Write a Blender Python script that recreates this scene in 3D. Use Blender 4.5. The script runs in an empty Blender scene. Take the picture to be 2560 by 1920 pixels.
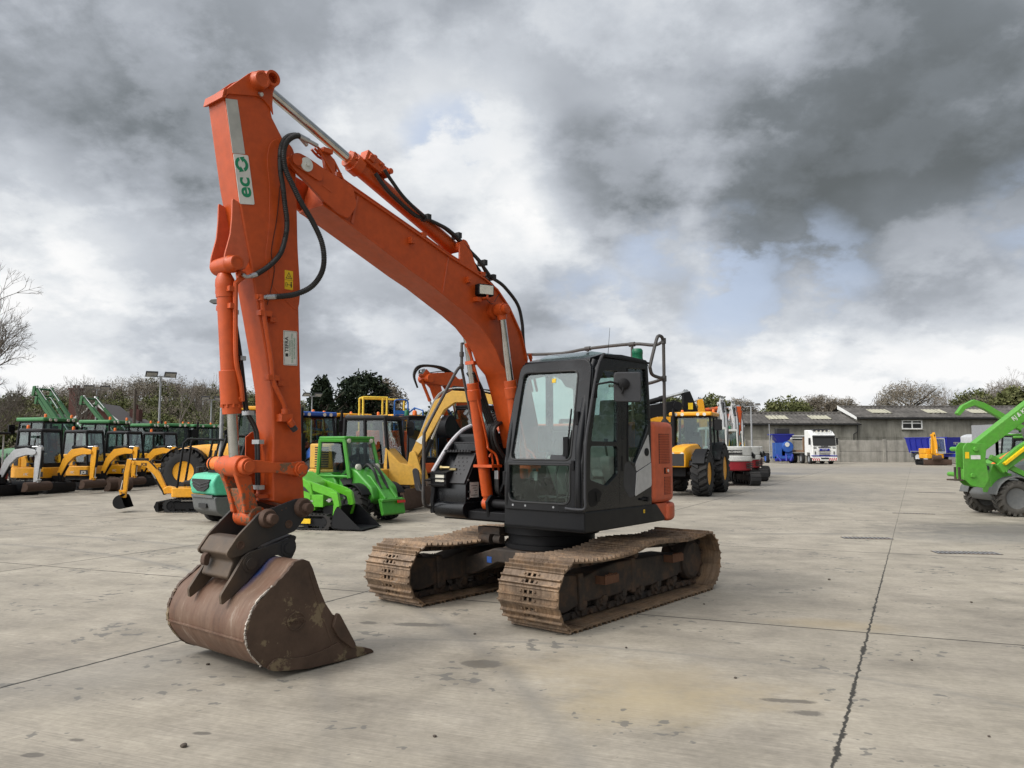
import bpy, bmesh, math, random
from math import sin, cos, pi, radians, sqrt, atan2
from mathutils import Vector, Matrix
import numpy as np
random.seed(7)
SC = bpy.context.scene
COL = SC.collection
W = bpy.data.worlds.new("World"); SC.world = W; W.use_nodes = True

# ------------------------------------------------------------------ materials
def new_mat(name):
    m = bpy.data.materials.new(name); m.use_nodes = True
    nt = m.node_tree
    return m, nt, nt.nodes["Principled BSDF"]
def N(nt, t, **kw):
    n = nt.nodes.new(t)
    for k, v in kw.items(): setattr(n, k, v)
    return n
def L(nt, a, b): nt.links.new(a, b)
def ramp(nt, fac, stops, interp='LINEAR'):
    r = N(nt, 'ShaderNodeValToRGB'); r.color_ramp.interpolation = interp
    e = r.color_ramp.elements
    while len(e) < len(stops): e.new(0.5)
    for i, (p, c) in enumerate(stops):
        e[i].position = p; e[i].color = (*c, 1) if len(c) == 3 else c
    L(nt, fac, r.inputs[0]); return r
def noise(nt, vec, scale, detail=4, rough=.55, stretch=None, out='Fac'):
    if stretch:
        mp = N(nt, 'ShaderNodeMapping'); mp.inputs['Scale'].default_value = stretch
        L(nt, vec, mp.inputs[0]); vec = mp.outputs[0]
    n = N(nt, 'ShaderNodeTexNoise'); n.inputs['Scale'].default_value = scale
    n.inputs['Detail'].default_value = detail; n.inputs['Roughness'].default_value = rough
    L(nt, vec, n.inputs['Vector']); return n.outputs[out]
def mix(nt, fac, a, b, mode='MIX'):
    m = N(nt, 'ShaderNodeMix', data_type='RGBA', blend_type=mode)
    for i, v in ((0, fac), (6, a), (7, b)):
        if hasattr(v, 'links') or hasattr(v, 'is_linked'): L(nt, v, m.inputs[i])
        elif i == 0: m.inputs[0].default_value = v
        else: m.inputs[i].default_value = (*v, 1)
    return m.outputs[2]
def math_(nt, op, a, b=None, c=None, clamp=False):
    m = N(nt, 'ShaderNodeMath', operation=op, use_clamp=clamp)
    for i, v in enumerate((a, b, c)):
        if v is None: continue
        if hasattr(v, 'is_linked'): L(nt, v, m.inputs[i])
        else: m.inputs[i].default_value = v
    return m.outputs[0]
def bump(nt, p, h, strength=.3, dist=.01):
    b = N(nt, 'ShaderNodeBump'); b.inputs['Strength'].default_value = strength; b.inputs['Distance'].default_value = dist
    L(nt, h, b.inputs['Height']); L(nt, b.outputs[0], p.inputs['Normal'])
def paint(name, col, rough=.4, dirt=.25, dirtcol=(.16, .125, .09), metal=0, coat=0., scale=3., bumps=.0, chips=0., chipcol=(.07, .05, .04), spec=.4):
    m, nt, p = new_mat(name)
    tc = N(nt, 'ShaderNodeTexCoord').outputs['Object']
    n1 = noise(nt, tc, scale, 6, .62)
    c = col
    if dirt > 0:
        f = ramp(nt, n1, [(.42, (0, 0, 0)), (.85, (dirt, dirt, dirt))]).outputs[0]
        c = mix(nt, f, col, dirtcol)
    if chips > 0:
        n3 = noise(nt, tc, 22, 5, .7)
        n4 = noise(nt, tc, 2.2, 3, .5)
        s = math_(nt, 'MULTIPLY', n3, n4)
        g = ramp(nt, s, [(.335 - .1*chips, (0, 0, 0)), (.36 - .1*chips, (1, 1, 1))]).outputs[0]
        c = mix(nt, g, c, chipcol)
    n2 = noise(nt, tc, 14, 3)
    v = ramp(nt, n2, [(.3, (.88, .88, .88)), (.7, (1.08, 1.08, 1.08))]).outputs[0]
    c = mix(nt, 1.0, c, v, 'MULTIPLY')
    L(nt, c, p.inputs['Base Color'])
    rr = ramp(nt, n1, [(.3, (rough,)*3), (.75, (min(1, rough+.25),)*3)]).outputs[0]
    L(nt, rr, p.inputs['Roughness'])
    p.inputs['Metallic'].default_value = metal; p.inputs['Specular IOR Level'].default_value = spec
    if coat: p.inputs['Coat Weight'].default_value = coat; p.inputs['Coat Roughness'].default_value = .12
    if bumps: bump(nt, p, noise(nt, tc, 40, 4), bumps, .004)
    return m
def flat(name, col, rough=.5, metal=0, emit=0):
    m, nt, p = new_mat(name)
    tc = N(nt, 'ShaderNodeTexCoord').outputs['Object']
    v = ramp(nt, noise(nt, tc, 9, 4), [(.3, tuple(x*.85 for x in col)), (.7, tuple(min(1, x*1.1) for x in col))]).outputs[0]
    L(nt, v, p.inputs['Base Color'])
    p.inputs['Roughness'].default_value = rough; p.inputs['Metallic'].default_value = metal
    return m
def glassmat(name, tint=(.72, .85, .8), refl=1.0, haze=.0):
    m = bpy.data.materials.new(name); m.use_nodes = True; nt = m.node_tree; nt.nodes.clear()
    o = N(nt, 'ShaderNodeOutputMaterial'); t = N(nt, 'ShaderNodeBsdfTransparent'); t.inputs[0].default_value = (*tint, 1)
    g = N(nt, 'ShaderNodeBsdfGlossy'); g.inputs['Roughness'].default_value = .015; g.inputs[0].default_value = (.95, .97, 1, 1)
    ge = N(nt, 'ShaderNodeNewGeometry'); dp = N(nt, 'ShaderNodeVectorMath', operation='DOT_PRODUCT'); L(nt, ge.outputs['Incoming'], dp.inputs[0]); L(nt, ge.outputs['Normal'], dp.inputs[1])
    k = math_(nt, 'POWER', math_(nt, 'SUBTRACT', 1, math_(nt, 'ABSOLUTE', dp.outputs['Value']), clamp=True), 5)   # Schlick, the same from either side of the pane
    fr = math_(nt, 'MULTIPLY', math_(nt, 'MULTIPLY_ADD', k, .96, .04), refl, clamp=True)
    mx = N(nt, 'ShaderNodeMixShader'); L(nt, fr, mx.inputs[0]); L(nt, t.outputs[0], mx.inputs[1]); L(nt, g.outputs[0], mx.inputs[2])
    out = mx.outputs[0]
    if haze:
        d = N(nt, 'ShaderNodeBsdfDiffuse'); d.inputs[0].default_value = (.6, .6, .58, 1)
        tc = N(nt, 'ShaderNodeTexCoord').outputs['Object']
        hz = ramp(nt, noise(nt, tc, 2.2, 5), [(.35, (haze*.3,)*3), (.7, (haze,)*3)]).outputs[0]
        m2 = N(nt, 'ShaderNodeMixShader'); L(nt, hz, m2.inputs[0]); L(nt, out, m2.inputs[1]); L(nt, d.outputs[0], m2.inputs[2]); out = m2.outputs[0]
    L(nt, out, o.inputs[0]); return m

M = {}
M['orange'] = paint('orange_paint', (.47, .068, .008), .36, .18, (.17, .05, .02), coat=.1, scale=2.2)
M['orange2'] = paint('orange_paint_worn', (.50, .078, .012), .42, .3, (.2, .07, .03), chips=.5, chipcol=(.16, .09, .05))
M['orange_cw'] = paint('orange_plastic', (.50, .10, .04), .45, .2, (.3, .12, .07))
M['dark'] = paint('charcoal_paint', (.009, .0095, .011), .34, .10, (.04, .036, .03), spec=.22)
M['black'] = paint('black_plastic', (.007, .007, .008), .45, .12, (.035, .03, .026), spec=.2)
M['cabblack'] = paint('cab_black_paint', (.006, .0065, .008), .17, .08, (.03, .027, .024), spec=.33)
M['greyplate'] = paint('grey_treadplate', (.02, .02, .023), .38, .25, (.06, .055, .05))
M['midgrey'] = paint('mid_grey_plastic', (.035, .036, .040), .5, .2, (.08, .07, .06))
M['silver'] = paint('silver_paint', (.42, .42, .42), .4, .25, (.3, .28, .25))
M['edge_highlight'] = paint('pale_edge_highlight', (.5, .5, .52), .35, .2)
M['chrome'] = flat('chrome_rod', (.55, .55, .54), .16, 1)
M['zinc'] = flat('zinc_fitting', (.45, .46, .47), .35, .9)
M['brass'] = flat('brass', (.5, .4, .2), .3, 1)
M['rubber'] = flat('rubber_hose', (.014, .014, .014), .55)
M['tyre'] = paint('tyre_rubber', (.018, .018, .019), .75, .45, (.075, .065, .055), scale=2.5)
M['tyredusty'] = paint('dusty_tyre_rubber', (.05, .047, .042), .85, .6, (.14, .125, .105), scale=2.5)
M['glass'] = glassmat('cab_glass', (.80, .89, .85), 1.0)
M['wglass'] = glassmat('windscreen_glass', (.84, .92, .88), 1.6, .012)
M['glassd'] = glassmat('tinted_glass', (.74, .82, .80), 1.0)
M['glassbg'] = glassmat('machine_cab_glass', (.80, .86, .84), 1.5)
M['seat'] = flat('grey_seat_fabric', (.30, .32, .30), .9)
M['white'] = paint('white_paint', (.72, .72, .70), .4, .3, (.4, .38, .33))
M['decal'] = flat('white_decal', (.62, .62, .58), .45)
M['greydecal'] = flat('grey_reflective_decal', (.42, .42, .39), .4)
M['ecogreen'] = flat('green_print', (.01, .22, .10), .5)
M['ink'] = flat('black_print', (.015, .015, .015), .6)
M['yellowdecal'] = flat('yellow_decal', (.75, .48, .01), .45)
M['lens'] = flat('lamp_lens', (.6, .58, .5), .15)
M['beacong'] = paint('green_beacon', (.005, .12, .055), .25, .0)
M['beacono'] = paint('amber_beacon', (.75, .16, .02), .25, .0)
M['redlens'] = flat('red_lens', (.5, .02, .015), .25)
M['rail'] = paint('rail_tube_paint', (.055, .052, .05), .5, .4, (.13, .10, .08))
M['yellow'] = paint('yellow_paint', (.74, .33, .008), .4, .2, (.3, .2, .08), coat=.2)
M['catyellow'] = paint('ochre_yellow_paint', (.55, .31, .045), .42, .25, (.3, .2, .09), coat=.15)
M['bluepaint'] = paint('blue_paint', (.02, .09, .36), .4, .25, (.08, .09, .12), coat=.2)
M['bluerail'] = paint('blue_rail_paint', (.02, .13, .42), .45, .15)
M['railyellow'] = paint('yellow_rail_paint', (.75, .52, .05), .45, .15)
M['jdgreen'] = paint('dark_green_paint', (.016, .11, .028), .4, .2, (.07, .08, .04), coat=.2)
M['roofgreen'] = paint('green_roof_paint', (.05, .20, .07), .45, .25, (.14, .16, .1))
M['lime'] = paint('lime_green_paint', (.095, .40, .012), .36, .12, (.14, .25, .05), coat=.3)
M['avantgreen'] = paint('leaf_green_paint', (.045, .26, .02), .36, .15, (.1, .2, .05), coat=.3)
M['merlo'] = paint('loader_green_paint', (.08, .31, .03), .42, .35, (.17, .19, .09), coat=.15)
M['mint'] = paint('mint_green_paint', (.085, .46, .29), .42, .3, (.2, .3, .22), coat=.1)
M['dirtygrey'] = paint('dusty_grey_paint', (.11, .115, .115), .6, .5, (.16, .15, .13))
M['red'] = paint('dark_red_paint', (.27, .012, .02), .36, .2, (.15, .03, .03), coat=.2)
M['ltgrey'] = paint('light_grey_paint', (.44, .45, .46), .4, .3, (.3, .28, .25), coat=.1)
M['offwhite'] = paint('off_white_paint', (.6, .6, .57), .4, .2, (.4, .38, .33), coat=.2)
M['navy'] = paint('royal_blue_paint', (.012, .02, .26), .38, .2, (.05, .05, .12), coat=.2)
M['wood'] = paint('brown_boards', (.20, .12, .07), .7, .4)
M['galv'] = paint('galvanised_steel', (.30, .31, .32), .5, .35, (.2, .19, .18), metal=.3)
M['brick'] = paint('brick_red', (.085, .034, .028), .85, .5, (.07, .05, .04), scale=6)
M['slate'] = paint('slate_tiles', (.11, .10, .10), .8, .4)
M['rust'] = paint('rusty_step', (.13, .06, .032), .85, .5, (.06, .035, .025), scale=8, bumps=.4)
M['rustbucket'] = paint('rusty_bucket_steel', (.075, .043, .029), .7, .5, (.045, .033, .026), scale=6, bumps=.3)
M['wornsteel'] = flat('scraped_bright_edge', (.34, .30, .26), .5, .4)
M['bark'] = paint('bark', (.075, .06, .048), .95, .5, (.11, .10, .085), scale=3, bumps=.4)
M['twig'] = flat('twig_bark', (.15, .13, .11), .95)

def track_mat():
    m, nt, p = new_mat('worn_track_steel'); tc = N(nt, 'ShaderNodeTexCoord').outputs['Object']
    n1 = noise(nt, tc, 5, 7, .65); n2 = noise(nt, tc, 28, 5, .6); n3 = noise(nt, tc, 3, 4, .6, (1, 12, 1))
    c = ramp(nt, n1, [(.28, (.09, .06, .04)), (.46, (.185, .128, .085)), (.62, (.27, .175, .105)), (.74, (.34, .29, .25))]).outputs[0]
    s = ramp(nt, n3, [(.36, (.72, .70, .68)), (.66, (1.25, 1.27, 1.27))]).outputs[0]
    c = mix(nt, 1, c, s, 'MULTIPLY'); L(nt, c, p.inputs['Base Color'])
    L(nt, ramp(nt, n2, [(.3, (.42,)*3), (.7, (.75,)*3)]).outputs[0], p.inputs['Roughness'])
    p.inputs['Metallic'].default_value = .35; bump(nt, p, n2, .35, .004); return m
M['track'] = track_mat()
def under_mat():
    m, nt, p = new_mat('grimy_undercarriage'); tc = N(nt, 'ShaderNodeTexCoord').outputs['Object']
    n1 = noise(nt, tc, 4, 7, .65)
    c = ramp(nt, n1, [(.32, (.018, .016, .015)), (.5, (.045, .033, .025)), (.62, (.085, .05, .03)), (.75, (.05, .042, .036))]).outputs[0]
    L(nt, c, p.inputs['Base Color']); p.inputs['Roughness'].default_value = .8; bump(nt, p, noise(nt, tc, 30, 5), .4, .005); return m
M['under'] = under_mat()
def bucket_mat(name, back):
    m, nt, p = new_mat(name); tc = N(nt, 'ShaderNodeTexCoord').outputs['Object']
    n1 = noise(nt, tc, 3.2, 8, .66); n2 = noise(nt, tc, 1.7, 8, .72, (1, 3.4, .8) if back else (1, 1, 1)); n4 = noise(nt, tc, 45, 4)
    if back:
        c = ramp(nt, n2, [(.3, (.06, .034, .023)), (.44, (.115, .066, .043)), (.55, (.155, .095, .064)), (.62, (.27, .215, .17)), (.70, (.125, .065, .038))]).outputs[0]
        c = mix(nt, ramp(nt, n1, [(.45, (0, 0, 0)), (.7, (.8, .8, .8))]).outputs[0], c, (.125, .058, .033))
        # a blue rub of old paint either side of the ears
        sx = N(nt, 'ShaderNodeSeparateXYZ'); L(nt, tc, sx.inputs[0])
        ya = math_(nt, 'ABSOLUTE', math_(nt, 'SUBTRACT', sx.outputs[1], .075))
        za = math_(nt, 'SUBTRACT', sx.outputs[2], .60)
        k = math_(nt, 'MULTIPLY', math_(nt, 'SUBTRACT', 1, math_(nt, 'DIVIDE', ya, .075), clamp=True), math_(nt, 'MULTIPLY', za, 7, clamp=True))
        k = math_(nt, 'MULTIPLY', k, ramp(nt, n1, [(.35, (0, 0, 0)), (.6, (1, 1, 1))]).outputs[0])
        c = mix(nt, k, c, (.025, .075, .26))
    else:
        c = ramp(nt, n1, [(.3, (.042, .026, .018)), (.5, (.075, .045, .030)), (.68, (.10, .062, .042))]).outputs[0]
        n3 = noise(nt, tc, 5.5, 6, .7)
        k = ramp(nt, math_(nt, 'MULTIPLY', n3, noise(nt, tc, 1.6, 2)), [(.300, (0, 0, 0)), (.325, (.75, .75, .75))]).outputs[0]
        c = mix(nt, k, c, (.22, .17, .10))
    L(nt, c, p.inputs['Base Color']); p.inputs['Roughness'].default_value = .62; p.inputs['Metallic'].default_value = .15
    bump(nt, p, n4, .25, .004); return m
M['bside'] = bucket_mat('bucket_side_steel', False); M['bback'] = bucket_mat('bucket_back_steel', True)
def coupler_mat():
    m, nt, p = new_mat('coupler_steel'); tc = N(nt, 'ShaderNodeTexCoord').outputs['Object']
    n1 = noise(nt, tc, 4.5, 8, .68)
    sx = N(nt, 'ShaderNodeSeparateXYZ'); L(nt, tc, sx.inputs[0])
    t = math_(nt, 'ADD', math_(nt, 'MULTIPLY', math_(nt, 'SUBTRACT', sx.outputs[0], 3.85), 1.6), math_(nt, 'SUBTRACT', n1, .5), clamp=False)
    c = ramp(nt, t, [(.0, (.022, .022, .024)), (.35, (.042, .034, .028)), (.7, (.085, .058, .038)), (1., (.16, .12, .085))]).outputs[0]
    L(nt, c, p.inputs['Base Color']); p.inputs['Roughness'].default_value = .6; p.inputs['Metallic'].default_value = .2
    bump(nt, p, noise(nt, tc, 35, 5), .3, .004); return m
M['coupler'] = coupler_mat()

# ------------------------------------------------------------------ mesh builder
class MB:
    def __init__(s): s.v = []; s.f = []
    def add(s, v, f):
        o = len(s.v); s.v += [tuple(x) for x in v]; s.f += [tuple(i+o for i in q) for q in f]; return s
    def box(s, x0, x1, y0, y1, z0, z1, M4=None):
        v = [Vector((x, y, z)) for x in (x0, x1) for y in (y0, y1) for z in (z0, z1)]
        if M4 is not None: v = [M4 @ p for p in v]
        return s.add(v, [(0, 1, 3, 2), (4, 6, 7, 5), (0, 4, 5, 1), (2, 3, 7, 6), (0, 2, 6, 4), (1, 5, 7, 3)])
    def prism(s, poly, a, b, plane='xz', M4=None):
        n = len(poly)
        def P(p, t):
            if plane == 'xz': q = Vector((p[0], t, p[1]))
            elif plane == 'xy': q = Vector((p[0], p[1], t))
            else: q = Vector((t, p[0], p[1]))
            return M4 @ q if M4 is not None else q
        v = [P(p, a) for p in poly] + [P(p, b) for p in poly]
        f = [tuple(range(n)), tuple(range(2*n-1, n-1, -1))] + [(i, i+n, (i+1) % n+n, (i+1) % n) for i in range(n)]
        return s.add(v, f)
    def loft(s, rings, cap=True, closed=True):
        n = len(rings[0]); v = [p for r in rings for p in r]; f = []
        for k in range(len(rings)-1):
            for i in range(n if closed else n-1):
                j = (i+1) % n; f.append((k*n+i, k*n+j, k*n+n+j, k*n+n+i))
        if cap: f += [tuple(range(n)), tuple(range(len(v)-1, len(v)-n-1, -1))]
        return s.add(v, f)
    def tube(s, pts, r, n=8, cap=True):
        pts = [Vector(p) for p in pts]; R = r if isinstance(r, (list, tuple)) else [r]*len(pts)
        d0 = (pts[1]-pts[0]).normalized(); u = d0.orthogonal().normalized(); rings = []
        for i, p in enumerate(pts):
            a = pts[i]-pts[i-1] if i else pts[1]-pts[0]; b = pts[i+1]-pts[i] if i < len(pts)-1 else a
            d = (a.normalized()+b.normalized())
            d = d.normalized() if d.length > 1e-6 else a.normalized()
            u = (u-d*u.dot(d)); u = u.normalized() if u.length > 1e-6 else d.orthogonal().normalized()
            w = d.cross(u)
            rings.append([p+(u*cos(2*pi*k/n)+w*sin(2*pi*k/n))*R[i] for k in range(n)])
        return s.loft(rings, cap)
    def cyl(s, p0, p1, r, r2=None, n=16): return s.tube([p0, p1], [r, r if r2 is None else r2], n)
    def lathe(s, p0, axis, prof, n=24):
        p0 = Vector(p0); d = Vector(axis).normalized(); u = d.orthogonal().normalized(); w = d.cross(u)
        return s.loft([[p0+d*t+(u*cos(2*pi*k/n)+w*sin(2*pi*k/n))*max(r, 1e-4) for k in range(n)] for t, r in prof])
    def pieces(s, name, mat, parent=None, bevel=0, seg=2, smooth=38):
        """every separate piece becomes a part of its own"""
        up = list(range(len(s.v)))
        def find(i):
            while up[i] != i: up[i] = up[up[i]]; i = up[i]
            return i
        for f in s.f:
            for k in f[1:]: up[find(k)] = find(f[0])
        box = {}
        for i, v in enumerate(s.v):
            b = box.setdefault(find(i), [list(v), list(v)])
            for k in range(3): b[0][k] = min(b[0][k], v[k]); b[1][k] = max(b[1][k], v[k])
        roots = list(box)                                   # shapes that touch belong to the same piece
        for a in range(len(roots)):
            for c in range(a):
                A, B = box[roots[a]], box[roots[c]]
                if all(A[0][k] <= B[1][k]+.001 and B[0][k] <= A[1][k]+.001 for k in range(3)): up[find(roots[a])] = find(roots[c])
        out = {}
        for f in s.f: out.setdefault(find(f[0]), []).append(f)
        r = []
        for fs in out.values():
            ids = sorted({i for f in fs for i in f}); m = {i: k for k, i in enumerate(ids)}; q = MB(); q.add([s.v[i] for i in ids], [tuple(m[i] for i in f) for f in fs]); r.append(q.build(name, mat, parent, bevel, seg, smooth))
        return r
    def build(s, name, mat, parent=None, bevel=0, seg=2, smooth=38, loc=None, rot=None):
        me = bpy.data.meshes.new(name); me.from_pydata(s.v, [], s.f)
        bm = bmesh.new(); bm.from_mesh(me); bmesh.ops.recalc_face_normals(bm, faces=bm.faces); bm.to_mesh(me); bm.free()
        return link(name, me, mat, parent, bevel, seg, smooth)
def link(name, me, mat, parent=None, bevel=0, seg=2, smooth=38):
    me.materials.clear()
    me.materials.append(M[mat] if isinstance(mat, str) else mat)
    if smooth:
        me.polygons.foreach_set('use_smooth', [True]*len(me.polygons)); me.set_sharp_from_angle(angle=radians(smooth))
    o = bpy.data.objects.new(name, me); COL.objects.link(o)
    if parent is not None: o.parent = parent
    if bevel:
        b = o.modifiers.new('bevel', 'BEVEL'); b.width = bevel; b.segments = seg; b.limit_method = 'ANGLE'; b.angle_limit = radians(40); b.harden_normals = True
    return o
def thing(name, label, cat, loc=(0, 0, 0), rz=0, group=None):
    o = bpy.data.objects.new(name, None); COL.objects.link(o); o.location = loc; o.rotation_euler = (0, 0, rz)
    o.empty_display_size = .2
    return tag(o, label, cat, group)
def tag(o, label, cat, group=None):
    o['label'] = label; o['category'] = cat
    if group: o['group'] = group
    return o
def struct(o): o['kind'] = 'structure'; return o
def dup(o, parent=None, keep=True):
    c = o.copy(); COL.objects.link(c)
    if parent is not None: c.parent = parent
    for ch in o.children: dup(ch, c)
    return c
def curve_mesh(name, splines, mat, parent, M4, depth=.01, bev=0, cyc=True):
    cu = bpy.data.curves.new(name, 'CURVE'); cu.dimensions = '2D'; cu.fill_mode = 'BOTH'; cu.extrude = depth; cu.bevel_depth = bev; cu.bevel_resolution = 1
    for sp in splines:
        q = cu.splines.new('POLY'); q.points.add(len(sp)-1)
        for i, (x, y) in enumerate(sp): q.points[i].co = (x, y, 0, 1)
        q.use_cyclic_u = True
    ob = bpy.data.objects.new(name, cu); me = bpy.data.meshes.new_from_object(ob)
    me.transform(M4); bpy.data.objects.remove(ob); bpy.data.curves.remove(cu); me.name = name
    return link(name, me, mat, parent)
def text(name, body, size, mat, parent, M4, depth=.002, align='CENTER', spacing=1., bold=0):
    cu = bpy.data.curves.new(name, 'FONT'); cu.body = body; cu.size = size; cu.extrude = depth; cu.align_x = align; cu.align_y = 'CENTER'; cu.space_character = spacing; cu.offset = bold
    ob = bpy.data.objects.new(name, cu); me = bpy.data.meshes.new_from_object(ob)
    me.transform(M4); bpy.data.objects.remove(ob); bpy.data.curves.remove(cu); me.name = name
    return link(name, me, mat, parent, smooth=0)
def fr(o, ex, ey):
    """matrix whose local x runs along ex, local y along ey, origin o"""
    ex = Vector(ex).normalized(); ey = Vector(ey); ey = (ey-ex*ey.dot(ex)).normalized(); ez = ex.cross(ey)
    m = Matrix((ex, ey, ez)).transposed().to_4x4(); m.translation = Vector(o); return m
def rpoly(pts, r=.05, n=4):
    out = []; k = len(pts)
    for i in range(k):
        p = Vector(pts[i][:2]); a = Vector(pts[i-1][:2]); b = Vector(pts[(i+1) % k][:2])
        rr = pts[i][2] if len(pts[i]) > 2 else r
        rr = min(rr, (a-p).length*.48, (b-p).length*.48)
        if rr < 1e-4: out.append(tuple(p)); continue
        s = p+(a-p).normalized()*rr; e = p+(b-p).normalized()*rr
        for j in range(n+1):
            t = j/n; out.append(tuple(s*(1-t)**2+p*2*t*(1-t)+e*t*t))
    return out
def capsule(p0, r0, p1, r1, n=10):
    p0 = Vector(p0); p1 = Vector(p1); a = atan2(p1.y-p0.y, p1.x-p0.x); d = (p1-p0).length; b = math.acos(max(-1, min(1, (r0-r1)/d)))
    o = []
    for i in range(n+1):
        t = a+b+(2*pi-2*b)*i/n; o.append((p0.x+r0*cos(t), p0.y+r0*sin(t)))
    for i in range(n+1):
        t = a-b+2*b*i/n; o.append((p1.x+r1*cos(t), p1.y+r1*sin(t)))
    return o
def smoothpts(pts, n=6):
    pts = [Vector(p) for p in pts]; out = []
    for i in range(len(pts)-1):
        p0 = pts[max(i-1, 0)]; p1 = pts[i]; p2 = pts[i+1]; p3 = pts[min(i+2, len(pts)-1)]
        for j in range(n):
            t = j/n; out.append(.5*((2*p1)+(-p0+p2)*t+(2*p0-5*p1+4*p2-p3)*t*t+(-p0+3*p1-3*p2+p3)*t**3))
    return out+[pts[-1]]
def offset_poly(path, widths):
    """outline of a beam that runs along a 2D path with a width at each point"""
    P = [Vector(p) for p in path]; Lf = []; Rt = []
    for i, p in enumerate(P):
        a = (P[i]-P[i-1]).normalized() if i else (P[1]-P[0]).normalized(); b = (P[i+1]-P[i]).normalized() if i < len(P)-1 else a
        d = (a+b).normalized(); nrm = Vector((-d.y, d.x)); k = 1/max(.5, nrm.dot(Vector((-a.y, a.x))))
        Lf.append(tuple(p+nrm*widths[i]/2*k)); Rt.append(tuple(p-nrm*widths[i]/2*k))
    return Lf+Rt[::-1]
# ------------------------------------------------------------------ the big orange excavator
EX = thing('tracked_excavator', 'large orange tracked excavator with a raised boom and a rusty bucket resting on the concrete', 'excavator', (.4756, 9.4894, 0), -2.26098)
def track_path():
    P = []
    for i in range(25):
        a = -pi/2+pi*i/24; P.append((1.40+.315*cos(a), .345+.315*sin(a)))
    P += [tuple(p) for p in smoothpts([(1.40, .66), (.95, .628), (.45, .632), (.02, .688), (-.35, .688), (-.9, .662), (-1.40, .695)], 6)[1:-1]]
    for i in range(25):
        a = pi/2+pi*i/24; P.append((-1.40+.335*cos(a), .365+.335*sin(a)))
    return P+[P[0]]
def walk(P, n):
    d = [0]
    for a, b in zip(P, P[1:]): d.append(d[-1]+(Vector(b)-Vector(a)).length)
    T = d[-1]; out = []
    j = 0
    for k in range(n):
        s = T*k/n
        while d[j+1] < s: j += 1
        t = (s-d[j])/(d[j+1]-d[j]); a, b = Vector(P[j]), Vector(P[j+1]); out.append((a.lerp(b, t), (b-a).normalized(), T/n))
    return out
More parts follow.
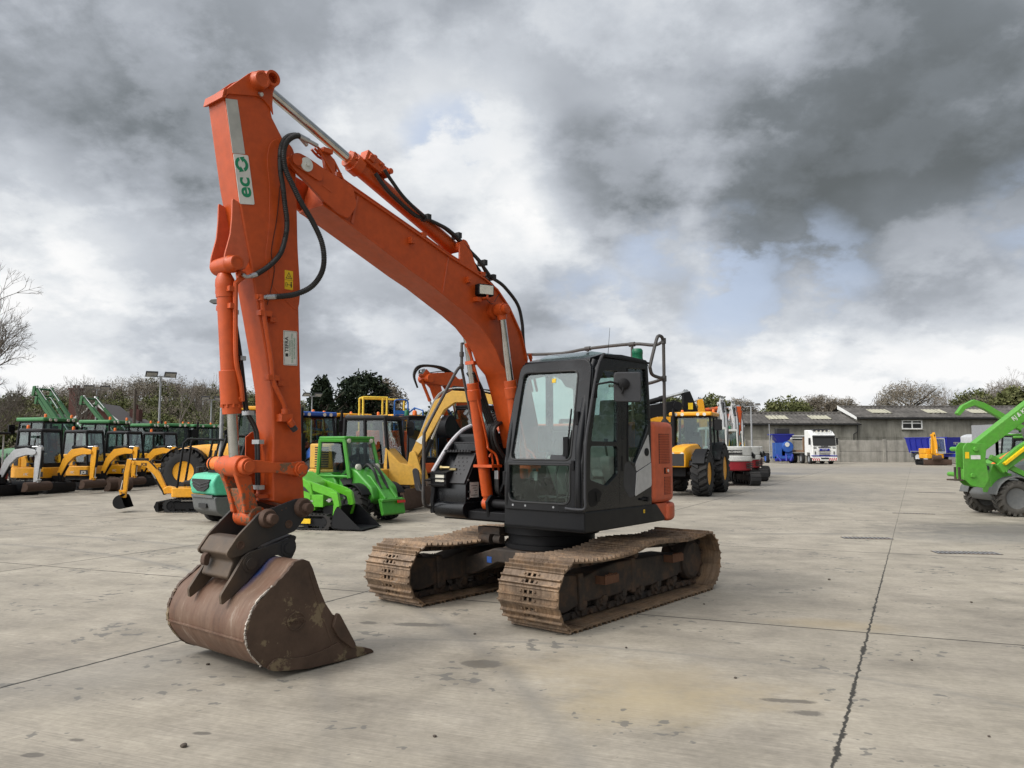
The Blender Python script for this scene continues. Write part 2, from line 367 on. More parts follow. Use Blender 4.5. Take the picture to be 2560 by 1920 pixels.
def make_track(side):
    yc = .995*side; w = .36
    mb = MB(); ln = MB()
    TP = walk(track_path(), 46)
    for i, (p, d, L_) in enumerate(TP):
        nrm = Vector((d.y, -d.x)); mid = p
        d3 = Vector((d.x, 0, d.y)); n3 = Vector((nrm.x, 0, nrm.y)); o = Vector((mid.x, yc, mid.y))
        Mx = Matrix((d3, Vector((0, 1, 0)), n3)).transposed().to_4x4(); Mx.translation = o
        h = L_/2; jit = random.uniform(-.004, .004)
        # shoe plate with a lipped profile and three grousers
        prof = [(-h-.012, -.012), (-h-.012, .0), (-h+.006, .003), (-h+.012, .032), (-h+.024, .032), (-h+.032, .004), (-.010, .004), (-.003, .030), (.009, .030), (.017, .004), (h-.012, .002), (h-.012, -.012)]
        def pr(a, b): mb.prism(prof, a, b, 'xz', Mx)
        if i % 1 == 0:
            pr(-w+jit, -.05); pr(.05, w+jit)
            mid_ = [(q[0], q[1]*.9) for q in prof]
            mb.prism([(-h-.012, -.012), (-h-.012, .0), (-h+.006, .003), (-h+.012, .030), (-h+.024, .030), (-h+.030, .004), (-h+.036, -.012)], -.05, .05, 'xz', Mx); mb.prism([(-.016, -.012), (-.010, .004), (-.003, .028), (.009, .028), (.017, .004), (.022, -.012)], -.05, .05, 'xz', Mx); mb.box(h-.030, h-.012, -.05, .05, -.012, .002, Mx); mb.box(-.08, .08, -.012, .012, -.012, .003, Mx)
        for yy in (-.085, .085):
            for xx in (-.035, .042): mb.lathe(Mx @ Vector((xx, yy, .002)), Mx.to_3x3() @ Vector((0, 0, 1)), [(0, .013), (.012, .013), (.016, .009)], 6)
        for yy in (-.085, .085): ln.prism(capsule((-h*.9, -.055), .032, (h*.9, -.055), .032, 5), yy-.016, yy+.016, 'xz', Mx)
        ln.cyl(Mx @ Vector((h, -.13, -.055)), Mx @ Vector((h, .13, -.055)), .027, n=10)
    tr = mb.build('crawler_track', 'track', EX, smooth=30)
    ln.build('link_chain', 'under', tr)
    o = side
    f = MB(); y0, y1 = yc-.15, yc+.15
    f.prism([(1.02, .20), (1.05, .44), (.70, .50), (.35, .53), (-.85, .50), (-1.05, .42), (-1.02, .22), (-.5, .19), (.6, .185)], y0, y1)
    f.prism(rpoly([(1.52, .17), (1.62, .30), (1.58, .45), (1.42, .52), (1.02, .47), (.98, .19), (1.3, .13)], .05), y0+.02, y1-.02)
    f.prism([(.98, .12), (1.07, .12), (1.10, .50), (1.01, .50)], y0-.012, y1+.012)
    f.prism([(-.02, .16), (.07, .16), (.09, .545), (-.01, .545)], y0-.01, y1+.01)
    f.box(-1.30, -1.0, yc-.10, yc+.10, .22, .46)
    fr_ = f.build('track_frame', 'under', tr, bevel=.02)
    g = MB(); g.cyl((1.40, yc-.05, .345), (1.40, yc+.05, .345), .235, n=28); g.cyl((1.40, yc-.10, .345), (1.40, yc+.10, .345), .20, n=28); g.build('idler_wheel', 'under', tr, bevel=.01)
    s_ = MB(); s_.lathe((-1.40, yc-.17, .365), (0, 1, 0), [(0, .12), (0, .24), (.20, .24), (.22, .25), (.30, .235), (.33, .20), (.335, .0)], 30)
    for k in range(21):
        a = 2*pi*k/21; s_.cyl((-1.40+.24*cos(a), yc-.03, .365+.24*sin(a)), (-1.40+.285*cos(a), yc-.03, .365+.285*sin(a)), .024, .012, 6)
    s_.build('drive_sprocket', 'under', tr)
    for k in range(6):
        x = 1.0-.38*k; rl = MB()
        rl.lathe((x, yc-.15, .155), (0, 1, 0), [(0, .04), (.0, .05), (.03, .055), (.035, .095), (.06, .095), (.065, .075), (.115, .075), (.12, .095), (.18, .095), (.185, .075), (.235, .075), (.24, .095), (.265, .095), (.27, .055), (.30, .05), (.30, .0)], 16)
        rl.box(x-.04, x+.04, yc-.165, yc-.145, .16, .22); rl.box(x-.04, x+.04, yc+.145, yc+.165, .16, .22)
        rl.build('track_roller', 'under', tr)
    for x in (.02,):
        c = MB(); c.lathe((x, yc-.02, .585), (0, 1, 0), [(-.08, .045), (-.05, .075), (.07, .075), (.09, .05), (.20, .05), (.21, .03), (.21, 0)], 16); c.box(x-.03, x+.03, yc-.03, yc+.03, .50, .57); c.build('carrier_roller', 'under', tr)
    for x, z in ((.66, .40), (-.78, .46)):
        st = MB(); sy = yc+.15*o
        for (a, b, c0, c1) in ((x-.13, x+.13, .10, .125), (x-.13, x-.115, 0, .12), (x+.115, x+.13, 0, .12)):
            st.box(a, b, min(sy+c0*o, sy+c1*o), max(sy+c0*o, sy+c1*o), z-.045, z+.04)
        for q in range(6): st.cyl((x-.1+.04*q, sy+.11*o, z+.035), (x-.1+.04*q, sy+.11*o, z+.055), .012, n=6)
        st.build('step_bracket', 'rust', tr, bevel=.004)
    return tr
make_track(1); make_track(-1)
# undercarriage centre
lf = MB()
lf.prism([(-.86, .24), (-.86, .46), (-.55, .50), (-.35, .585), (.35, .585), (.55, .50), (.86, .46), (.86, .24), (.55, .30), (.38, .40), (-.38, .40), (-.55, .30)], -.42, .46, 'yz')
lf.prism([(-.86, .22), (-.86, .43), (-.40, .57), (.40, .57), (.86, .43), (.86, .22), (.7, .25), (.35, .41), (-.35, .41), (-.7, .25)], .46, .60, 'yz')
lf.prism([(-.86, .22), (-.86, .43), (-.40, .57), (.40, .57), (.86, .43), (.86, .22), (.7, .25), (.35, .41), (-.35, .41), (-.7, .25)], -.56, -.42, 'yz')
lf = lf.build('lower_frame', 'under', EX, bevel=.02)
MB().box(.601, .606, -.50, -.43, .40, .47).build('blue_label', 'bluepaint', lf)
sr = MB(); sr.lathe((0, 0, .58), (0, 0, 1), [(0, .56), (.05, .56), (.06, .52), (.16, .52), (.17, .57), (.30, .57), (.30, 0)], 48); sr.build('slewing_ring', 'black', EX)
sw = MB(); sw.cyl((.45, -.72, .66), (.45, -.55, .66), .07); sw.cyl((.45, -.50, .66), (.45, -.40, .66), .055); sw.box(.38, .5, -.74, -.4, .72, .80); sw.build('travel_pipe_guide', 'under', EX)

# upper frame ---------------------------------------------------------------
up = MB()
up.box(-.85, .68, -1.14, 1.10, .885, .93)
up.prism([(.70, .90), (.70, 1.0), (.2, 1.05), (-.9, 1.05), (-.9, .90)], -.74, .22)
up.box(-.9, -.22, -1.2, .16, 1.05, 1.95)
for y in (-.40, -.02): up.prism([(.70, .93), (.74, 1.12), (.66, 1.20), (.52, 1.16), (.34, 1.50), (.15, 1.55), (-.15, 1.4), (-.25, .93)], y-.022, y+.022)
up.cyl((.62, -.55, 1.09), (.62, .17, 1.09), .055, n=16)
up.build('upper_frame', 'black', EX, bevel=.012)
sk = MB()
sk.prism([(1.075, 1.108), (1.075, .915), (1.05, .89), (-.58, .905), (-.60, .94), (-.40, 1.108)], .16, 1.21)
sk = sk.build('side_skirt', 'dark', EX, bevel=.025, seg=3)
bb = MB(); bb.box(-.12, -.09, 1.211, 1.214, 1.02, 1.06); bb.build('yellow_label', 'yellowdecal', sk)
text('label_lettering', 'S', .03, 'ink', sk, fr((-.105, 1.215, 1.04), (-1, 0, 0), (0, 0, 1)), .0005)

# counterweight and engine housing
def cw_outline(r=1.47, y=1.22, x0=-.30):
    a0 = atan2(y-.08, -.86); pts = [(x0, y)]; pts.append((-.72, y)); pts.append((-.84, y-.04))
    a0 = atan2(y-.12, -.93)
    for i in range(21): 
        a = a0+(2*pi-2*a0)*i/20; pts.append((r*cos(a)*.99, r*sin(a)*.99))
    pts += [(-.84, -y+.04), (-.72, -y), (x0, -y)]
    return pts
cwm = MB(); cwm.prism(cw_outline(), 1.112, 2.05, 'xy')
cw = cwm.build('counterweight', 'orange_cw', EX, bevel=.07, seg=4)
lo = MB(); lo.prism([p for p in cw_outline(1.50, 1.235, -.62)], .895, 1.10, 'xy'); lo.build('counterweight_base', 'orange_cw', EX, bevel=.045, seg=3)
sl = MB(); sl.prism([(-.40, 1.108), (-.60, .93), (-.66, .93), (-.66, 1.108)], .9, 1.20); sl.build('lower_corner_panel', 'orange_cw', EX, bevel=.01)
def grille(x0, x1, z0, z1, nx, nz):
    MB().box(x0, x1, 1.215, 1.2225, z0, z1).build('grille_recess', 'ink', cw)
    b = MB()
    for i in range(1, nx): x = x0+(x1-x0)*i/nx; b.box(x-.0025, x+.0025, 1.2226, 1.227, z0, z1)
    for i in range(1, nz): z = z0+(z1-z0)*i/nz; b.box(x0, x1, 1.2226, 1.226, z-.003, z+.003)
    b.build('grille_bars', 'orange_cw', cw)
grille(-.69, -.44, 1.565, 1.91, 9, 18); grille(-.715, -.56, 1.205, 1.41, 6, 12)
h = MB(); h.box(-.66, -.56, 1.2205, 1.224, 1.445, 1.515); h.build('latch_recess', 'black', cw); h = MB(); h.box(-.66, -.59, 1.224, 1.232, 1.452, 1.508); h.build('panel_latch', 'orange2', cw, bevel=.006)
MB().cyl((-.635, 1.232, 1.48), (-.635, 1.236, 1.48), .018).build('latch_lock', 'decal', cw)
v = MB()
for i in range(9): v.box(-.36-.035*i, -.345-.035*i, 1.06, 1.15, 2.049, 2.053)
v.build('vent_slots', 'ink', cw)
eh = MB(); eh.prism(rpoly([(-.25, 1.9), (-.25, 2.02), (-.95, 2.03), (-1.2, 1.98), (-1.25, 1.9)], .05), -1.05, .5); eh.build('engine_hood', 'black', EX, bevel=.02)

# right front box with steps
rb = MB()
rb.prism([(.70, .93), (.745, 1.00), (.745, 1.30), (.53, 1.67), (.47, 1.70), (.46, 1.80), (.36, 1.81), (.36, 1.90), (.26, 1.92), (-.3, 1.97), (-.3, .93)], -1.2, -.72)
rb.prism(rpoly([(.76, 1.10), (.80, 1.04), (.79, .95), (.70, .90), (.2, .90), (.2, 1.10)], .05), -1.22, -.715)
rb = rb.build('storage_box', 'cabblack', EX, bevel=.012)
sp = MB(); side = [(.80, .95), (.806, 1.105), (.76, 1.43), (.6, 1.655), (.455, 1.8), (.264, 1.942), (.10, 2.01), (-.3, 2.03), (-.3, .95)]
sp.prism(side, -1.262, -1.20); sp.build('side_fender', 'black', rb, bevel=.01)
e = MB(); e.tube([(x+.012, -1.23, z+.012) for x, z in smoothpts([(.78, 1.44), (.60, 1.66), (.455, 1.81), (.264, 1.95), (.08, 2.02)], 5)], .026, 8); e.build('fender_edge_highlight', 'edge_highlight', rb)  # pale tube: the highlight along the fender's rim, put in as colour
st = MB()
for x, z, d in ((.60, 1.705, .14), (.44, 1.812, .09), (.33, 1.912, .09)): st.box(x-d, x+.02, -1.19, -.76, z-.012, z+.008)
for i in range(9): st.box(.612, .63, -1.19+.048*i, -1.165+.048*i, 1.70, 1.722)
st.build('step_tread', 'greyplate', rb)
pl = MB(); pl.prism([(.745, 1.31), (.535, 1.672), (.56, 1.685), (.768, 1.325)], -1.02, -.725); pl.build('sloped_tread', 'greyplate', rb)
kn = MB()
for i in range(5):
    for j in range(3): t = .3+.13*i; kn.cyl((.745-.21*t+.012, -.98+.07*j+.03*(i % 2), 1.31+.362*t+.01), (.745-.21*t+.03, -.98+.07*j+.03*(i % 2), 1.31+.362*t+.02), .012, .006, 8)
kn.build('tread_studs', 'greyplate', rb)
lb = MB(); lb.prism(rpoly([(.745, 1.26), (.82, 1.27), (.825, 1.45), (.72, 1.475), (.62, 1.46)], .02), -1.235, -.97); lb.build('lamp_housing', 'black', rb, bevel=.012)
ll = MB(); ll.box(.82, .829, -1.15, -1.0, 1.335, 1.42); ll.build('head_lamp', 'lens', rb, bevel=.004)
lbar = MB()
for z in (1.30, 1.375, 1.44): lbar.box(.822, .842, -1.235, -.98, z-.008, z+.008)
lbar.build('lamp_guard', 'black', rb)
ltc = MB(); ltc.cyl((.69, -1.04, 1.50), (.74, -1.12, 1.50), .022); ltc.cyl((.74, -1.12, 1.50), (.755, -1.14, 1.50), .03); ltc.box(.66, .70, -1.05, -.93, 1.475, 1.50); ltc.build('padlock_latch', 'brass', rb)
sg = MB(); sg.box(.515, .672, -.7195, -.716, 1.15, 1.333); sg.build('notice_sticker', 'decal', rb)
tx = MB()
for i in range(5): tx.box(.54+.02*(i % 2), .65-.025*((i*3) % 4), -.7157, -.715, 1.175+.028*i, 1.182+.028*i)
tx.build('notice_print', 'midgrey', rb)
bo = MB()
for x, z in ((.70, 1.36), (.70, 1.14), (.68, 1.22)): bo.cyl((x, -.722, z), (x, -.708, z), .014, n=8)
bo.pieces('bolt_head', 'zinc', rb)

# handrails and mirrors
hr = MB(); hr.tube(smoothpts([(.715, -1.25, 1.02), (.85, -1.26, 1.03), (.915, -1.26, 1.12), (.914, -1.26, 1.5), (.914, -1.26, 1.88), (.88, -1.26, 1.98), (.6, -1.26, 2.38), (.34, -1.26, 2.74), (.25, -1.26, 2.79)], 5), .021)
hr.tube([(.25, -1.26, 2.79), (.25, -1.26, 3.10), (.1, -1.26, 3.13), (-.9, -1.20, 3.06), (-1.0, -1.03, 3.055)], .02)
for z in (2.80, 2.96): hr.cyl((.25, -1.26, z-.03), (.25, -1.26, z+.03), .03)
hr.cyl((.25, -1.26, 2.79), (.05, -1.24, 2.02), .018); hr.cyl((.914, -1.26, 1.35), (.72, -1.24, 1.35), .014)
hr.build('side_handrail', 'rail', EX)
rr = MB()
rr.tube(smoothpts([(-1.0, -1.03, 3.055), (-1.0, -.55, 3.035), (-1.0, -.13, 3.065), (-1.0, .55, 3.07), (-1.0, .865, 3.03), (-1.0, .98, 3.06)], 4), .021)
rr.tube(smoothpts([(-1.0, 1.0, 2.07), (-1.0, 1.0, 2.6), (-1.0, 1.0, 3.07)], 3), .021)
rr.tube(smoothpts([(-1.0, 1.0, 3.06), (-.96, 1.0, 3.115), (-.88, 1.0, 3.12), (-.82, 1.0, 3.06), (-.67, 1.0, 2.76), (-.66, 1.0, 2.70), (-.72, 1.0, 2.625), (-.95, 1.0, 2.60), (-1.0, .98, 2.6), (-1.0, .85, 2.565), (-1.0, .70, 2.55), (-1.0, .2, 2.55)], 5), .021)
for y in (-.13, .55): rr.cyl((-1.0, y, 3.065), (-1.0, y, 2.0), .018); rr.cyl((-1.0, y-.04, 3.065), (-1.0, y+.04, 3.065), .03)
for z in (2.6, 3.07): rr.cyl((-1.0, 1.0, z-.035), (-1.0, 1.0, z+.035), .031)
rr.lathe((-1.0, 1.0, 2.04), (0, 0, 1), [(0, .08), (.02, .08), (.025, .03), (.06, .03)], 14)
rr.build('guard_rail', 'rail', EX)
mr = MB(); mr.box(-.004, .004, -.005, .005, 0, 0)
mr = MB(); Mm = fr((.70, 1.50, 2.37), (-.55, .75, 0), (0, 0, 1)); mr.prism(rpoly([(-.14, -.155), (.14, -.155), (.14, .155), (-.14, .155)], .035), -.03, .03, 'xy', Mm); 
mirror = mr.build('wing_mirror', 'midgrey', EX, bevel=.015)
ma = MB(); ma.tube([(.90, 1.215, 2.30), (.90, 1.26, 2.40), (.86, 1.40, 2.42), (.80, 1.45, 2.40)], .012); ma.cyl((.90, 1.24, 2.26), (.90, 1.24, 2.43), .02); ma.lathe(Mm @ Vector((-.04, .03, .03)), Mm.to_3x3() @ Vector((0, 0, 1)), [(0, .06), (.02, .058), (.035, .03), (.035, 0)], 16); ma.cyl(Mm @ Vector((-.04, .03, .05)), Mm @ Vector((-.06, -.07, .05)), .012); ma.build('mirror_arm', 'black', mirror)
gm = MB(); gm.prism(capsule((0, -.10), .045, (0, .10), .045), -.008, .008, 'xy', fr((.96, -1.33, 1.36), (.25, -1, 0), (.25, .3, 1))); gmo = gm.build('front_mirror', 'midgrey', EX, bevel=.004)
MB().tube([(.914, -1.26, 1.2), (.93, -1.31, 1.24), (.95, -1.33, 1.32)], .01).build('mirror_stalk', 'rail', gmo)

# cab -----------------------------------------------------------------------
cab = MB(); cab.box(-.28, 1.06, .20, 1.20, 1.10, 1.14); cab.box(-.28, -.25, .20, 1.16, 1.12, 1.75)
cab.box(.0, .5, .28, 1.1, 1.14, 1.22)
CAB = cab.build('cab', 'cabblack', EX)
YZ = lambda y: fr((0, y, 0), (1, 0, 0), (0, 0, 1))   # plates in the x-z plane
outer = rpoly([(1.06, 1.115), (1.085, 1.30), (1.06, 1.78), (.965, 2.15), (.895, 2.40), (.82, 2.60, .10), (.72, 2.69, .06), (-.23, 2.715, .05), (-.28, 2.06), (-.28, 1.115)], .01)
w1 = rpoly([(.945, 1.812), (.435, 1.808), (.40, 2.58), (.69, 2.57), (.80, 2.41), (.90, 1.99)], .04)
w2 = rpoly([(.95, 1.772), (.435, 1.772), (.425, 1.47), (.66, 1.345), (.97, 1.42)], .04)
w3 = rpoly([(.20, 2.63), (-.195, 2.645), (-.245, 2.0), (-.19, 1.91), (.06, 1.575), (.21, 1.605)], .03)
curve_mesh('door_side_panel', [outer, w1, w2, w3], 'cabblack', CAB, YZ(1.185), .018, .006)
rear_ = MB(); rear_.box(-.28, -.25, .22, .34, 1.75, 2.70); rear_.box(-.28, -.25, 1.02, 1.16, 1.75, 2.70); rear_.box(-.28, -.25, .34, 1.02, 2.58, 2.70); rear_.build('rear_frame', 'cabblack', CAB)
MB().box(-.27, -.262, .34, 1.02, 1.75, 2.58).build('rear_window', 'glass', CAB)
curve_mesh('off_side_panel', [outer, rpoly([(.90, 1.40), (.36, 1.40), (.36, 2.6), (.69, 2.58), (.80, 2.41), (.91, 1.99)], .05), rpoly([(.28, 1.40), (-.2, 1.40), (-.2, 2.6), (.28, 2.6)], .05)], 'cabblack', CAB, YZ(.215), .018, .006)
for nm, wp in (('door_window', w1), ('lower_door_window', w2), ('quarter_window', w3)):
    g = MB(); g.prism(wp, 1.178, 1.184); g.build(nm, 'glassd' if nm != 'quarter_window' else 'glass', CAB)
MB().prism([(.90, 1.40), (-.2, 1.40), (-.2, 2.6), (.69, 2.58), (.80, 2.41), (.91, 1.99)], .213, .217).build('off_side_window', 'glass', CAB)
UPM = fr((1.072, 0, 1.59), (0, 1, 0), (-.19, 0, 1.08)); LOM = fr((1.072, 0, 1.10), (0, 1, 0), (0, 0, 1))
curve_mesh('windscreen_frame', [rpoly([(.185, 0), (1.20, 0), (1.20, 1.09, .14), (.27, 1.09, .10)], .005), rpoly([(.255, .028), (1.055, .028), (1.05, .975), (.315, .99)], .07)], 'cabblack', CAB, UPM, .018, .006)
curve_mesh('lower_screen_frame', [rpoly([(.19, 0), (1.20, 0), (1.20, .488), (.185, .488)], .005), rpoly([(.245, .075), (1.05, .075), (1.055, .475, .01), (.245, .475, .01)], .09)], 'cabblack', CAB, LOM, .018, .006)
MB().prism([(.23, .0), (1.07, .0), (1.065, .99), (.30, 1.0)], -.006, -.002, 'xy', UPM).build('windscreen', 'wglass', CAB)
MB().prism([(.23, .06), (1.07, .06), (1.07, .48), (.23, .48)], -.006, -.002, 'xy', LOM).build('lower_windscreen', 'glass', CAB)
# front pillar fairing, seals, hinges, grab tube
pf = MB()
pp = [(1.075, 1.13), (1.09, 1.30), (1.075, 1.60), (1.06, 1.80), (.97, 2.15), (.895, 2.40), (.83, 2.56), (.78, 2.66)]
pf.tube([(x, 1.15, z) for x, z in smoothpts(pp, 4)], .042, 10); pf.tube([(x-.01, .215, z) for x, z in smoothpts(pp, 4)], .032, 10)
pf.build('front_pillars', 'cabblack', CAB)
se = MB(); se.tube([UPM @ Vector((x, y, .022)) for x, y in rpoly([(.255, .028), (1.055, .028), (1.05, .975), (.315, .99)], .07)], .012, 6); se.tube([LOM @ Vector((x, y, .022)) for x, y in rpoly([(.245, .075), (1.05, .075), (1.055, .475, .01), (.245, .475, .01)], .09)], .012, 6); se.build('screen_seals', 'rubber', CAB)
gt = MB(); gt.tube(smoothpts([(1.10, 1.0, 1.135), (1.12, 1.15, 1.13), (1.10, 1.235, 1.15), (1.105, 1.24, 1.30), (1.085, 1.24, 1.78), (.99, 1.24, 2.15), (.91, 1.24, 2.42), (.84, 1.24, 2.61), (.74, 1.23, 2.72), (.66, 1.20, 2.735)], 5), .015); gt.build('grab_tube', 'midgrey', CAB)
hg = MB()
for z in (1.42, 2.28): hg.box(1.07-.23*(z > 2), 1.105-.2*(z > 2), .16, .20, z-.075, z+.075)
hg.box(1.0, 1.05, 1.085, 1.125, 1.98, 2.12); hg.box(1.085, 1.11, 1.07, 1.11, 1.52, 1.62)
hg.pieces('screen_hinge', 'black', CAB, bevel=.008)
bl = MB()
for y in (.30, .47, .84, 1.0): bl.cyl((1.088, y, 1.138), (1.098, y, 1.138), .012, n=8)
bl.pieces('screen_bolt', 'zinc', CAB); ru = MB()
for y in (.38, .92): ru.box(1.0905, 1.093, y-.04, y+.04, 1.128, 1.15)
ru.pieces('rust_patch', 'rust', CAB)
rf = MB(); rf.prism(rpoly([(.70, 2.66, .02), (.66, 2.742, .05), (.30, 2.765), (-.24, 2.75, .03), (-.28, 2.68, .02)], .02), .22, 1.195)
rf.prism(rpoly([(.86, 2.63), (.84, 2.69), (.60, 2.755), (.55, 2.70)], .02), .26, 1.14); rf = rf.build('roof', 'cabblack', CAB, bevel=.02)
hat = MB(); hat.prism(rpoly([(.80, 2.715), (.62, 2.79), (.15, 2.80), (.10, 2.75)], .03), .42, 1.0); hat.build('roof_hatch', 'glassd', CAB, bevel=.01)
MB().box(.75, -.25, 1.20, 1.225, 2.705, 2.725).build('rain_gutter', 'black', CAB)
sw = MB(); sw.prism(rpoly([(-.226, 1.90, .01), (-.268, 1.60, .01), (-.272, 1.585, .01), (.055, 1.485), (.07, 1.57), (-.08, 1.74)], .03), 1.204, 1.212); sw.prism(rpoly([(-.272, 1.578, .005), (-.276, 1.315, .03), (.09, 1.215), (.05, 1.475)], .02), 1.204, 1.216); sw.build('side_swoosh_panel', 'silver', CAB, bevel=.004)
lk = MB(); lk.cyl((-.17, 1.21, 1.70), (-.17, 1.222, 1.70), .045, n=20); lk.build('filler_cap', 'black', CAB)
db = MB(); db.prism(rpoly([(.297, 1.575), (.215, 1.60), (.05, 1.478), (.10, 1.216), (.206, 1.205), (.327, 1.33)], .03), 1.204, 1.211); db.build('dark_side_trim', 'midgrey', CAB, bevel=.004)
dh = MB(); dh.prism(rpoly([(1.005, 1.305, .03), (.86, 1.345, .06), (.735, 1.285, .05), (.86, 1.15, .05), (.99, 1.155, .05)], .05), 1.204, 1.212); dh.build('door_handle_recess', 'black', CAB, bevel=.006); d2 = MB(); d2.prism(rpoly([(.87, 1.30), (.80, 1.29), (.80, 1.20), (.86, 1.195)], .01), 1.212, 1.222); d2.build('door_handle', 'black', CAB, bevel=.004)
dg = MB(); dg.tube([(.345, 1.205, 2.62), (.335, 1.205, 2.1), (.345, 1.205, 1.66), (.40, 1.205, 1.44), (.40, 1.205, 1.13)], .006, 5); dg.tube([(.24, 1.206, 1.6), (.215, 1.206, 2.26), (.22, 1.206, 2.62)], .012, 6); dg.box(.33, .36, 1.204, 1.212, 1.50, 1.66); dg.build('door_seal', 'black', CAB)
cl = MB(); cl.box(-.16, -.02, 1.204, 1.235, 1.165, 1.19); cl.box(-.17, -.13, 1.204, 1.245, 1.15, 1.20); cl.build('door_catch', 'black', CAB, bevel=.006)
wi = MB(); wi.cyl((1.015, 1.03, 1.93), (1.06, 1.0, 1.70), .012); wi.cyl((1.03, 1.03, 2.15), (1.075, .985, 1.60), .009); wi.box(1.055, 1.075, .95, 1.01, 1.66, 1.86); wi.build('wiper', 'black', CAB)
stk = MB(); stk.box(.944, .946, .80, .85, 2.43, 2.475); 
MB().prism([(.70, .865), (.75, .865), (.75, .91), (.70, .91)], .0005, .003, 'xy', UPM).build('screen_sticker', 'yellowdecal', CAB)
MB().prism([(.78, .035), (1.0, .035), (1.0, .085), (.78, .085)], .0, .004, 'xy', UPM).build('screen_label', 'midgrey', CAB)
vs = MB(); vs.prism(rpoly([(.32, .985), (.35, .93), (.62, .97), (.70, .94), (.80, .90), (.86, .82), (.95, .80), (1.0, .72), (1.05, .72), (1.05, .985)], .03), -.06, -.03, 'xy', UPM); vs.build('sun_blind', 'black', CAB)
# interior
it = MB(); it.prism(rpoly([(.28, 1.50), (.32, 1.42), (-.12, 1.40), (-.16, 1.50)], .04), .48, .95); it.prism(rpoly([(-.02, 1.48), (-.14, 1.48), (-.22, 2.12), (-.12, 2.14)], .04), .48, .95); it.prism(rpoly([(-.13, 2.10), (-.22, 2.10), (-.24, 2.30), (-.16, 2.31)], .03), .60, .82); it.build('driver_seat', 'seat', CAB, bevel=.03)
it = MB()
for y in (.30, 1.02): it.prism(rpoly([(.50, 1.55), (.50, 1.66), (.05, 1.66), (-.05, 1.2), (.3, 1.2)], .05), y, y+.12)
it.box(.0, .25, .55, .9, 1.2, 1.42); it.build('console', 'seat', CAB, bevel=.02)
it = MB()
for y in (.36, 1.07): it.tube([(.42, y, 1.64), (.46, y, 1.78), (.44, y, 1.84)], [.012, .012, .024])
for y in (.62, .76): it.tube([(.72, y, 1.18), (.76, y, 1.45), (.68, y, 1.62)], .011)
for y in (.56, .70, .83): it.box(.78, .92, y-.05, y+.05, 1.22, 1.235); it.cyl((.85, y, 1.22), (.85, y, 1.15), .012)
it.build('levers_and_pedals', 'midgrey', CAB)
MB().box(.45, .62, .26, .33, 1.7, 2.0).build('monitor', 'black', CAB, bevel=.02)
cr = MB(); cr.prism(rpoly([(.66, 1.66), (.70, 1.60), (.62, 1.40), (.56, 1.42)], .02), .80, .98); cr.build('paper_cup_holder', 'seat', CAB)
bc = MB(); bc.cyl((-.22, .95, 2.75), (-.22, .95, 2.775), .06); bc.build('beacon_base', 'black', CAB)
# beacon on a bracket at the rear of the cab roof
bcn = MB(); bcn.lathe((-.36, 1.0, 2.74), (0, 0, 1), [(0, .05), (.01, .068), (.05, .068), (.055, .063), (.105, .063), (.11, .066), (.15, .064), (.17, .05), (.175, 0)], 20); bcn.build('warning_beacon', 'beacong', EX)
bk = MB(); bk.box(-.42, -.20, .96, 1.04, 2.725, 2.74); bk.build('beacon_bracket', 'black', EX)
an = MB(); an.cyl((-.1, .75, 2.74), (-.16, .75, 3.16), .004, .002, 5); an.build('aerial', 'black', EX)

# boom ----------------------------------------------------------------------
BT = [(3.70, 4.315), (3.50, 4.285), (3.318, 4.24), (3.231, 4.205), (2.776, 4.075), (2.182, 3.897), (1.766, 3.768), (1.427, 3.682), (1.204, 3.622), (.996, 3.533), (.781, 3.355), (.583, 3.097), (.507, 2.93), (.455, 2.77), (.33, 2.35), (.20, 1.95), (.02, 1.62), (-.02, 1.45), (.02, 1.33)]
BB = [(.16, 1.30), (.27, 1.40), (.46, 1.745), (.612, 2.155), (.715, 2.425), (.80, 2.60), (.936, 2.70), (1.018, 2.845), (1.156, 2.985), (1.314, 3.104), (1.532, 3.212), (1.741, 3.297), (2.061, 3.432), (2.308, 3.516), (2.952, 3.764), (3.269, 3.884), (3.415, 3.93)]
bm_ = MB(); bm_.prism(BT[2:]+BB, -.335, -.022)
boom = bm_.build('boom', 'orange', EX, bevel=.006)
fl = MB()
body = list(BT[2:]+BB)
def ribbon(path, t, y0, y1):
    o = offset_poly(path, [t]*len(path)); fl.prism(o, y0, y1)
ribbon(BT[2:14], .022, -.36, .0); ribbon(BB[2:], .022, -.36, .0)
fl.build('boom_flanges', 'orange', boom, bevel=.004)
ns = MB()
nose = [(3.80, 4.225), (3.775, 4.285), (3.70, 4.318), (3.60, 4.30), (3.42, 4.245), (3.23, 4.205), (3.10, 4.165), (3.05, 4.0), (3.15, 3.85), (3.269, 3.884), (3.42, 3.95), (3.62, 4.08), (3.76, 4.16)]
for y0, y1 in ((-.004, .032), (-.394, -.358)): ns.prism(rpoly(nose, .03, 3), y0, y1)
ns.pieces('boom_nose_plate', 'orange', boom, bevel=.006)
cp = MB(); cp.prism(capsule((3.735, 4.235), .052, (3.50, 4.16), .045), .032, .048); cp.cyl((3.735, .048, 4.235), (3.735, .062, 4.235), .05, n=20)
cp.cyl((3.735, -.41, 4.235), (3.735, .04, 4.235), .055, n=20)
cp.prism(rpoly([(3.45, 4.10), (3.35, 4.06), (3.35, 4.045), (3.46, 4.085)], .004), .032, .036); cp.build('pin_keeper_plate', 'orange', boom, bevel=.005)
wsh = MB(); wsh.cyl((3.635, .046, 4.222), (3.635, .06, 4.222), .062, n=28); wsh.cyl((3.635, .06, 4.222), (3.635, .078, 4.222), .018, n=6); wsh.build('pin_washer', 'decal', boom)
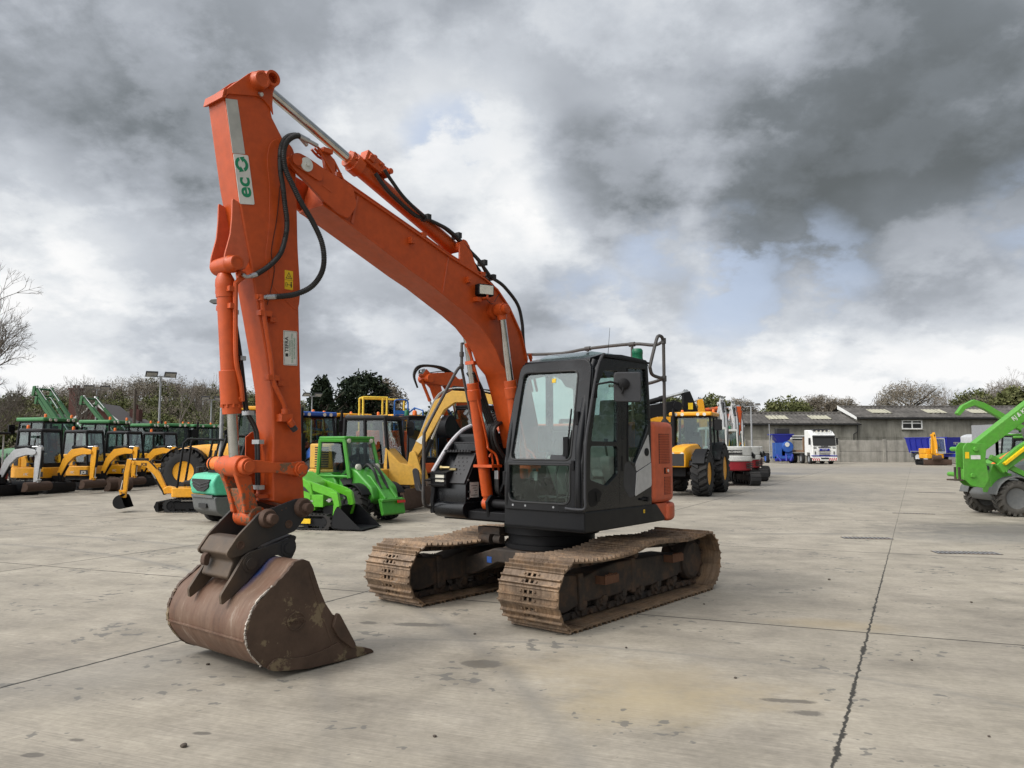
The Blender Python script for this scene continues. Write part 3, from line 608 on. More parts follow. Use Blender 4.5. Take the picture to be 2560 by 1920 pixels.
# arm hydraulic pipes on top of the boom
pp = MB()
for dy, dz in ((-.03, .035), (-.075, .035), (-.12, .04)):
    pp.tube(smoothpts([(3.50, dy+.05, 4.43), (3.42, dy+.04, 4.39), (3.31, dy+.03, 4.37), (3.26, dy, 4.30), (3.21, dy, 4.21+dz), (2.743, dy, 4.065+dz), (2.144, dy, 3.885+dz), (1.75, dy, 3.763+dz), (1.45, dy, 3.69+dz), (1.21, dy, 3.63+dz)], 4), .012, 7)
pp.tube([(3.50, .02, 4.43), (3.34, .02, 4.25), (3.30, .02, 4.20)], .010, 6); pp.tube([(3.30, .0, 4.36), (3.18, .0, 4.20)], .011, 6)
for x, z in ((3.24, 4.24), (2.15, 3.91), (1.24, 3.66)): pp.box(x-.03, x+.03, -.15, .0, z-.01, z+.035)
pp.prism(rpoly([(3.40, 4.245), (3.30, 4.215), (3.30, 4.36), (3.38, 4.42), (3.44, 4.42), (3.42, 4.34)], .02), -.02, .015)
pp.box(3.36, 3.46, -.05, .06, 4.395, 4.435); pp.build('hydraulic_pipes', 'orange', boom)
lugs = MB()
for x, z in ((3.12, 4.085), (2.335, 3.835), (1.49, 3.575)): lugs.box(x-.025, x+.025, -.022, .03, z-.045, z+.02); lugs.cyl((x, .03, z-.01), (x, .034, z-.01), .010, n=8)
lugs.pieces('hose_lug', 'orange', boom, bevel=.005)
wl = MB(); wl.prism([(3.02, 4.11), (3.0, 4.11), (3.06, 3.83), (3.085, 3.84)], -.0225, -.012); wl.prism([(1.79, 3.765), (1.775, 3.765), (1.86, 3.36), (1.872, 3.36)], -.0225, -.015); wl.pieces('weld_seam', 'orange_cw', boom)
# work lamp on the boom
wlp = MB(); Ml = fr((1.29, .085, 3.475), (-1, .35, 0), (0, 0, 1)); wlp.box(-.10, .10, -.065, .065, -.09, .0, Ml); wlp.build('work_lamp', 'black', boom, bevel=.015)
MB().box(-.085, .085, -.05, .05, .0, .006, Ml).build('work_lamp_lens', 'lens', boom, bevel=.004)
br = MB(); br.box(1.24, 1.32, -.02, .10, 3.375, 3.39); br.tube([(1.28, .09, 3.38), (1.28, .09, 3.42)], .012); br.box(1.33, 1.40, -.02, .05, 3.34, 3.385); br.build('lamp_bracket', 'orange', boom)
MB().tube(smoothpts([(1.28, .06, 3.40), (1.22, .05, 3.36), (1.12, .03, 3.35), (1.0, .0, 3.46), (.93, -.01, 3.50)], 4), .004, 5).build('lamp_cable', 'rubber', boom)
ps = MB(); ps.cyl((1.064, -.55, 3.28), (1.064, .19, 3.28), .055, n=24); ps.cyl((1.064, -.022, 3.28), (1.064, .03, 3.28), .10, n=28); ps.cyl((1.064, .155, 3.28), (1.064, .20, 3.28), .05, n=20); ps.cyl((1.064, .20, 3.28), (1.064, .204, 3.28), .035, n=20); ps.build('cylinder_cross_pin', 'orange', boom, bevel=.004)
# arm cylinder on top of the boom
ac = MB(); A0 = Vector((1.541, -.18, 3.93)); A1 = Vector((3.93, -.18, 4.89)); AD = (A1-A0).normalized()
ac.cyl(A0, A0+AD*1.50, .078, n=24); ac.lathe(A0+AD*1.42, AD, [(0, .078), (0, .10), (.10, .10), (.105, .085), (.16, .085), (.16, .04)], 20)
ac.cyl(A0-Vector((0, .16, 0)), A0+Vector((0, .17, 0)), .055, n=20); ac.cyl(A0+Vector((0, .10, 0)), A0+Vector((0, .17, 0)), .07, n=20)
ac.prism([(1.62, 3.73), (1.30, 3.64), (1.47, 3.95), (1.56, 4.0), (1.62, 3.95)], -.03, -.005); ac.prism([(1.62, 3.73), (1.30, 3.64), (1.47, 3.95), (1.56, 4.0), (1.62, 3.95)], -.355, -.33)
for i in range(8): a = 2*pi*i/8; ac.cyl(A0+AD*1.51+Vector((0, .088*cos(a), .088*sin(a))), A0+AD*1.55+Vector((0, .088*cos(a), .088*sin(a))), .012, n=6)
armc = ac.build('arm_cylinder', 'orange', EX, bevel=.004)
rd = MB(); rd.cyl(A0+AD*1.5, A1-AD*.05, .046, n=24); rd.build('arm_cylinder_rod', 'chrome', armc)
vb = MB(); Mv = fr(A0+AD*1.33+Vector((0, .06, .10)), AD, (0, 1, 0)); vb.box(-.13, .10, -.06, .05, -.05, .07, Mv); vb.box(-.22, -.11, -.05, .06, -.03, .05, Mv); vb.box(.0, .07, -.08, .07, -.02, .05, Mv); vb.cyl(Mv @ Vector((-.02, 0, .07)), Mv @ Vector((-.02, 0, .10)), .03, n=8); vb.cyl(Mv @ Vector((-.19, .05, .02)), Mv @ Vector((-.19, .10, .02)), .03, n=10)
for q in (-.16, -.08, .05): vb.cyl(Mv @ Vector((q, .05, .03)), Mv @ Vector((q, .075, .03)), .016, n=6)
vb.build('valve_block', 'orange', armc, bevel=.006)
th = MB()
th.tube(smoothpts([(2.76, -.06, 4.41), (2.66, -.04, 4.30), (2.535, -.03, 4.22), (2.24, -.06, 4.12), (2.07, -.08, 4.125), (1.77, -.08, 4.085), (1.45, -.08, 3.945), (1.21, -.08, 3.825), (1.09, -.08, 3.70)], 5), .021, 8)
th.tube(smoothpts([(2.70, .0, 4.45), (2.60, .0, 4.36), (2.40, -.02, 4.235), (2.07, -.05, 4.12), (1.77, -.03, 4.06), (1.45, -.02, 3.90), (1.24, -.02, 3.77), (1.12, -.02, 3.68)], 5), .018, 8)
th.tube(smoothpts([(1.15, -.05, 3.683), (.95, -.05, 3.645), (.80, -.05, 3.585), (.571, -.06, 3.43), (.475, -.07, 3.23), (.43, -.09, 3.04), (.36, -.12, 2.82)], 5), .02, 8)
th.tube(smoothpts([(1.5, -.10, 3.86), (1.3, -.10, 3.80), (1.12, -.10, 3.67), (.95, -.10, 3.58), (.68, -.10, 3.33), (.50, -.12, 3.02), (.38, -.15, 2.80)], 5), .016, 8)
for x, z in ((2.08, 4.125), (1.62, 4.03), (1.2, 3.81), (1.05, 3.67)): th.box(x-.025, x+.025, -.11, .0, z-.03, z+.03)
th.build('boom_hoses', 'rubber', boom)
fp = MB()
for y in (-.03, -.10, -.16): fp.tube([(.37, y, 2.83), (.33, y, 2.68), (.24, y, 2.42)], .016, 7); fp.cyl((.38, y, 2.86), (.36, y, 2.80), .024, n=8)
fp.box(.28, .38, -.2, .02, 2.70, 2.76); fp.build('boom_base_pipes', 'orange', boom)

# boom lift cylinders
for s, y in ((1, .105), (-1, -.465)):
    P1 = Vector((1.064, y, 3.28)); P0 = Vector((.62, y, 1.09)); D = (P1-P0).normalized()
    c = MB(); c.cyl(P0+D*.10, P0+D*1.36, .068, n=24); c.lathe(P0+D*1.24, D, [(0, .068), (.0, .078), (.05, .08), (.12, .08), (.125, .072), (.20, .072), (.2, .035)], 24)
    c.cyl(P0-Vector((0, .05, 0)), P0+Vector((0, .05, 0)), .075, n=20); c.cyl(P0, P0+D*.14, .055, n=16)
    bc_ = c.build('boom_cylinder', 'orange', EX, bevel=.003)
    r = MB(); r.cyl(P0+D*1.3, P1-D*.03, .04, n=24); r.build('boom_cylinder_rod', 'chrome', bc_)
    e = MB(); e.cyl(P1-Vector((0, .048, 0)), P1+Vector((0, .048, 0)), .075, n=24); e.cyl(P1-D*.02, P1-D*.11, .055, n=16); e.build('rod_eye', 'orange', bc_, bevel=.005)
    q = MB(); yo = y+.085
    q.tube(smoothpts([P0+D*1.30+Vector((.03, .06, 0)), P0+D*.95+Vector((.0, .085, 0)), P0+D*.72+Vector((-.02, .09, 0)), P0+D*.66+Vector((-.01, .10, 0)), P0+D*.60+Vector((-.07, .14, 0)), P0+D*.52+Vector((-.08, .16, 0)), P0+D*.40+Vector((-.08, .16, 0))], 4), .014, 8)
    q.tube(smoothpts([P0+D*.56+Vector((-.02, .09, 0)), P0+D*.60+Vector((-.05, .10, 0)), P0+D*.55+Vector((-.06, .10, 0)), P0+D*.40+Vector((-.05, .10, 0))], 4), .012, 8)
    cc = P0+D*.45; q.box(cc.x-.10, cc.x+.085, y-.085, y+.20, cc.z-.012, cc.z+.02); q.build('cylinder_pipes', 'orange', bc_)
    f = MB()
    for k in range(3): a = P0+D*.40+Vector((-.09+.02*k, .10+.035*k, 0)); f.cyl(a, a-Vector((0, 0, .10)), .017, n=8)
    f.pieces('hose_fitting', 'zinc', bc_); f = MB()
    for k in range(3): a = P0+D*.40+Vector((-.09+.02*k, .10+.035*k, -.1)); f.tube(smoothpts([a, a+Vector((-.02, 0, -.15)), a+Vector((-.15, -.02, -.22))], 4), .016, 7)
    f.pieces('lift_hose', 'rubber', bc_)
hz = MB()
for k in range(6): hz.tube(smoothpts([(.45, -.28-.07*k, 1.55), (.66, -.30-.06*k, 1.78), (.70-.03*k, -.30-.06*k, 1.98), (.45, -.30-.05*k, 2.06+.02*k), (.2, -.3-.04*k, 1.95)], 5), .022, 8)
for k in range(4): hz.tube(smoothpts([(.95, -.42-.03*k, 2.62), (.80, -.42-.03*k, 2.45), (.62, -.42-.03*k, 2.10), (.45, -.42-.03*k, 1.8)], 4), .017, 8)
hz.build('hose_bundle', 'rubber', EX)
up2 = MB()
for k in range(3): up2.tube(smoothpts([(1.08-.02*k, -.40-.03*k, 2.95), (.99-.02*k, -.40-.03*k, 2.78), (.92, -.40-.03*k, 2.62), (.86, -.41-.03*k, 2.52)], 4), .013, 7)
up2.box(.90, 1.0, -.50, -.37, 2.71, 2.75); up2.build('boom_side_pipes', 'orange', EX)

# stick (dipper arm) ---------------------------------------------------------
stick_o = [(4.365, 4.60), (4.34, 4.645), (4.165, 4.86), (4.072, 4.922), (4.03, 4.94), (3.96, 4.948), (3.924, 4.913), (3.918, 4.868), (3.934, 4.792), (3.941, 4.726), (3.933, 4.633), (3.918, 4.579), (3.809, 4.429), (3.735, 4.333), (3.665, 4.15), (3.66, 3.854), (3.645, 3.516), (3.615, 3.104), (3.568, 2.242), (3.539, 1.614), (3.50, 1.26), (3.55, 1.19), (3.63, 1.24), (3.82, 1.30), (3.829, 1.52), (3.833, 1.889), (3.858, 2.225), (3.925, 2.551), (3.994, 2.853), (4.033, 3.016), (4.085, 3.274), (4.152, 3.541), (4.199, 3.75), (4.237, 3.91)]
sm = MB(); sm.prism(stick_o, -.315, -.05)
stick = sm.build('stick', 'orange', EX, bevel=.016, seg=3)
tp = MB(); tph = [(4.395, 4.585), (4.37, 4.66), (4.165, 4.875), (4.075, 4.937), (4.03, 4.955), (3.95, 4.962), (3.905, 4.915), (3.905, 4.868), (3.93, 4.79), (3.932, 4.68), (3.92, 4.60), (3.96, 4.66), (4.02, 4.70), (4.08, 4.71), (4.34, 4.635)]
for y0, y1 in ((-.052, -.034), (-.331, -.313)): tp.prism(tph, y0, y1)
tp.prism([(4.40, 4.585), (4.385, 4.66), (4.355, 4.675), (4.36, 4.60)], -.331, -.034)
tp.build('stick_head_plates', 'orange', stick, bevel=.004)
hb = MB(); hb.lathe((4.077, -.05, 4.835), (0, 1, 0), [(0, .09), (.03, .075), (.085, .07), (.09, .066), (.09, .048), (.086, .048), (.086, 0)], 28); hb.lathe((3.972, -.05, 4.888), (0, 1, 0), [(0, .078), (.045, .07), (.08, .068), (.08, .045), (.0, .043)], 28)
hb.build('pin_bosses', 'orange', stick, bevel=.003)
MB().cyl((3.972, -.06, 4.888), (3.972, -.045, 4.888), .044, n=20).build('pin_bore', 'under', stick)
MB().cyl((4.06, -.03, 4.735), (4.06, -.0, 4.72), .018, n=6).build('grease_nipple', 'zinc', stick)
ds = MB(); ds.prism([(p.x, p.y) for p in [Vector((3.93, 4.20))+Vector((.17*cos(a), .26*sin(a))) for a in [2*pi*i/32 for i in range(32)]]], -.052, -.044)
dsk = [(3.70, 4.38), (3.84, 4.43), (3.94, 4.36), (3.97, 4.2), (3.93, 3.95), (3.93, 3.6), (3.96, 3.35), (3.88, 3.10), (3.62, 2.92), (3.60, 3.1), (3.64, 3.5), (3.66, 3.9)]
MB().prism(rpoly(dsk, .08, 5), -.051, -.045).build('doubler_plate', 'orange', stick, bevel=.004)
lg = MB()
for y0, y1 in ((-.295, -.277), (-.083, -.065)):
    lg.prism(rpoly([(4.20, 3.77), (4.262, 3.79), (4.262, 3.63), (4.271, 3.49), (4.294, 3.395), (4.318, 3.30, .05), (4.315, 3.21, .05), (4.24, 3.175, .05), (4.13, 3.22), (4.09, 3.30), (4.13, 3.50)], .02), y0, y1)
lg.pieces('cylinder_lug', 'orange_cw', stick, bevel=.004)
pn = MB(); pn.lathe((4.255, -.065, 3.243), (0, 1, 0), [(0, .075), (.02, .062), (.09, .058), (.092, .054), (.092, .042), (.088, .042), (.088, 0)], 24); pn.build('lug_pin_boss', 'orange', stick)
MB().prism(rpoly([(4.361, 4.592), (4.256, 4.617), (4.171, 4.181), (4.283, 4.157)], .004), -.049, -.0455).build('reflective_strip', 'greydecal', stick)
MB().prism(rpoly([(4.278, 4.155), (4.144, 4.178), (4.071, 3.776), (4.207, 3.750)], .014), -.049, -.0445).build('round_corner_sticker', 'decal', stick)
ME = fr((4.175, -.0442, 3.965), (.18, 0, .98), (.98, 0, -.18))
text('sticker_lettering', 'ec', .178, 'ecogreen', stick, ME @ Matrix.Translation((-.066, .008, 0)) @ Matrix.Scale(1.04, 4, (1, 0, 0)), .0006, bold=.0045)
def arc(a0, a1, r0, r1, n=14): return [(r1*cos(a0+(a1-a0)*i/n), r1*sin(a0+(a1-a0)*i/n)) for i in range(n+1)]+[(r0*cos(a1+(a0-a1)*i/n), r0*sin(a1+(a0-a1)*i/n)) for i in range(n+1)]
lo_ = MB(); Mo = ME @ Matrix.Translation((.123, .004, 0))
for k in (0, pi):
    R_ = Mo @ Matrix.Rotation(k, 4, 'Z')
    lo_.prism(arc(radians(20), radians(150), .034, .060), 0, .0012, 'xy', R_)
    a = radians(158); d = Vector((-sin(a), cos(a))); c0 = Vector((.047*cos(a), .047*sin(a)))-d*.006; pr_ = Vector((cos(a), sin(a)))
    lo_.prism([tuple(c0+pr_*.027), tuple(c0-pr_*.027), tuple(c0+d*.040)], 0, .0012, 'xy', R_)
lo_.build('sticker_arrows', 'ecogreen', stick, smooth=0)
# yellow warning sticker
Mw = fr((3.722, -.0445, 3.195), (-1, 0, .02), (.05, 0, 1))
MB().prism(rpoly([(-.042, -.083), (.042, -.083), (.042, .083), (-.042, .083)], .006), -.004, 0, 'xy', Mw).build('warning_sticker', 'yellowdecal', stick)
wk = MB()
tri = [(-.032, .012), (.032, .012), (0, .068)]; tri2 = [(-.022, .018), (.022, .018), (0, .056)]
for i in range(3):
    a, b = Vector(tri[i]), Vector(tri[(i+1) % 3]); n_ = Vector((-(b-a).y, (b-a).x)).normalized()*.005
    wk.prism([tuple(a), tuple(b), tuple(b+n_), tuple(a+n_)], 0, .0006, 'xy', Mw)
for q in range(5): wk.prism([(-.008+.004*q, .024), (-.006+.004*q, .024), (-.006+.004*q, .03+.004*(q % 3)), (-.008+.004*q, .03+.004*(q % 3))], 0, .0006, 'xy', Mw)
wk.prism([(-.042, -.002), (.042, -.002), (.042, .0), (-.042, 0)], 0, .0006, 'xy', Mw)
for (a, b, c, d) in ((-.033, -.030, -.058, -.024), (-.018, -.015, -.058, -.024), (-.033, -.015, -.027, -.024), (-.033, -.015, -.058, -.055), (-.010, .010, -.043, -.039), (.018, .030, -.062, -.028)): wk.prism([(a, c), (b, c), (b, d), (a, d)], 0, .0006, 'xy', Mw)
wk.prism([(.024+.007*cos(i*pi/4), -.02+.007*sin(i*pi/4)) for i in range(8)], 0, .0006, 'xy', Mw)
for s_ in (1, -1): wk.prism([(.012*s_, -.041+.007), (.012*s_, -.041-.007), (.018*s_ if s_ > 0 else -.019, -.041)], 0, .0006, 'xy', Mw)
wk.build('warning_print', 'ink', stick, smooth=0)
# white notice sticker
Mt = fr((3.690, -.0445, 2.606), (.035, 0, 1), (1, 0, -.035))
MB().prism(rpoly([(-.149, -.069), (.149, -.069), (.149, .069), (-.149, .069)], .008), -.004, 0, 'xy', Mt).build('notice_plate', 'decal', stick)
bd = MB()
for a, b, c, d in ((-.143, .143, .061, .063), (-.143, .143, -.063, -.061), (-.143, -.141, -.063, .063), (.141, .143, -.063, .063)): bd.prism([(a, c), (b, c), (b, d), (a, d)], 0, .0005, 'xy', Mt)
bd.prism([(-.075, .024), (-.047, .024), (-.047, .052), (-.075, .052)], 0, .0005, 'xy', Mt); bd.build('notice_border', 'ink', stick, smooth=0)
text('notice_heading', 'TEFRA', .046, 'ink', stick, Mt @ Matrix.Translation((.03, .037, 0)), .0005, bold=.0012)
text('notice_wording', 'FULLY AUTOMATIC\nDOUBLE LOCKING COUPLER FITTED\nNO SAFETY PIN REQUIRED', .0185, 'ecogreen', stick, Mt @ Matrix.Translation((0, -.018, 0)) @ Matrix.Scale(.83, 4, (1, 0, 0)) @ Matrix.Scale(1.25, 4, (0, 1, 0)), .0005)
# hydraulic pipe down the stick side
sp_ = MB(); sp_.tube(smoothpts([(4.016, -.005, 3.0), (4.0, -.005, 2.95), (3.988, -.005, 2.878), (3.906, -.005, 2.504), (3.876, -.005, 2.308), (3.80, -.005, 2.17), (3.764, -.005, 2.10), (3.762, -.005, 2.044)], 4), .02, 8); sp_.lathe((4.02, -.005, 2.985), (0, 0, 1), [(-.02, .0), (-.02, .03), (.03, .03), (.03, 0)], 10)
sp_.cyl((4.02, -.005, 3.0), (4.06, 0, 2.995), .022)
for x, z in ((3.964, 2.867), (3.875, 2.335)): sp_.box(x-.05, x+.06, -.052, .012, z-.022, z+.022); sp_.box(x-.12, x-.05, -.052, -.01, z-.062, z-.022); sp_.cyl((x-.085, -.01, z-.042), (x-.085, -.007, z-.042), .01, n=6)
sp_.box(3.70, 3.81, -.052, .03, 1.97, 2.035); sp_.cyl((3.76, 0, 2.035), (3.76, 0, 2.075), .034, n=12); sp_.cyl((3.74, .03, 1.98), (3.70, .03, 1.94), .03, n=8); sp_.build('stick_pipe', 'orange', stick, bevel=.004)
MB().tube([(3.705, .0, 1.955), (3.655, .0, 1.90)], .028, 10).build('rubber_cap', 'midgrey', stick)
bh = MB()
for dx in (0, .035): bh.tube(smoothpts([(4.19+dx*.2, -.19+dx, 3.0), (4.185, -.19+dx, 2.95), (4.16, -.19+dx, 2.85), (4.085, -.19+dx, 2.477), (4.03, -.19+dx, 2.12), (4.0, -.19+dx, 2.03), (3.925, -.19+dx, 1.90), (3.905, -.19+dx, 1.75), (3.895, -.19+dx, 1.55), (3.89, -.19+dx, 1.40)], 5), .013, 7)
bh.build('stick_hoses', 'rubber', stick)
bcl = MB()
for x, z in ((4.172, 2.865), (4.095, 2.49), (4.005, 2.04), (3.905, 1.80), (3.89, 1.42)): bcl.box(x-.03, x+.02, -.225, -.12, z-.018, z+.018)
bcl.pieces('hose_clip', 'zinc', stick)
bpn = MB(); bpn.prism([(3.845, 1.9), (3.90, 1.88), (3.95, 1.84), (3.94, 1.35), (3.86, 1.28), (3.83, 1.4)], -.29, -.278); bpn.box(3.83, 3.93, -.28, -.1, 1.33, 1.36); bpn.build('hose_guard', 'orange', stick, bevel=.003)
# big corrugated hoses that loop from the boom nose to the stick
def corrugated(name, pts, r):
    P = smoothpts(pts, 40); P2 = [P[0]]; acc = 0
    for a, b in zip(P, P[1:]):
        acc += (b-a).length
        if acc >= .0065: P2.append(b); acc = 0
    R = [r*(1.0 if (i//1) % 2 else .80) for i in range(len(P2))]
    MB().tube(P2, R, 12).build(name, 'rubber', stick, smooth=60)
corrugated('looped_hose', [(3.71, .04, 4.462), (3.762, .04, 4.45), (3.834, .045, 4.408), (3.882, .05, 4.335), (3.901, .05, 4.235), (3.889, .045, 4.08), (3.86, .04, 3.97), (3.833, .03, 3.84), (3.80, .02, 3.69), (3.80, .01, 3.564), (3.842, .0, 3.40), (3.944, -.005, 3.274), (4.064, -.01, 3.18)], .024)
corrugated('looped_hose', [(3.735, .08, 4.444), (3.789, .08, 4.421), (3.852, .08, 4.362), (3.886, .08, 4.276), (3.883, .08, 4.17), (3.852, .08, 4.08), (3.792, .08, 3.99), (3.701, .08, 3.86), (3.578, .08, 3.715), (3.481, .08, 3.56), (3.451, .08, 3.403), (3.475, .07, 3.27), (3.563, .05, 3.146), (3.717, .03, 3.06), (3.90, .01, 3.015)], .026)
ft = MB(); ft.cyl((4.06, -.01, 3.182), (4.11, -.01, 3.158), .022, n=8); ft.tube([(4.11, -.01, 3.158), (4.15, -.012, 3.145), (4.185, -.012, 3.16)], .016); ft.cyl((3.89, .01, 3.017), (3.97, .0, 3.002), .025, n=8); ft.cyl((3.97, .0, 3.002), (4.03, -.003, 2.995), .018, n=8); ft.cyl((3.73, .06, 4.45), (3.62, .05, 4.44), .026, n=10); ft.cyl((3.62, .05, 4.44), (3.52, .04, 4.43), .02, n=8); ft.cyl((3.70, .03, 4.46), (3.60, .0, 4.42), .018, n=8); ft.pieces('hose_end', 'zinc', stick)
wr = MB(); wr.tube(smoothpts([(3.835, -.04, 4.0), (3.86, -.04, 3.7), (3.905, -.04, 3.4), (3.87, -.04, 3.25), (3.93, -.04, 2.95)], 5), .003, 4); wr.build('loose_wire', 'rubber', stick)

# bucket cylinder
B0 = Vector((4.252, -.18, 3.243)); B1 = Vector((4.105, -.18, 1.60)); BD = (B1-B0).normalized()
bc = MB(); bc.cyl(B0+BD*.12, B0+BD*1.10, .072, n=24); bc.lathe(B0+BD*.86, BD, [(0, .072), (.005, .086), (.28, .086), (.285, .076), (.36, .076), (.36, .03)], 24)
bc.cyl(B0-Vector((0, .11, 0)), B0+Vector((0, .11, 0)), .07, n=20); bc.lathe(B0+BD*.06, BD, [(0, .05), (.05, .075), (.10, .08), (.12, .078), (.20, .078), (.2, .07)], 20)
for z in (.2, .34): q = B0+BD*z; bc.box(q.x-.02, q.x+.03, -.29, -.07, q.z-.022, q.z+.022); bc.cyl((q.x, -.30, q.z), (q.x, -.27, q.z), .026, n=8)
for i in range(10): a = 2*pi*i/10; q = B0+BD*1.14; bc.cyl(q+Vector((.078*cos(a), .078*sin(a), 0)), q+BD*.03+Vector((.078*cos(a), .078*sin(a), 0)), .012, n=6)
buc = bc.build('bucket_cylinder', 'orange', EX, bevel=.003)
r = MB(); r.cyl(B0+BD*1.08, B1-BD*.02, .043, n=24); r.build('bucket_cylinder_rod', 'chrome', buc)
q = MB(); q.tube(smoothpts([(4.14, -.06, 3.16), (4.20, -.07, 3.10), (4.205, -.075, 3.05), (4.19, -.085, 2.7), (4.175, -.085, 2.45), (4.13, -.08, 2.27), (4.11, -.085, 2.13)], 4), .02, 8); q.cyl((4.14, -.06, 3.17), (4.20, -.05, 3.175), .026); q.cyl((4.11, -.085, 2.15), (4.12, -.13, 2.15), .026); q.build('cylinder_feed_pipe', 'orange', buc)
# links
lk = MB()
for y0, y1 in ((-.022, .012), (-.375, -.341)): lk.prism(rpoly(offset_poly([(4.12, 1.60), (4.0, 1.60), (3.85, 1.585), (3.70, 1.575), (3.56, 1.57)], [.105, .10, .085, .10, .135]), .02), y0, y1)
for x, z in ((4.105, 1.60), (3.60, 1.565)): lk.cyl((x, -.395, z), (x, .03, z), .066, n=24); lk.cyl((x, .03, z), (x, .045, z), .048, n=20)
lk.build('side_links', 'orange2', EX, bevel=.006)
tl = MB(); tl.cyl((4.105, -.33, 1.60), (4.105, -.035, 1.60), .088, n=24)
for y0, y1, yb0, yb1 in ((-.105, -.05, -.12, -.07), (-.315, -.26, -.29, -.24)):
    rings = []
    for t, w in ((0, .16), (.15, .145), (.5, .13), (.85, .15), (1, .17)):
        c = Vector((4.105, 0, 1.55)).lerp(Vector((3.985, 0, 1.20)), t); a = y0+(yb0-y0)*t; b = y1+(yb1-y1)*t
        rings.append([(c.x-w/2, a, c.z-.03), (c.x+w/2, a, c.z+.02), (c.x+w/2, b, c.z+.02), (c.x-w/2, b, c.z-.03)])
    tl.loft(rings)
tl.prism([(4.10, 1.42), (4.06, 1.42), (3.97, 1.2), (4.03, 1.2)], -.28, -.08)
tl.cyl((3.955, -.31, 1.185), (3.955, -.05, 1.185), .085, n=24); tl.build('tipping_link', 'orange2', EX, bevel=.012, seg=3)

# quick coupler
cm = MB()
cpl = [(3.528, 1.229), (3.536, 1.288), (3.578, 1.325), (3.67, 1.318), (3.849, 1.268), (3.999, 1.234), (4.20, 1.052), (4.295, .927), (4.26, .885), (4.155, .90), (3.917, .99), (3.663, 1.05), (3.585, 1.135)]
for y0, y1 in ((.018, .045), (-.405, -.378)): cm.prism(rpoly(cpl, .03), y0, y1)
CP = cm.build('quick_coupler', 'coupler', EX, bevel=.006)
cb = MB(); cb.prism(rpoly([(4.285, .925), (4.215, .86), (4.265, .735), (4.195, .70), (4.10, .80), (4.06, .93), (4.0, .95), (4.0, 1.02), (4.12, 1.05), (4.20, 1.04)], .02), -.378, .018); cb.prism([(3.95, .94), (3.66, 1.02), (3.60, 1.0), (3.62, .955), (3.66, .93), (3.95, .88)], -.35, -.01); cb.build('coupler_hook_body', 'coupler', CP, bevel=.015)
eye = MB(); eye.prism(rpoly([(4.24, .92), (4.30, .90), (4.31, .82), (4.26, .80)], .03), -.32, -.26); eye.build('lifting_eye', 'rustbucket', CP, bevel=.008)
cpn = MB()
for x, z, rr_ in ((3.941, 1.178, .078), (3.60, 1.245, .082)): cpn.lathe((x, .045, z), (0, 1, 0), [(0, rr_), (.03, rr_), (.05, rr_*.85), (.05, .042), (.11, .042), (.115, .036), (.115, 0)], 24)
for x, z in ((3.73, 1.115), (4.17, .985)): cpn.lathe((x, .045, z), (0, 1, 0), [(0, .035), (.006, .035), (.006, .024), (.001, .022), (.001, 0)], 18)
for x, z in ((3.80, 1.235), (3.76, 1.25)): cpn.cyl((x, .045, z), (x, .048, z), .007, n=8)
cpn.pieces('coupler_pin', 'rustbucket', CP)
# bucket
def jag(pts, i0, i1, n, amp):
    out = []
    for i, p in enumerate(pts):
        out.append(p)
        if i0 <= i < i1:
            q = pts[(i+1) % len(pts)]
            for k in range(1, n): t = k/n; out.append((p[0]+(q[0]-p[0])*t+random.uniform(-amp, amp), p[1]+(q[1]-p[1])*t+random.uniform(-amp, amp)))
    return out
back = [(3.845, .873), (3.92, .862), (4.012, .780), (4.112, .700), (4.235, .612), (4.292, .530), (4.328, .447), (4.336, .361), (4.318, .283), (4.270, .206), (4.195, .122), (4.09, .066), (3.95, .038), (3.80, .024), (3.55, .010), (3.31, .006)]
front = [(3.25, .012), (3.30, .100), (3.335, .135), (3.50, .37), (3.553, .40), (3.624, .494), (3.689, .623), (3.755, .786), (3.79, .85)]
bs = MB()
for y0, y1 in ((.392, .424), (-.786, -.754)): bs.prism(jag(back, 1, 8, 7, .006)+front, y0, y1)
BK = bs.build('bucket', 'bside', EX, bevel=.003)
fine = smoothpts([(x, 0, z) for x, z in back], 4); inner = []
rings = []
for p in fine: rings.append(p)
wrapm = MB(); n_ = len(fine)
# shell wrap with thickness, pulled 6 mm inside the side plates' edge
sh = []
for i, p in enumerate(fine):
    a = fine[min(i+1, n_-1)]-fine[max(i-1, 0)]; nn = Vector((-a.z, 0, a.x)).normalized()   # inward
    c = Vector((3.8, 0, .4))-p
    if nn.dot(c) < 0: nn = -nn
    o_ = p+nn*.008; q_ = p+nn*.036
    sh.append([(o_.x, -.76, o_.z), (o_.x, .398, o_.z), (q_.x, .398, q_.z), (q_.x, -.76, q_.z)])
wrapm.loft(sh); wrapm.build('bucket_shell', 'bback', BK, smooth=50)
ed_ = MB(); pe = []
for q in smoothpts([(x, .414, z) for x, z in back[3:11]], 9):
    pe.append(q+Vector((random.uniform(-.002, .007), random.uniform(-.004, .004), random.uniform(-.003, .003))))
ed_.tube(pe, [random.uniform(.004, .012) for q in pe], 6); ed_.build('worn_edge', 'wornsteel', BK, smooth=0)
wd = MB(); wd.box(4.318, 4.337, -.75, .392, .318, .328); wd.tube([(4.328, -.75, .322), (4.328, .39, .322)], .009, 6); wd.build('shell_weld', 'bback', BK)
ee = MB()
ear = [(3.675, .90), (3.672, .955), (3.70, .995), (3.748, 1.005), (3.80, .985), (3.95, .95), (4.10, .925), (4.16, .885), (4.25, .75), (4.345, .62), (4.335, .545), (4.26, .59), (4.10, .72), (3.95, .85), (3.85, .88), (3.72, .82)]
for y0, y1 in ((.045, .075), (-.435, -.405)): ee.prism(jag(rpoly(ear, .02), 14, 26, 3, .003), y0, y1)
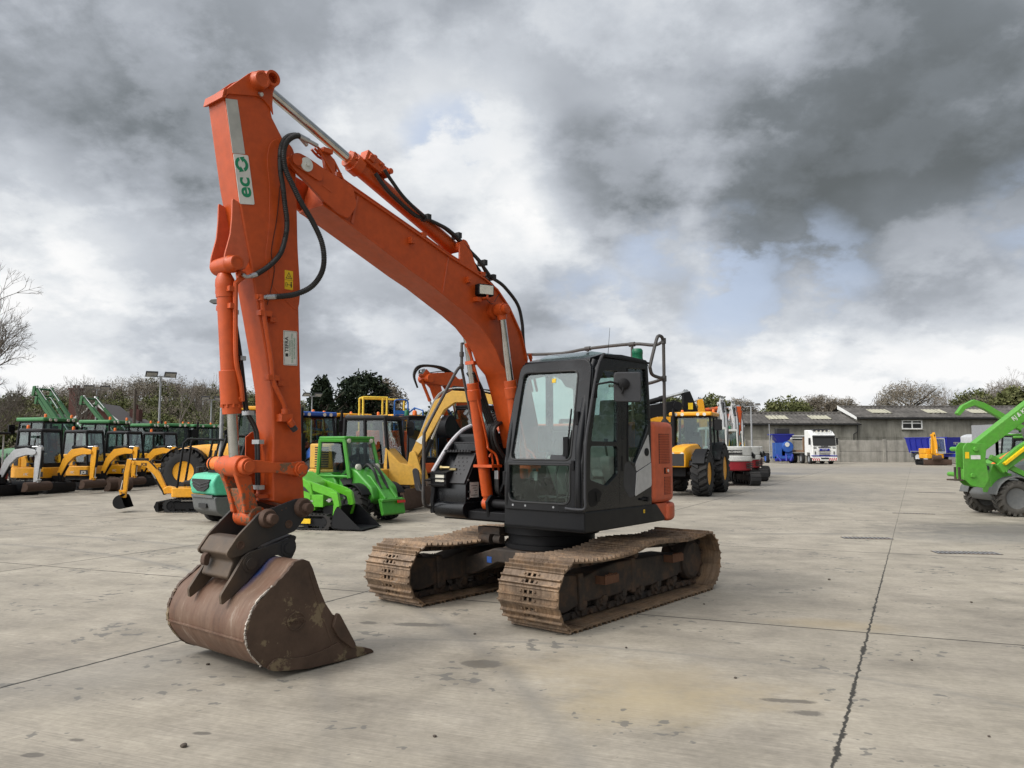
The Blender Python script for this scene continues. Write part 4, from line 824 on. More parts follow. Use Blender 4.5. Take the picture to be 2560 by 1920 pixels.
ee.pieces('bucket_ear', 'coupler', BK, bevel=.003)
ep = MB()
for x, z in ((3.747, .925), (4.095, .835)):
    ep.cyl((x, -.46, z), (x, .085, z), .055, n=20); ep.lathe((x, .075, z), (0, 1, 0), [(0, .07), (.008, .07), (.008, .045), (.02, .045), (.02, 0)], 20)
ep.pieces('ear_pin', 'coupler', BK)
lp = MB(); lp.prism([(3.55, .012), (3.20, -.0), (3.17, .016), (3.22, .042), (3.55, .048)], -.77, .41); lp.build('cutting_edge', 'bside', BK, bevel=.004)
for k in range(5):
    y = -.70+.26*k; t = MB(); 
    if k == 4: y = .365
    t.prism([(3.42, .012), (3.20, -.004+.004), (3.195, .065), (3.27, .085), (3.42, .06)], y-.045, y+.045); tt = t.build('tooth_holder', 'bside', BK, bevel=.008)
    t = MB(); t.loft([[(3.205, y-.04, .004), (3.205, y+.04, .004), (3.205, y+.04, .068), (3.205, y-.04, .068)], [(3.12, y-.036, .0), (3.12, y+.036, .0), (3.12, y+.036, .036), (3.12, y-.036, .036)], [(3.09, y-.03, .0), (3.09, y+.03, .0), (3.09, y+.03, .014), (3.09, y-.03, .014)]]); t.build('tooth', 'rustbucket', BK, bevel=.004)
scu = MB()
for y0, y1 in ((.424, .452), (-.814, -.786)): scu.prism(rpoly([(3.53, .408), (3.50, .40), (3.325, .12), (3.35, .085), (3.50, .20), (3.565, .30)], .02), y0, y1)
scu.pieces('side_cutter', 'bside', BK, bevel=.006)
wp = MB()
for y0, y1 in ((.424, .44), (-.802, -.786)): wp.prism(rpoly([(4.17, .10), (4.09, .064), (3.80, .022), (3.46, .012), (3.44, .10), (3.49, .17), (3.60, .14), (3.80, .115), (3.98, .135), (4.09, .16)], .03), y0, y1)
wp.prism([(3.80, .78), (3.78, .77), (3.67, .47), (3.56, .22), (3.485, .03), (3.50, .02), (3.575, .2), (3.69, .47)], .424, .429)
wp.pieces('wear_plate', 'bside', BK, bevel=.006)
lgm = MB(); cx, cz = 3.905, .405
for i in range(26):
    a0 = .35+5.5*i/26; a1 = .35+5.5*(i+1)/26; r0, r1 = 1-.0, 1
    P_ = lambda a, k: (cx-.082*k*cos(a), cz+.072*k*sin(a)*1.0)
    lgm.prism([P_(a0, .86), P_(a1, .86), P_(a1, 1.0), P_(a0, 1.0)], .424, .432)
lgm.prism([(3.975, .425), (3.845, .432), (3.835, .42), (3.97, .412)], .424, .430); lgm.build('cast_emblem', 'bside', BK, bevel=.002)
text('cast_lettering', 'STRICKLAND', .031, 'rustbucket', BK, fr((3.905, .4245, .392), (-1, 0, -.03), (0, 0, 1)), .0025, bold=.0006)
# ------------------------------------------------------------------ camera, light, sky
cam = bpy.data.cameras.new('camera'); co = bpy.data.objects.new('camera', cam); COL.objects.link(co)
cam.sensor_width = 36; cam.lens = 1950/2560*36; cam.clip_end = 5000; cam.clip_start = .1
co.location = (0, 0, 1.7587); co.rotation_euler = (pi/2+.0803395, 0, 0); SC.camera = co
SUN_EL, SUN_AZ = radians(42), radians(243)          # azimuth measured clockwise from +Y; the sun stands behind the camera and to its left
sd = Vector((sin(SUN_AZ)*cos(SUN_EL), cos(SUN_AZ)*cos(SUN_EL), sin(SUN_EL)))
sl_ = bpy.data.lights.new('sun', 'SUN'); sl_.energy = 1.5; sl_.angle = radians(14); sl_.color = (1, .95, .87)
so = bpy.data.objects.new('sun', sl_); COL.objects.link(so); so.rotation_euler = sd.to_track_quat('Z', 'Y').to_euler(); so.location = (0, 0, 30)
def build_sky():
    nt = W.node_tree; bg = nt.nodes['Background']; bg.inputs['Strength'].default_value = .1
    sky = N(nt, 'ShaderNodeTexSky', sky_type='NISHITA', sun_disc=False, sun_elevation=SUN_EL, sun_rotation=SUN_AZ)
    tc = N(nt, 'ShaderNodeTexCoord').outputs['Generated']
    nrm = N(nt, 'ShaderNodeVectorMath', operation='NORMALIZE'); L(nt, tc, nrm.inputs[0]); d = nrm.outputs[0]
    sp = N(nt, 'ShaderNodeSeparateXYZ'); L(nt, d, sp.inputs[0])
    zz = math_(nt, 'ADD', math_(nt, 'MAXIMUM', sp.outputs[2], 0), .45)
    dv = N(nt, 'ShaderNodeCombineXYZ'); L(nt, math_(nt, 'DIVIDE', sp.outputs[0], zz), dv.inputs[0]); L(nt, math_(nt, 'DIVIDE', sp.outputs[1], zz), dv.inputs[1])
    p = dv.outputs[0]
    # ragged edges: warp the viewing direction a little before asking which cloud it meets
    wn = N(nt, 'ShaderNodeTexNoise'); wn.inputs['Scale'].default_value = 2.6; wn.inputs['Detail'].default_value = 7; wn.inputs['Roughness'].default_value = .58; L(nt, p, wn.inputs['Vector'])
    sub = N(nt, 'ShaderNodeVectorMath', operation='SUBTRACT'); L(nt, wn.outputs['Color'], sub.inputs[0]); sub.inputs[1].default_value = (.5, .5, .5)
    scl = N(nt, 'ShaderNodeVectorMath', operation='MULTIPLY'); L(nt, sub.outputs[0], scl.inputs[0]); scl.inputs[1].default_value = (.17, .10, .15)
    ad = N(nt, 'ShaderNodeVectorMath', operation='ADD'); L(nt, d, ad.inputs[0]); L(nt, scl.outputs[0], ad.inputs[1])
    nd = N(nt, 'ShaderNodeVectorMath', operation='NORMALIZE'); L(nt, ad.outputs[0], nd.inputs[0])
    def blob(c, rad, soft):
        dt = N(nt, 'ShaderNodeVectorMath', operation='DOT_PRODUCT'); L(nt, nd.outputs[0], dt.inputs[0]); dt.inputs[1].default_value = Vector(c).normalized()
        mr = N(nt, 'ShaderNodeMapRange', interpolation_type='SMOOTHSTEP'); L(nt, dt.outputs['Value'], mr.inputs[0])
        mr.inputs[1].default_value = cos(radians(rad+soft)); mr.inputs[2].default_value = cos(radians(max(rad-soft, 0)))
        return mr.outputs[0]
    n1 = noise(nt, p, 1.9, 8, .52); n2 = noise(nt, p, 5.0, 7, .55)
    def puff(scale, lo, hi, off):
        mp = N(nt, 'ShaderNodeMapping'); mp.inputs['Location'].default_value = off; L(nt, p, mp.inputs[0])
        q = noise(nt, mp.outputs[0], scale, 12, .60)
        mr = N(nt, 'ShaderNodeMapRange', interpolation_type='SMOOTHSTEP'); L(nt, q, mr.inputs[0]); mr.inputs[1].default_value = lo; mr.inputs[2].default_value = hi; return mr.outputs[0]
    pf1 = puff(2.3, .43, .60, (3.1, 1.7, 0)); pf2 = puff(5.2, .45, .60, (7.3, 2.2, 1))
    b = math_(nt, 'ADD', math_(nt, 'MULTIPLY', math_(nt, 'SUBTRACT', n1, .5), .32), math_(nt, 'MULTIPLY', math_(nt, 'SUBTRACT', n2, .5), .25)); b = math_(nt, 'ADD', b, math_(nt, 'ADD', math_(nt, 'MULTIPLY', math_(nt, 'SUBTRACT', pf1, .5), .18), math_(nt, 'MULTIPLY', math_(nt, 'SUBTRACT', pf2, .5), .13)))
    b = math_(nt, 'ADD', b, .60); b = math_(nt, 'ADD', b, math_(nt, 'MULTIPLY', math_(nt, 'SUBTRACT', .34, sp.outputs[2], clamp=True), .40))
    for c, r, s, a in SKY_BLOBS: b = math_(nt, 'ADD', b, math_(nt, 'MULTIPLY', blob(c, r, s), a))
    r_ = ramp(nt, b, [(0, (.13, .145, .152)), (.22, (.20, .222, .242)), (.45, (.405, .435, .48)), (.65, (.585, .62, .67)), (.85, (.81, .835, .86)), (1, (.98, .98, .98))])
    cl = r_.outputs[0]
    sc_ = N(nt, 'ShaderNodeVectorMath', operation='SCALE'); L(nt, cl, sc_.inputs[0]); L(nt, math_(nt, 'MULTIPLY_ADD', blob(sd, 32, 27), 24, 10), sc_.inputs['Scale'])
    hole = None
    for c, r, s, a in SKY_HOLES:
        k = math_(nt, 'MULTIPLY', blob(c, r, s), a); hole = k if hole is None else math_(nt, 'MAXIMUM', hole, k)
    hole = math_(nt, 'MULTIPLY', hole, ramp(nt, pf2, [(.0, (1, 1, 1)), (.8, (.08, .08, .08))]).outputs[0])
    pale = mix(nt, .8, sky.outputs[0], (6.0, 7.0, 8.9))
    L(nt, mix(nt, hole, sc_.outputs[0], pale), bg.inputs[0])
SKY_BLOBS = [((.44, .86, .30), 11, 4.5, -.38), ((.50, .80, .27), 7, 4, -.10), ((.33, .91, .255), 4.5, 2.6, -.18), ((.12, .94, .325), 3.6, 2.4, -.22), ((.16, .91, .39), 6, 4, -.14), ((-.06, .87, .47), 6, 6, -.06), ((-.40, .86, .30), 8, 6, -.07), ((-.35, .90, .235), 8, 5, -.15), ((-.05, .97, .20), 6, 4, -.20), ((.55, .72, .42), 7, 6, .14),
             ((-.10, .94, .31), 7, 5, .26), ((-.46, .78, .42), 9, 6, -.10), ((-.56, .82, .17), 7, 4, .22), ((-.44, .88, .13), 6, 4, .12), ((.02, .962, .26), 3, 3, .2), ((.26, .855, .44), 7, 5, .08), ((.45, .88, .12), 9, 4, .20), ((.30, .94, .11), 6, 4, .16), ((.55, .82, .17), 5, 4, .2),
             ((-.6, -.6, .6), 45, 35, .42), ((0, -.2, 1), 35, 25, .12), ((.9, -.25, .35), 50, 25, -.36)]
SKY_HOLES = [((-.083, .926, .369), 2.4, 1.6, .8), ((.27, .94, .202), 3.0, 2.0, .75), ((.17, .955, .235), 1.8, 1.6, .6), ((.10, .978, .180), 2.0, 1.6, .5), ((.58, .79, .24), 3.5, 2.5, .6), ((.37, .90, .20), 2.6, 2.0, .6)]
build_sky()
vs_ = SC.view_settings; vs_.view_transform = 'Standard'; vs_.look = 'None'; vs_.gamma = 1; vs_.exposure = 0
SC.cycles.max_bounces = 8; SC.cycles.transparent_max_bounces = 16; SC.cycles.caustics_reflective = False; SC.cycles.caustics_refractive = False

# ------------------------------------------------------------------ the concrete yard
def yard_mat():
    m, nt, p = new_mat('brushed_concrete')
    tc = N(nt, 'ShaderNodeTexCoord').outputs['Object']; sx = N(nt, 'ShaderNodeSeparateXYZ'); L(nt, tc, sx.inputs[0]); X, Y = sx.outputs[0], sx.outputs[1]
    lin = lambda a, b, c: math_(nt, 'SUBTRACT', math_(nt, 'ADD', math_(nt, 'MULTIPLY', X, a), math_(nt, 'MULTIPLY', Y, b)), c)
    big = noise(nt, tc, .22, 6, .6); mid = noise(nt, tc, 1.3, 8, .68); fine = noise(nt, tc, 18, 5, .65)
    mp = N(nt, 'ShaderNodeMapping'); mp.inputs['Rotation'].default_value = (0, 0, radians(21)); L(nt, tc, mp.inputs[0])
    strk = noise(nt, mp.outputs[0], 1.0, 6, .7, (.9, 1.7, 1)); brush = noise(nt, mp.outputs[0], 1.0, 3, .6, (2.2, 75, 1))
    c = ramp(nt, mid, [(.28, (.22, .196, .158)), (.47, (.30, .267, .217)), (.62, (.348, .311, .255)), (.78, (.41, .37, .31))]).outputs[0]
    c = mix(nt, 1, c, ramp(nt, big, [(.3, (.80, .80, .80)), (.7, (1.13, 1.13, 1.12))]).outputs[0], 'MULTIPLY')
    c = mix(nt, 1, c, ramp(nt, strk, [(.33, (.84, .84, .85)), (.5, (1, 1, 1)), (.68, (1.09, 1.09, 1.08))]).outputs[0], 'MULTIPLY')
    c = mix(nt, 1, c, ramp(nt, brush, [(.32, (.86, .86, .86)), (.66, (1.12, 1.12, 1.12))]).outputs[0], 'MULTIPLY')
    c = mix(nt, 1, c, ramp(nt, fine, [(.3, (.88, .88, .88)), (.7, (1.1, 1.1, 1.1))]).outputs[0], 'MULTIPLY')
    wob = math_(nt, 'MULTIPLY', math_(nt, 'SUBTRACT', noise(nt, tc, 7, 5, .7), .5), .05)
    wob2 = math_(nt, 'MULTIPLY', math_(nt, 'SUBTRACT', noise(nt, tc, 2.3, 6, .7), .5), .30)
    wide = noise(nt, tc, 3, 5, .7)
    def blot(x, y, rx, ry, ang, col, k, edge=.35, lump=.5):
        ca, sa = cos(ang), sin(ang)
        u = math_(nt, 'DIVIDE', lin(ca, sa, x*ca+y*sa), rx); v = math_(nt, 'DIVIDE', lin(-sa, ca, -x*sa+y*ca), ry)
        r = math_(nt, 'SQRT', math_(nt, 'ADD', math_(nt, 'MULTIPLY', u, u), math_(nt, 'MULTIPLY', v, v)))
        r = math_(nt, 'ADD', r, math_(nt, 'MULTIPLY', math_(nt, 'SUBTRACT', wide, .5), lump*2))
        mr = N(nt, 'ShaderNodeMapRange', interpolation_type='SMOOTHSTEP'); L(nt, r, mr.inputs[0]); mr.inputs[1].default_value = 1+edge; mr.inputs[2].default_value = 1-edge; mr.inputs[3].default_value = 0; mr.inputs[4].default_value = k
        return mix(nt, mr.outputs[0], c, col)
    # sandy and oily stains, and swept tyre arcs
    c = blot(1.0, 6.1, .95, .40, -.4, (.37, .30, .195), .45, .8, 1.3); c = blot(.95, 5.5, .55, .35, .2, (.40, .32, .19), .5, .8, .9)
    c = blot(3.2, 7.9, .5, .2, -.3, (.36, .28, .16), .4, .8, .7); c = blot(4.6, 5.6, .7, .3, .3, (.38, .32, .2), .4, .8)
    for x, y, a, b_ in ((-.27, 6.51, .17, .10), (1.9, 5.58, .17, .05), (1.97, 5.31, .14, .06), (-1.91, 4.96, .07, .03), (-2.61, 4.85, .06, .03), (-2.74, 4.62, .07, .03), (-1.46, 7.99, .14, .09), (-.9, 7.9, .25, .1)):
        c = blot(x, y, a*.85, b_*.85, -.15, (.075, .068, .06), .7, .28, 1.7)
    c = blot(-2.6, 6.5, 2.0, .5, .5, (.17, .165, .155), .35, .8, .9); c = blot(11.5, 16.5, 3.2, 1.6, -.1, (.10, .095, .088), .7, .5, .9); c = blot(9.2, 15.2, 1.6, .8, 0, (.2, .19, .17), .5, .5, .9)
    c = blot(12, 34, 3, 8, -.3, (.16, .155, .15), .55, .7, 1.2); c = blot(24, 60, 18, 8, 0, (.2, .19, .18), .5, .7, 1.2); c = blot(17, 52, 2.5, 2.5, 0, (.12, .125, .14), .6, .5, 1.2); c = blot(8, 27.5, 3.2, 1.6, -.3, (.14, .135, .125), .55, .6, 1.0)
    for cx_, cy_, R_, w_, k_ in ((14, -2, 12.6, .12, .35), (14, -2, 12.1, .10, .3), (14, -2, 11.3, .14, .35), (14, -2, 10.5, .12, .3), (15, -3, 12.2, .10, .3), (-1, 1, 6.3, .06, .25), (-14, 2, 13.2, .12, .25), (-14, 2, 14.6, .15, .25), (6, 30, 14, .2, .25), (16, 9, 7.5, .12, .25)):
        u = lin(1, 0, cx_); v = lin(0, 1, cy_); r = math_(nt, 'SQRT', math_(nt, 'ADD', math_(nt, 'MULTIPLY', u, u), math_(nt, 'MULTIPLY', v, v)))
        q = math_(nt, 'ABSOLUTE', math_(nt, 'SUBTRACT', math_(nt, 'ADD', r, math_(nt, 'MULTIPLY', wob2, .4)), R_))
        q = math_(nt, 'MULTIPLY', math_(nt, 'SUBTRACT', 1, math_(nt, 'DIVIDE', q, w_), clamp=True), ramp(nt, big, [(.36, (0, 0, 0)), (.58, (k_*2.0,)*3)]).outputs[0])
        c = mix(nt, q, c, (.15, .145, .135))
    specks = ramp(nt, math_(nt, 'MULTIPLY', noise(nt, tc, 9, 2, .5), noise(nt, tc, 1.1, 3)), [(.362, (0, 0, 0)), (.385, (.75, .75, .75))]).outputs[0]
    c = mix(nt, specks, c, (.12, .115, .105))
    # slab joints
    j = None
    def joint(a, b_, cc, w, wk=1.0, rag=0.):
        nonlocal j
        ww = math_(nt, 'MULTIPLY', math_(nt, 'ADD', w, math_(nt, 'MULTIPLY', math_(nt, 'MAXIMUM', math_(nt, 'SUBTRACT', wide, .52), 0), rag)), worn) if rag else w
        q = math_(nt, 'ABSOLUTE', math_(nt, 'ADD', lin(a, b_, cc), math_(nt, 'MULTIPLY', wob, wk)))
        q = math_(nt, 'SUBTRACT', 1, math_(nt, 'DIVIDE', q, ww), clamp=True); q = math_(nt, 'MULTIPLY', q, 2.2, clamp=True)
        j = q if j is None else math_(nt, 'MAXIMUM', j, q)
    wm = N(nt, 'ShaderNodeMapRange'); L(nt, lin(.459, .8885, 0), wm.inputs[0]); wm.inputs[1].default_value = 9; wm.inputs[2].default_value = 18; wm.inputs[3].default_value = 1; wm.inputs[4].default_value = .3; worn = wm.outputs[0]
    joint(.8885, -.459, -.47, .012, 1.3, .16)
    for k in (1, 2, 3, 4, -1, -2, -3, -4, -5, -6): joint(.8885, -.459, -.47+5.55*k, .019, .6)
    for k in (-1, 0, 1, 2, 3, 4, 5, 6, 8): joint(.375, .927, 8.28+6.2*k, .017, .5)
    c = mix(nt, math_(nt, 'MULTIPLY', j, .93), c, (.022, .021, .018))
    L(nt, c, p.inputs['Base Color'])
    L(nt, ramp(nt, mid, [(.3, (.62,)*3), (.7, (.9,)*3)]).outputs[0], p.inputs['Roughness']); p.inputs['Specular IOR Level'].default_value = .35
    hsum = math_(nt, 'ADD', math_(nt, 'MULTIPLY', brush, .7), math_(nt, 'ADD', math_(nt, 'MULTIPLY', fine, .5), math_(nt, 'MULTIPLY', j, -3.)))
    bump(nt, p, hsum, .35, .006); return m
M['yard'] = yard_mat()
def disc(name, r, mat, z=0, n=96, cx=0, cy=0):
    g = MB(); rr = [0.02, 20, 60, 150, 400, r]
    g.loft([[(cx+q*cos(2*pi*k/n), cy+q*sin(2*pi*k/n), z) for k in range(n)] for q in rr], cap=False); return g.build(name, mat, smooth=0)
yd = MB(); yd.add([(-42, -30, 0), (120, -30, 0), (120, 92, 0), (-42, 92, 0)], [(0, 1, 2, 3)]); struct(yd.build('concrete_yard', 'yard', smooth=0))
M['grassland'] = paint('rough_grass', (.055, .068, .025), .95, .6, (.10, .09, .05), scale=.2)
struct(disc('ground', 2500, 'grassland', -.02))
# ------------------------------------------------------------------ builders for the rest of the yard
CACHE = {}
def shared(key, fn):
    if key not in CACHE: CACHE[key] = fn()
    return CACHE[key]
def mesh_of(mb, name, mat, smooth=38):
    o = mb.build(name, mat, None, 0, 2, smooth); me = o.data; bpy.data.objects.remove(o); return me
def place(name, me, parent, loc=(0, 0, 0), rot=(0, 0, 0), sc=None):
    o = bpy.data.objects.new(name, me); COL.objects.link(o); o.parent = parent; o.location = loc; o.rotation_euler = rot
    if sc: o.scale = sc
    return o
def wheel(parent, c, D, w, rim='yellow', lugs=20, tyre='tyre', steer=0, dish=1, rimf=.62):
    def mk():
        R = D/2; t = MB(); rr = R*rimf
        body = R-(.045*D if lugs else .0)
        prof = [(-.36*w, rr), (-.46*w, rr+.02), (-.5*w, rr+.35*(body-rr)), (-.48*w, rr+.75*(body-rr)), (-.40*w, body*.99), (-.2*w, body), (.2*w, body), (.40*w, body*.99), (.48*w, rr+.75*(body-rr)), (.5*w, rr+.35*(body-rr)), (.46*w, rr+.02), (.36*w, rr)]
        n = 40; v = []
        rings = [[Vector((r*cos(2*pi*k/n), y, r*sin(2*pi*k/n))) for k in range(n)] for y, r in prof]
        t.loft(rings, cap=False)
        if lugs:
            for s in (-1, 1):
                for k in range(lugs):
                    a = 2*pi*(k+(.5 if s > 0 else 0))/lugs; da = 2*pi/lugs*1.0
                    def P(aa, y, r): return Vector((r*cos(aa), y, r*sin(aa)))
                    th = da*.22
                    ins = [P(a-th, s*.02*w, body*.985), P(a+th, s*.02*w, body*.985), P(a+th, s*.02*w, R), P(a-th, s*.02*w, R)]
                    mid = [P(a+da*.35-th, s*.30*w, body*.98), P(a+da*.35+th, s*.30*w, body*.98), P(a+da*.35+th, s*.30*w, R*.998), P(a+da*.35-th, s*.30*w, R*.998)]
                    out = [P(a+da*.62-th*1.2, s*.49*w, body*.90), P(a+da*.62+th*1.2, s*.49*w, body*.90), P(a+da*.62+th*1.2, s*.50*w, R*.975), P(a+da*.62-th*1.2, s*.50*w, R*.975)]
                    t.loft([ins, mid, out])
        g = MB(); f = .16*w*dish
        g.lathe((0, 0, 0), (0, 1, 0), [(-.38*w, rr*.97), (-.40*w, rr*1.02), (-.36*w, rr*1.03), (-.30*w, rr*.94), (-f, rr*.80), (-f*.9, rr*.5), (-f*1.3, rr*.42), (-f*1.3, rr*.2), (-f*1.6, rr*.18), (-f*1.6, 0)], 32)
        g.lathe((0, 0, 0), (0, 1, 0), [(.38*w, rr*.97), (.40*w, rr*1.02), (.36*w, rr*1.03), (.30*w, rr*.94), (f, rr*.80), (f*.9, rr*.5), (f*1.3, rr*.42), (f*1.3, rr*.2), (f*1.6, rr*.18), (f*1.6, 0)], 32)
        for s in (-1, 1):
            for k in range(8): a = 2*pi*k/8; g.cyl((rr*.32*cos(a), s*f*1.25, rr*.32*sin(a)), (rr*.32*cos(a), s*f*1.6, rr*.32*sin(a)), rr*.035, n=6)
        return mesh_of(t, 'tyre', tyre, 45), mesh_of(g, 'wheel_rim', rim, 40)
    a, b = shared(('wheel', D, w, rim, lugs, tyre, dish, rimf), mk)
    o = place('wheel', a, parent, c, (0, 0, steer)); place('wheel_rim', b, o); return o
def make_cab(par, x0, x1, y0, y1, z0, z1, frame='black', roof=None, lean=.10, rake=.0, glass='glassbg', low=.25, post=.045, roofh=.09, over=.04, seat=True, mid=None):
    """a cab of posts, glass and a roof; x1 is the front"""
    B = [(x0, y0), (x1, y0), (x1, y1), (x0, y1)]; T = [(x0+rake, y0+.05), (x1-lean, y0+.05), (x1-lean, y1-.05), (x0+rake, y1-.05)]
    zl = z0+low; f = MB()
    pt = lambda i, z: Vector((B[i][0]+(T[i][0]-B[i][0])*(z-z0)/(z1-z0), B[i][1]+(T[i][1]-B[i][1])*(z-z0)/(z1-z0), z))
    for i in range(4): f.tube([pt(i, z0), pt(i, z1)], post, 6)
    for i in range(4):
        j = (i+1) % 4; f.tube([pt(i, z1-post*.5), pt(j, z1-post*.5)], post, 6); f.tube([pt(i, zl), pt(j, zl)], post*.6, 6)
    if low > .06: f.box(x0+.01, x1-.01, y0+.012, y1-.012, z0, zl)
    if mid:
        for y, k in ((y0, 1), (y1, -1)):
            t = (mid-x0)/(x1-x0); a = pt(0, z0).lerp(pt(1, z0), t) if k > 0 else pt(3, z0).lerp(pt(2, z0), t); b = pt(0, z1).lerp(pt(1, z1), t) if k > 0 else pt(3, z1).lerp(pt(2, z1), t)
            f.tube([a, b], post*.9, 6)
    fo = f.build('cab_frame', frame, par)
    for i in range(4):
        j = (i+1) % 4; g = MB(); q = [pt(i, zl), pt(j, zl), pt(j, z1-post), pt(i, z1-post)]
        nrm = (q[1]-q[0]).cross(q[3]-q[0]).normalized()*.006
        g.loft([[p+nrm for p in q], [p-nrm for p in q]]); g.build('cab_window', glass, fo, smooth=0)
    r = MB(); o = over
    rp = rpoly([(x0+rake-o, y0+.05-o), (x1-lean+o*1.6, y0+.05-o), (x1-lean+o*1.6, y1-.05+o), (x0+rake-o, y1-.05+o)], .10)
    r.prism(rp, z1, z1+roofh, 'xy'); r.build('cab_roof', roof or frame, par, bevel=roofh*.35, seg=3)
    if seat:
        s = MB(); xc = (x0+x1)/2-.12; yc = (y0+y1)/2
        s.box(xc-.22, xc+.24, yc-.23, yc+.23, zl-.05, zl+.12); s.prism([(xc-.2, zl), (xc-.30, zl+.72), (xc-.18, zl+.74), (xc-.08, zl)], yc-.22, yc+.22); s.box(xc-.30, xc-.2, yc-.13, yc+.13, zl+.74, zl+.92)
        s.box(x1-.35, x1-.2, yc-.25, yc+.25, zl, zl+.3); s.tube([(x1-.35, yc, zl+.2), (x1-.45, yc, zl+.42)], .02, 6); s.lathe((x1-.46, yc, zl+.42), (-.5, 0, .85), [(0, .17), (.02, .17), (.02, .15), (0, .15)], 14); s.build('driver_seat', 'ink', par, bevel=.02)
    return fo
def beacon(par, x, y, z, mat='beacono', s=1.):
    b = MB(); b.lathe((x, y, z), (0, 0, 1), [(0, .05*s), (.02*s, .065*s), (.03*s, .055*s), (.11*s, .055*s), (.14*s, .04*s), (.15*s, 0)], 12); return b.build('beacon', mat, par)
def crawler(par, L_, w, h, y, mat='tyre', frame='black', lugs=30, drop=.0):
    r = h/2-.02; P = []
    for i in range(13): a = -pi/2+pi*i/12; P.append((L_/2-r+r*cos(a), h/2+r*sin(a)))
    for i in range(13): a = pi/2+pi*i/12; P.append((-L_/2+r+(r-drop)*cos(a), h/2+(r-drop)*sin(a)-drop*0))
    P.append(P[0]); mb = MB()
    n = len(P)-1; v = []
    t = .022
    mb.loft([[Vector((x, y-w/2, z)), Vector((x, y+w/2, z)), Vector((x, y+w/2, z)).lerp(Vector((0, y+w/2, h/2)), t/r), Vector((x, y-w/2, z)).lerp(Vector((0, y-w/2, h/2)), t/r)] for x, z in P], cap=False)
    for p, d, l in walk(P, lugs):
        d3 = Vector((d.x, 0, d.y)); n3 = Vector((d.y, 0, -d.x)); Mx = Matrix((d3, Vector((0, 1, 0)), n3)).transposed().to_4x4(); Mx.translation = Vector((p.x, y, p.y))
        mb.box(-l*.27, l*.27, -w/2, w/2, -.005, .02, Mx)
    o = mb.build('crawler_track', mat, par, smooth=30)
    f = MB(); f.prism(rpoly([(L_/2-r*1.5, h*.25), (L_/2-r*1.5, h*.72), (-L_/2+r*1.5, h*.72), (-L_/2+r*1.5, h*.25)], .04), y-w*.32, y+w*.32)
    for x in (L_/2-r, -L_/2+r): f.cyl((x, y-w*.38, h/2), (x, y+w*.38, h/2), r*.72, n=20); f.cyl((x, y-w*.44, h/2), (x, y+w*.44, h/2), r*.35, n=14)
    k = max(3, int(L_/.42))
    for i in range(k): x = -L_/2+r*1.6+(L_-3.2*r)*i/(k-1); f.cyl((x, y-w*.4, h*.22), (x, y+w*.4, h*.22), h*.13, n=12)
    f.build('track_frame', frame, o); return o
def bucket_mb(p, ang, s, w, yc=0, teeth=0):
    """digging bucket hung at point p (x, z); ang turns the mouth"""
    pr = [(0, .08), (.10, .10), (.26, -.02), (.36, -.22), (.33, -.46), (.18, -.62), (-.05, -.66), (-.34, -.58), (-.20, -.30), (-.08, -.05)]
    ca, sa = cos(ang), sin(ang)
    T = lambda q: (p[0]+s*(q[0]*ca-q[1]*sa), p[1]+s*(q[0]*sa+q[1]*ca))
    out = [T(q) for q in pr]; b = MB(); th = .02*max(s, .6)
    for y0, y1 in ((yc-w/2, yc-w/2+th), (yc+w/2-th, yc+w/2)): b.prism(rpoly(out, .06*s), y0, y1)
    shell = [T(q) for q in pr[1:8]]; sp = smoothpts([(x, 0, z) for x, z in shell], 4); c = Vector((p[0], 0, p[1]-.3*s)); rings = []
    for i, q in enumerate(sp):
        a = sp[min(i+1, len(sp)-1)]-sp[max(i-1, 0)]; nn = Vector((-a.z, 0, a.x)).normalized()
        if nn.dot(c-q) < 0: nn = -nn
        e = q+nn*th; rings.append([(q.x, yc-w/2, q.z), (q.x, yc+w/2, q.z), (e.x, yc+w/2, e.z), (e.x, yc-w/2, e.z)])
    b.loft(rings)
    for y in (yc-.10*s, yc+.10*s): b.prism(rpoly([T(q) for q in ((-.06, .16), (.10, .16), (.24, -.02), (.0, .02))], .03), y-.015, y+.015)
    lip = T((-.34, -.58)); lip2 = T((-.46, -.60))
    for k in range(teeth):
        y = yc-w/2+w*(k+.5)/teeth; b.loft([[(lip[0], y-.04, lip[1]-.03), (lip[0], y+.04, lip[1]-.03), (lip[0], y+.04, lip[1]+.03), (lip[0], y-.04, lip[1]+.03)], [(lip2[0], y-.025, lip2[1]-.008), (lip2[0], y+.025, lip2[1]-.008), (lip2[0], y+.025, lip2[1]+.008), (lip2[0], y-.025, lip2[1]+.008)]])
    return b
def ram(par, a, b, r, body, y=0, split=.55, name='ram'):
    a = Vector((a[0], y, a[1])); b = Vector((b[0], y, b[1])); d = b-a; c = MB(); c.cyl(a, a+d*split, r, n=12); c.cyl(a+d*(split-.06), a+d*(split+.01), r*1.15, n=12); c.cyl(a-Vector((0, r, 0)), a+Vector((0, r, 0)), r*1.1, n=10)
    o = c.build(name, body, par); q = MB(); q.cyl(a+d*split, b, r*.55, n=10); q.cyl(b-Vector((0, r, 0)), b+Vector((0, r, 0)), r*.95, n=10); q.build('ram_rod', 'chrome', o); return o
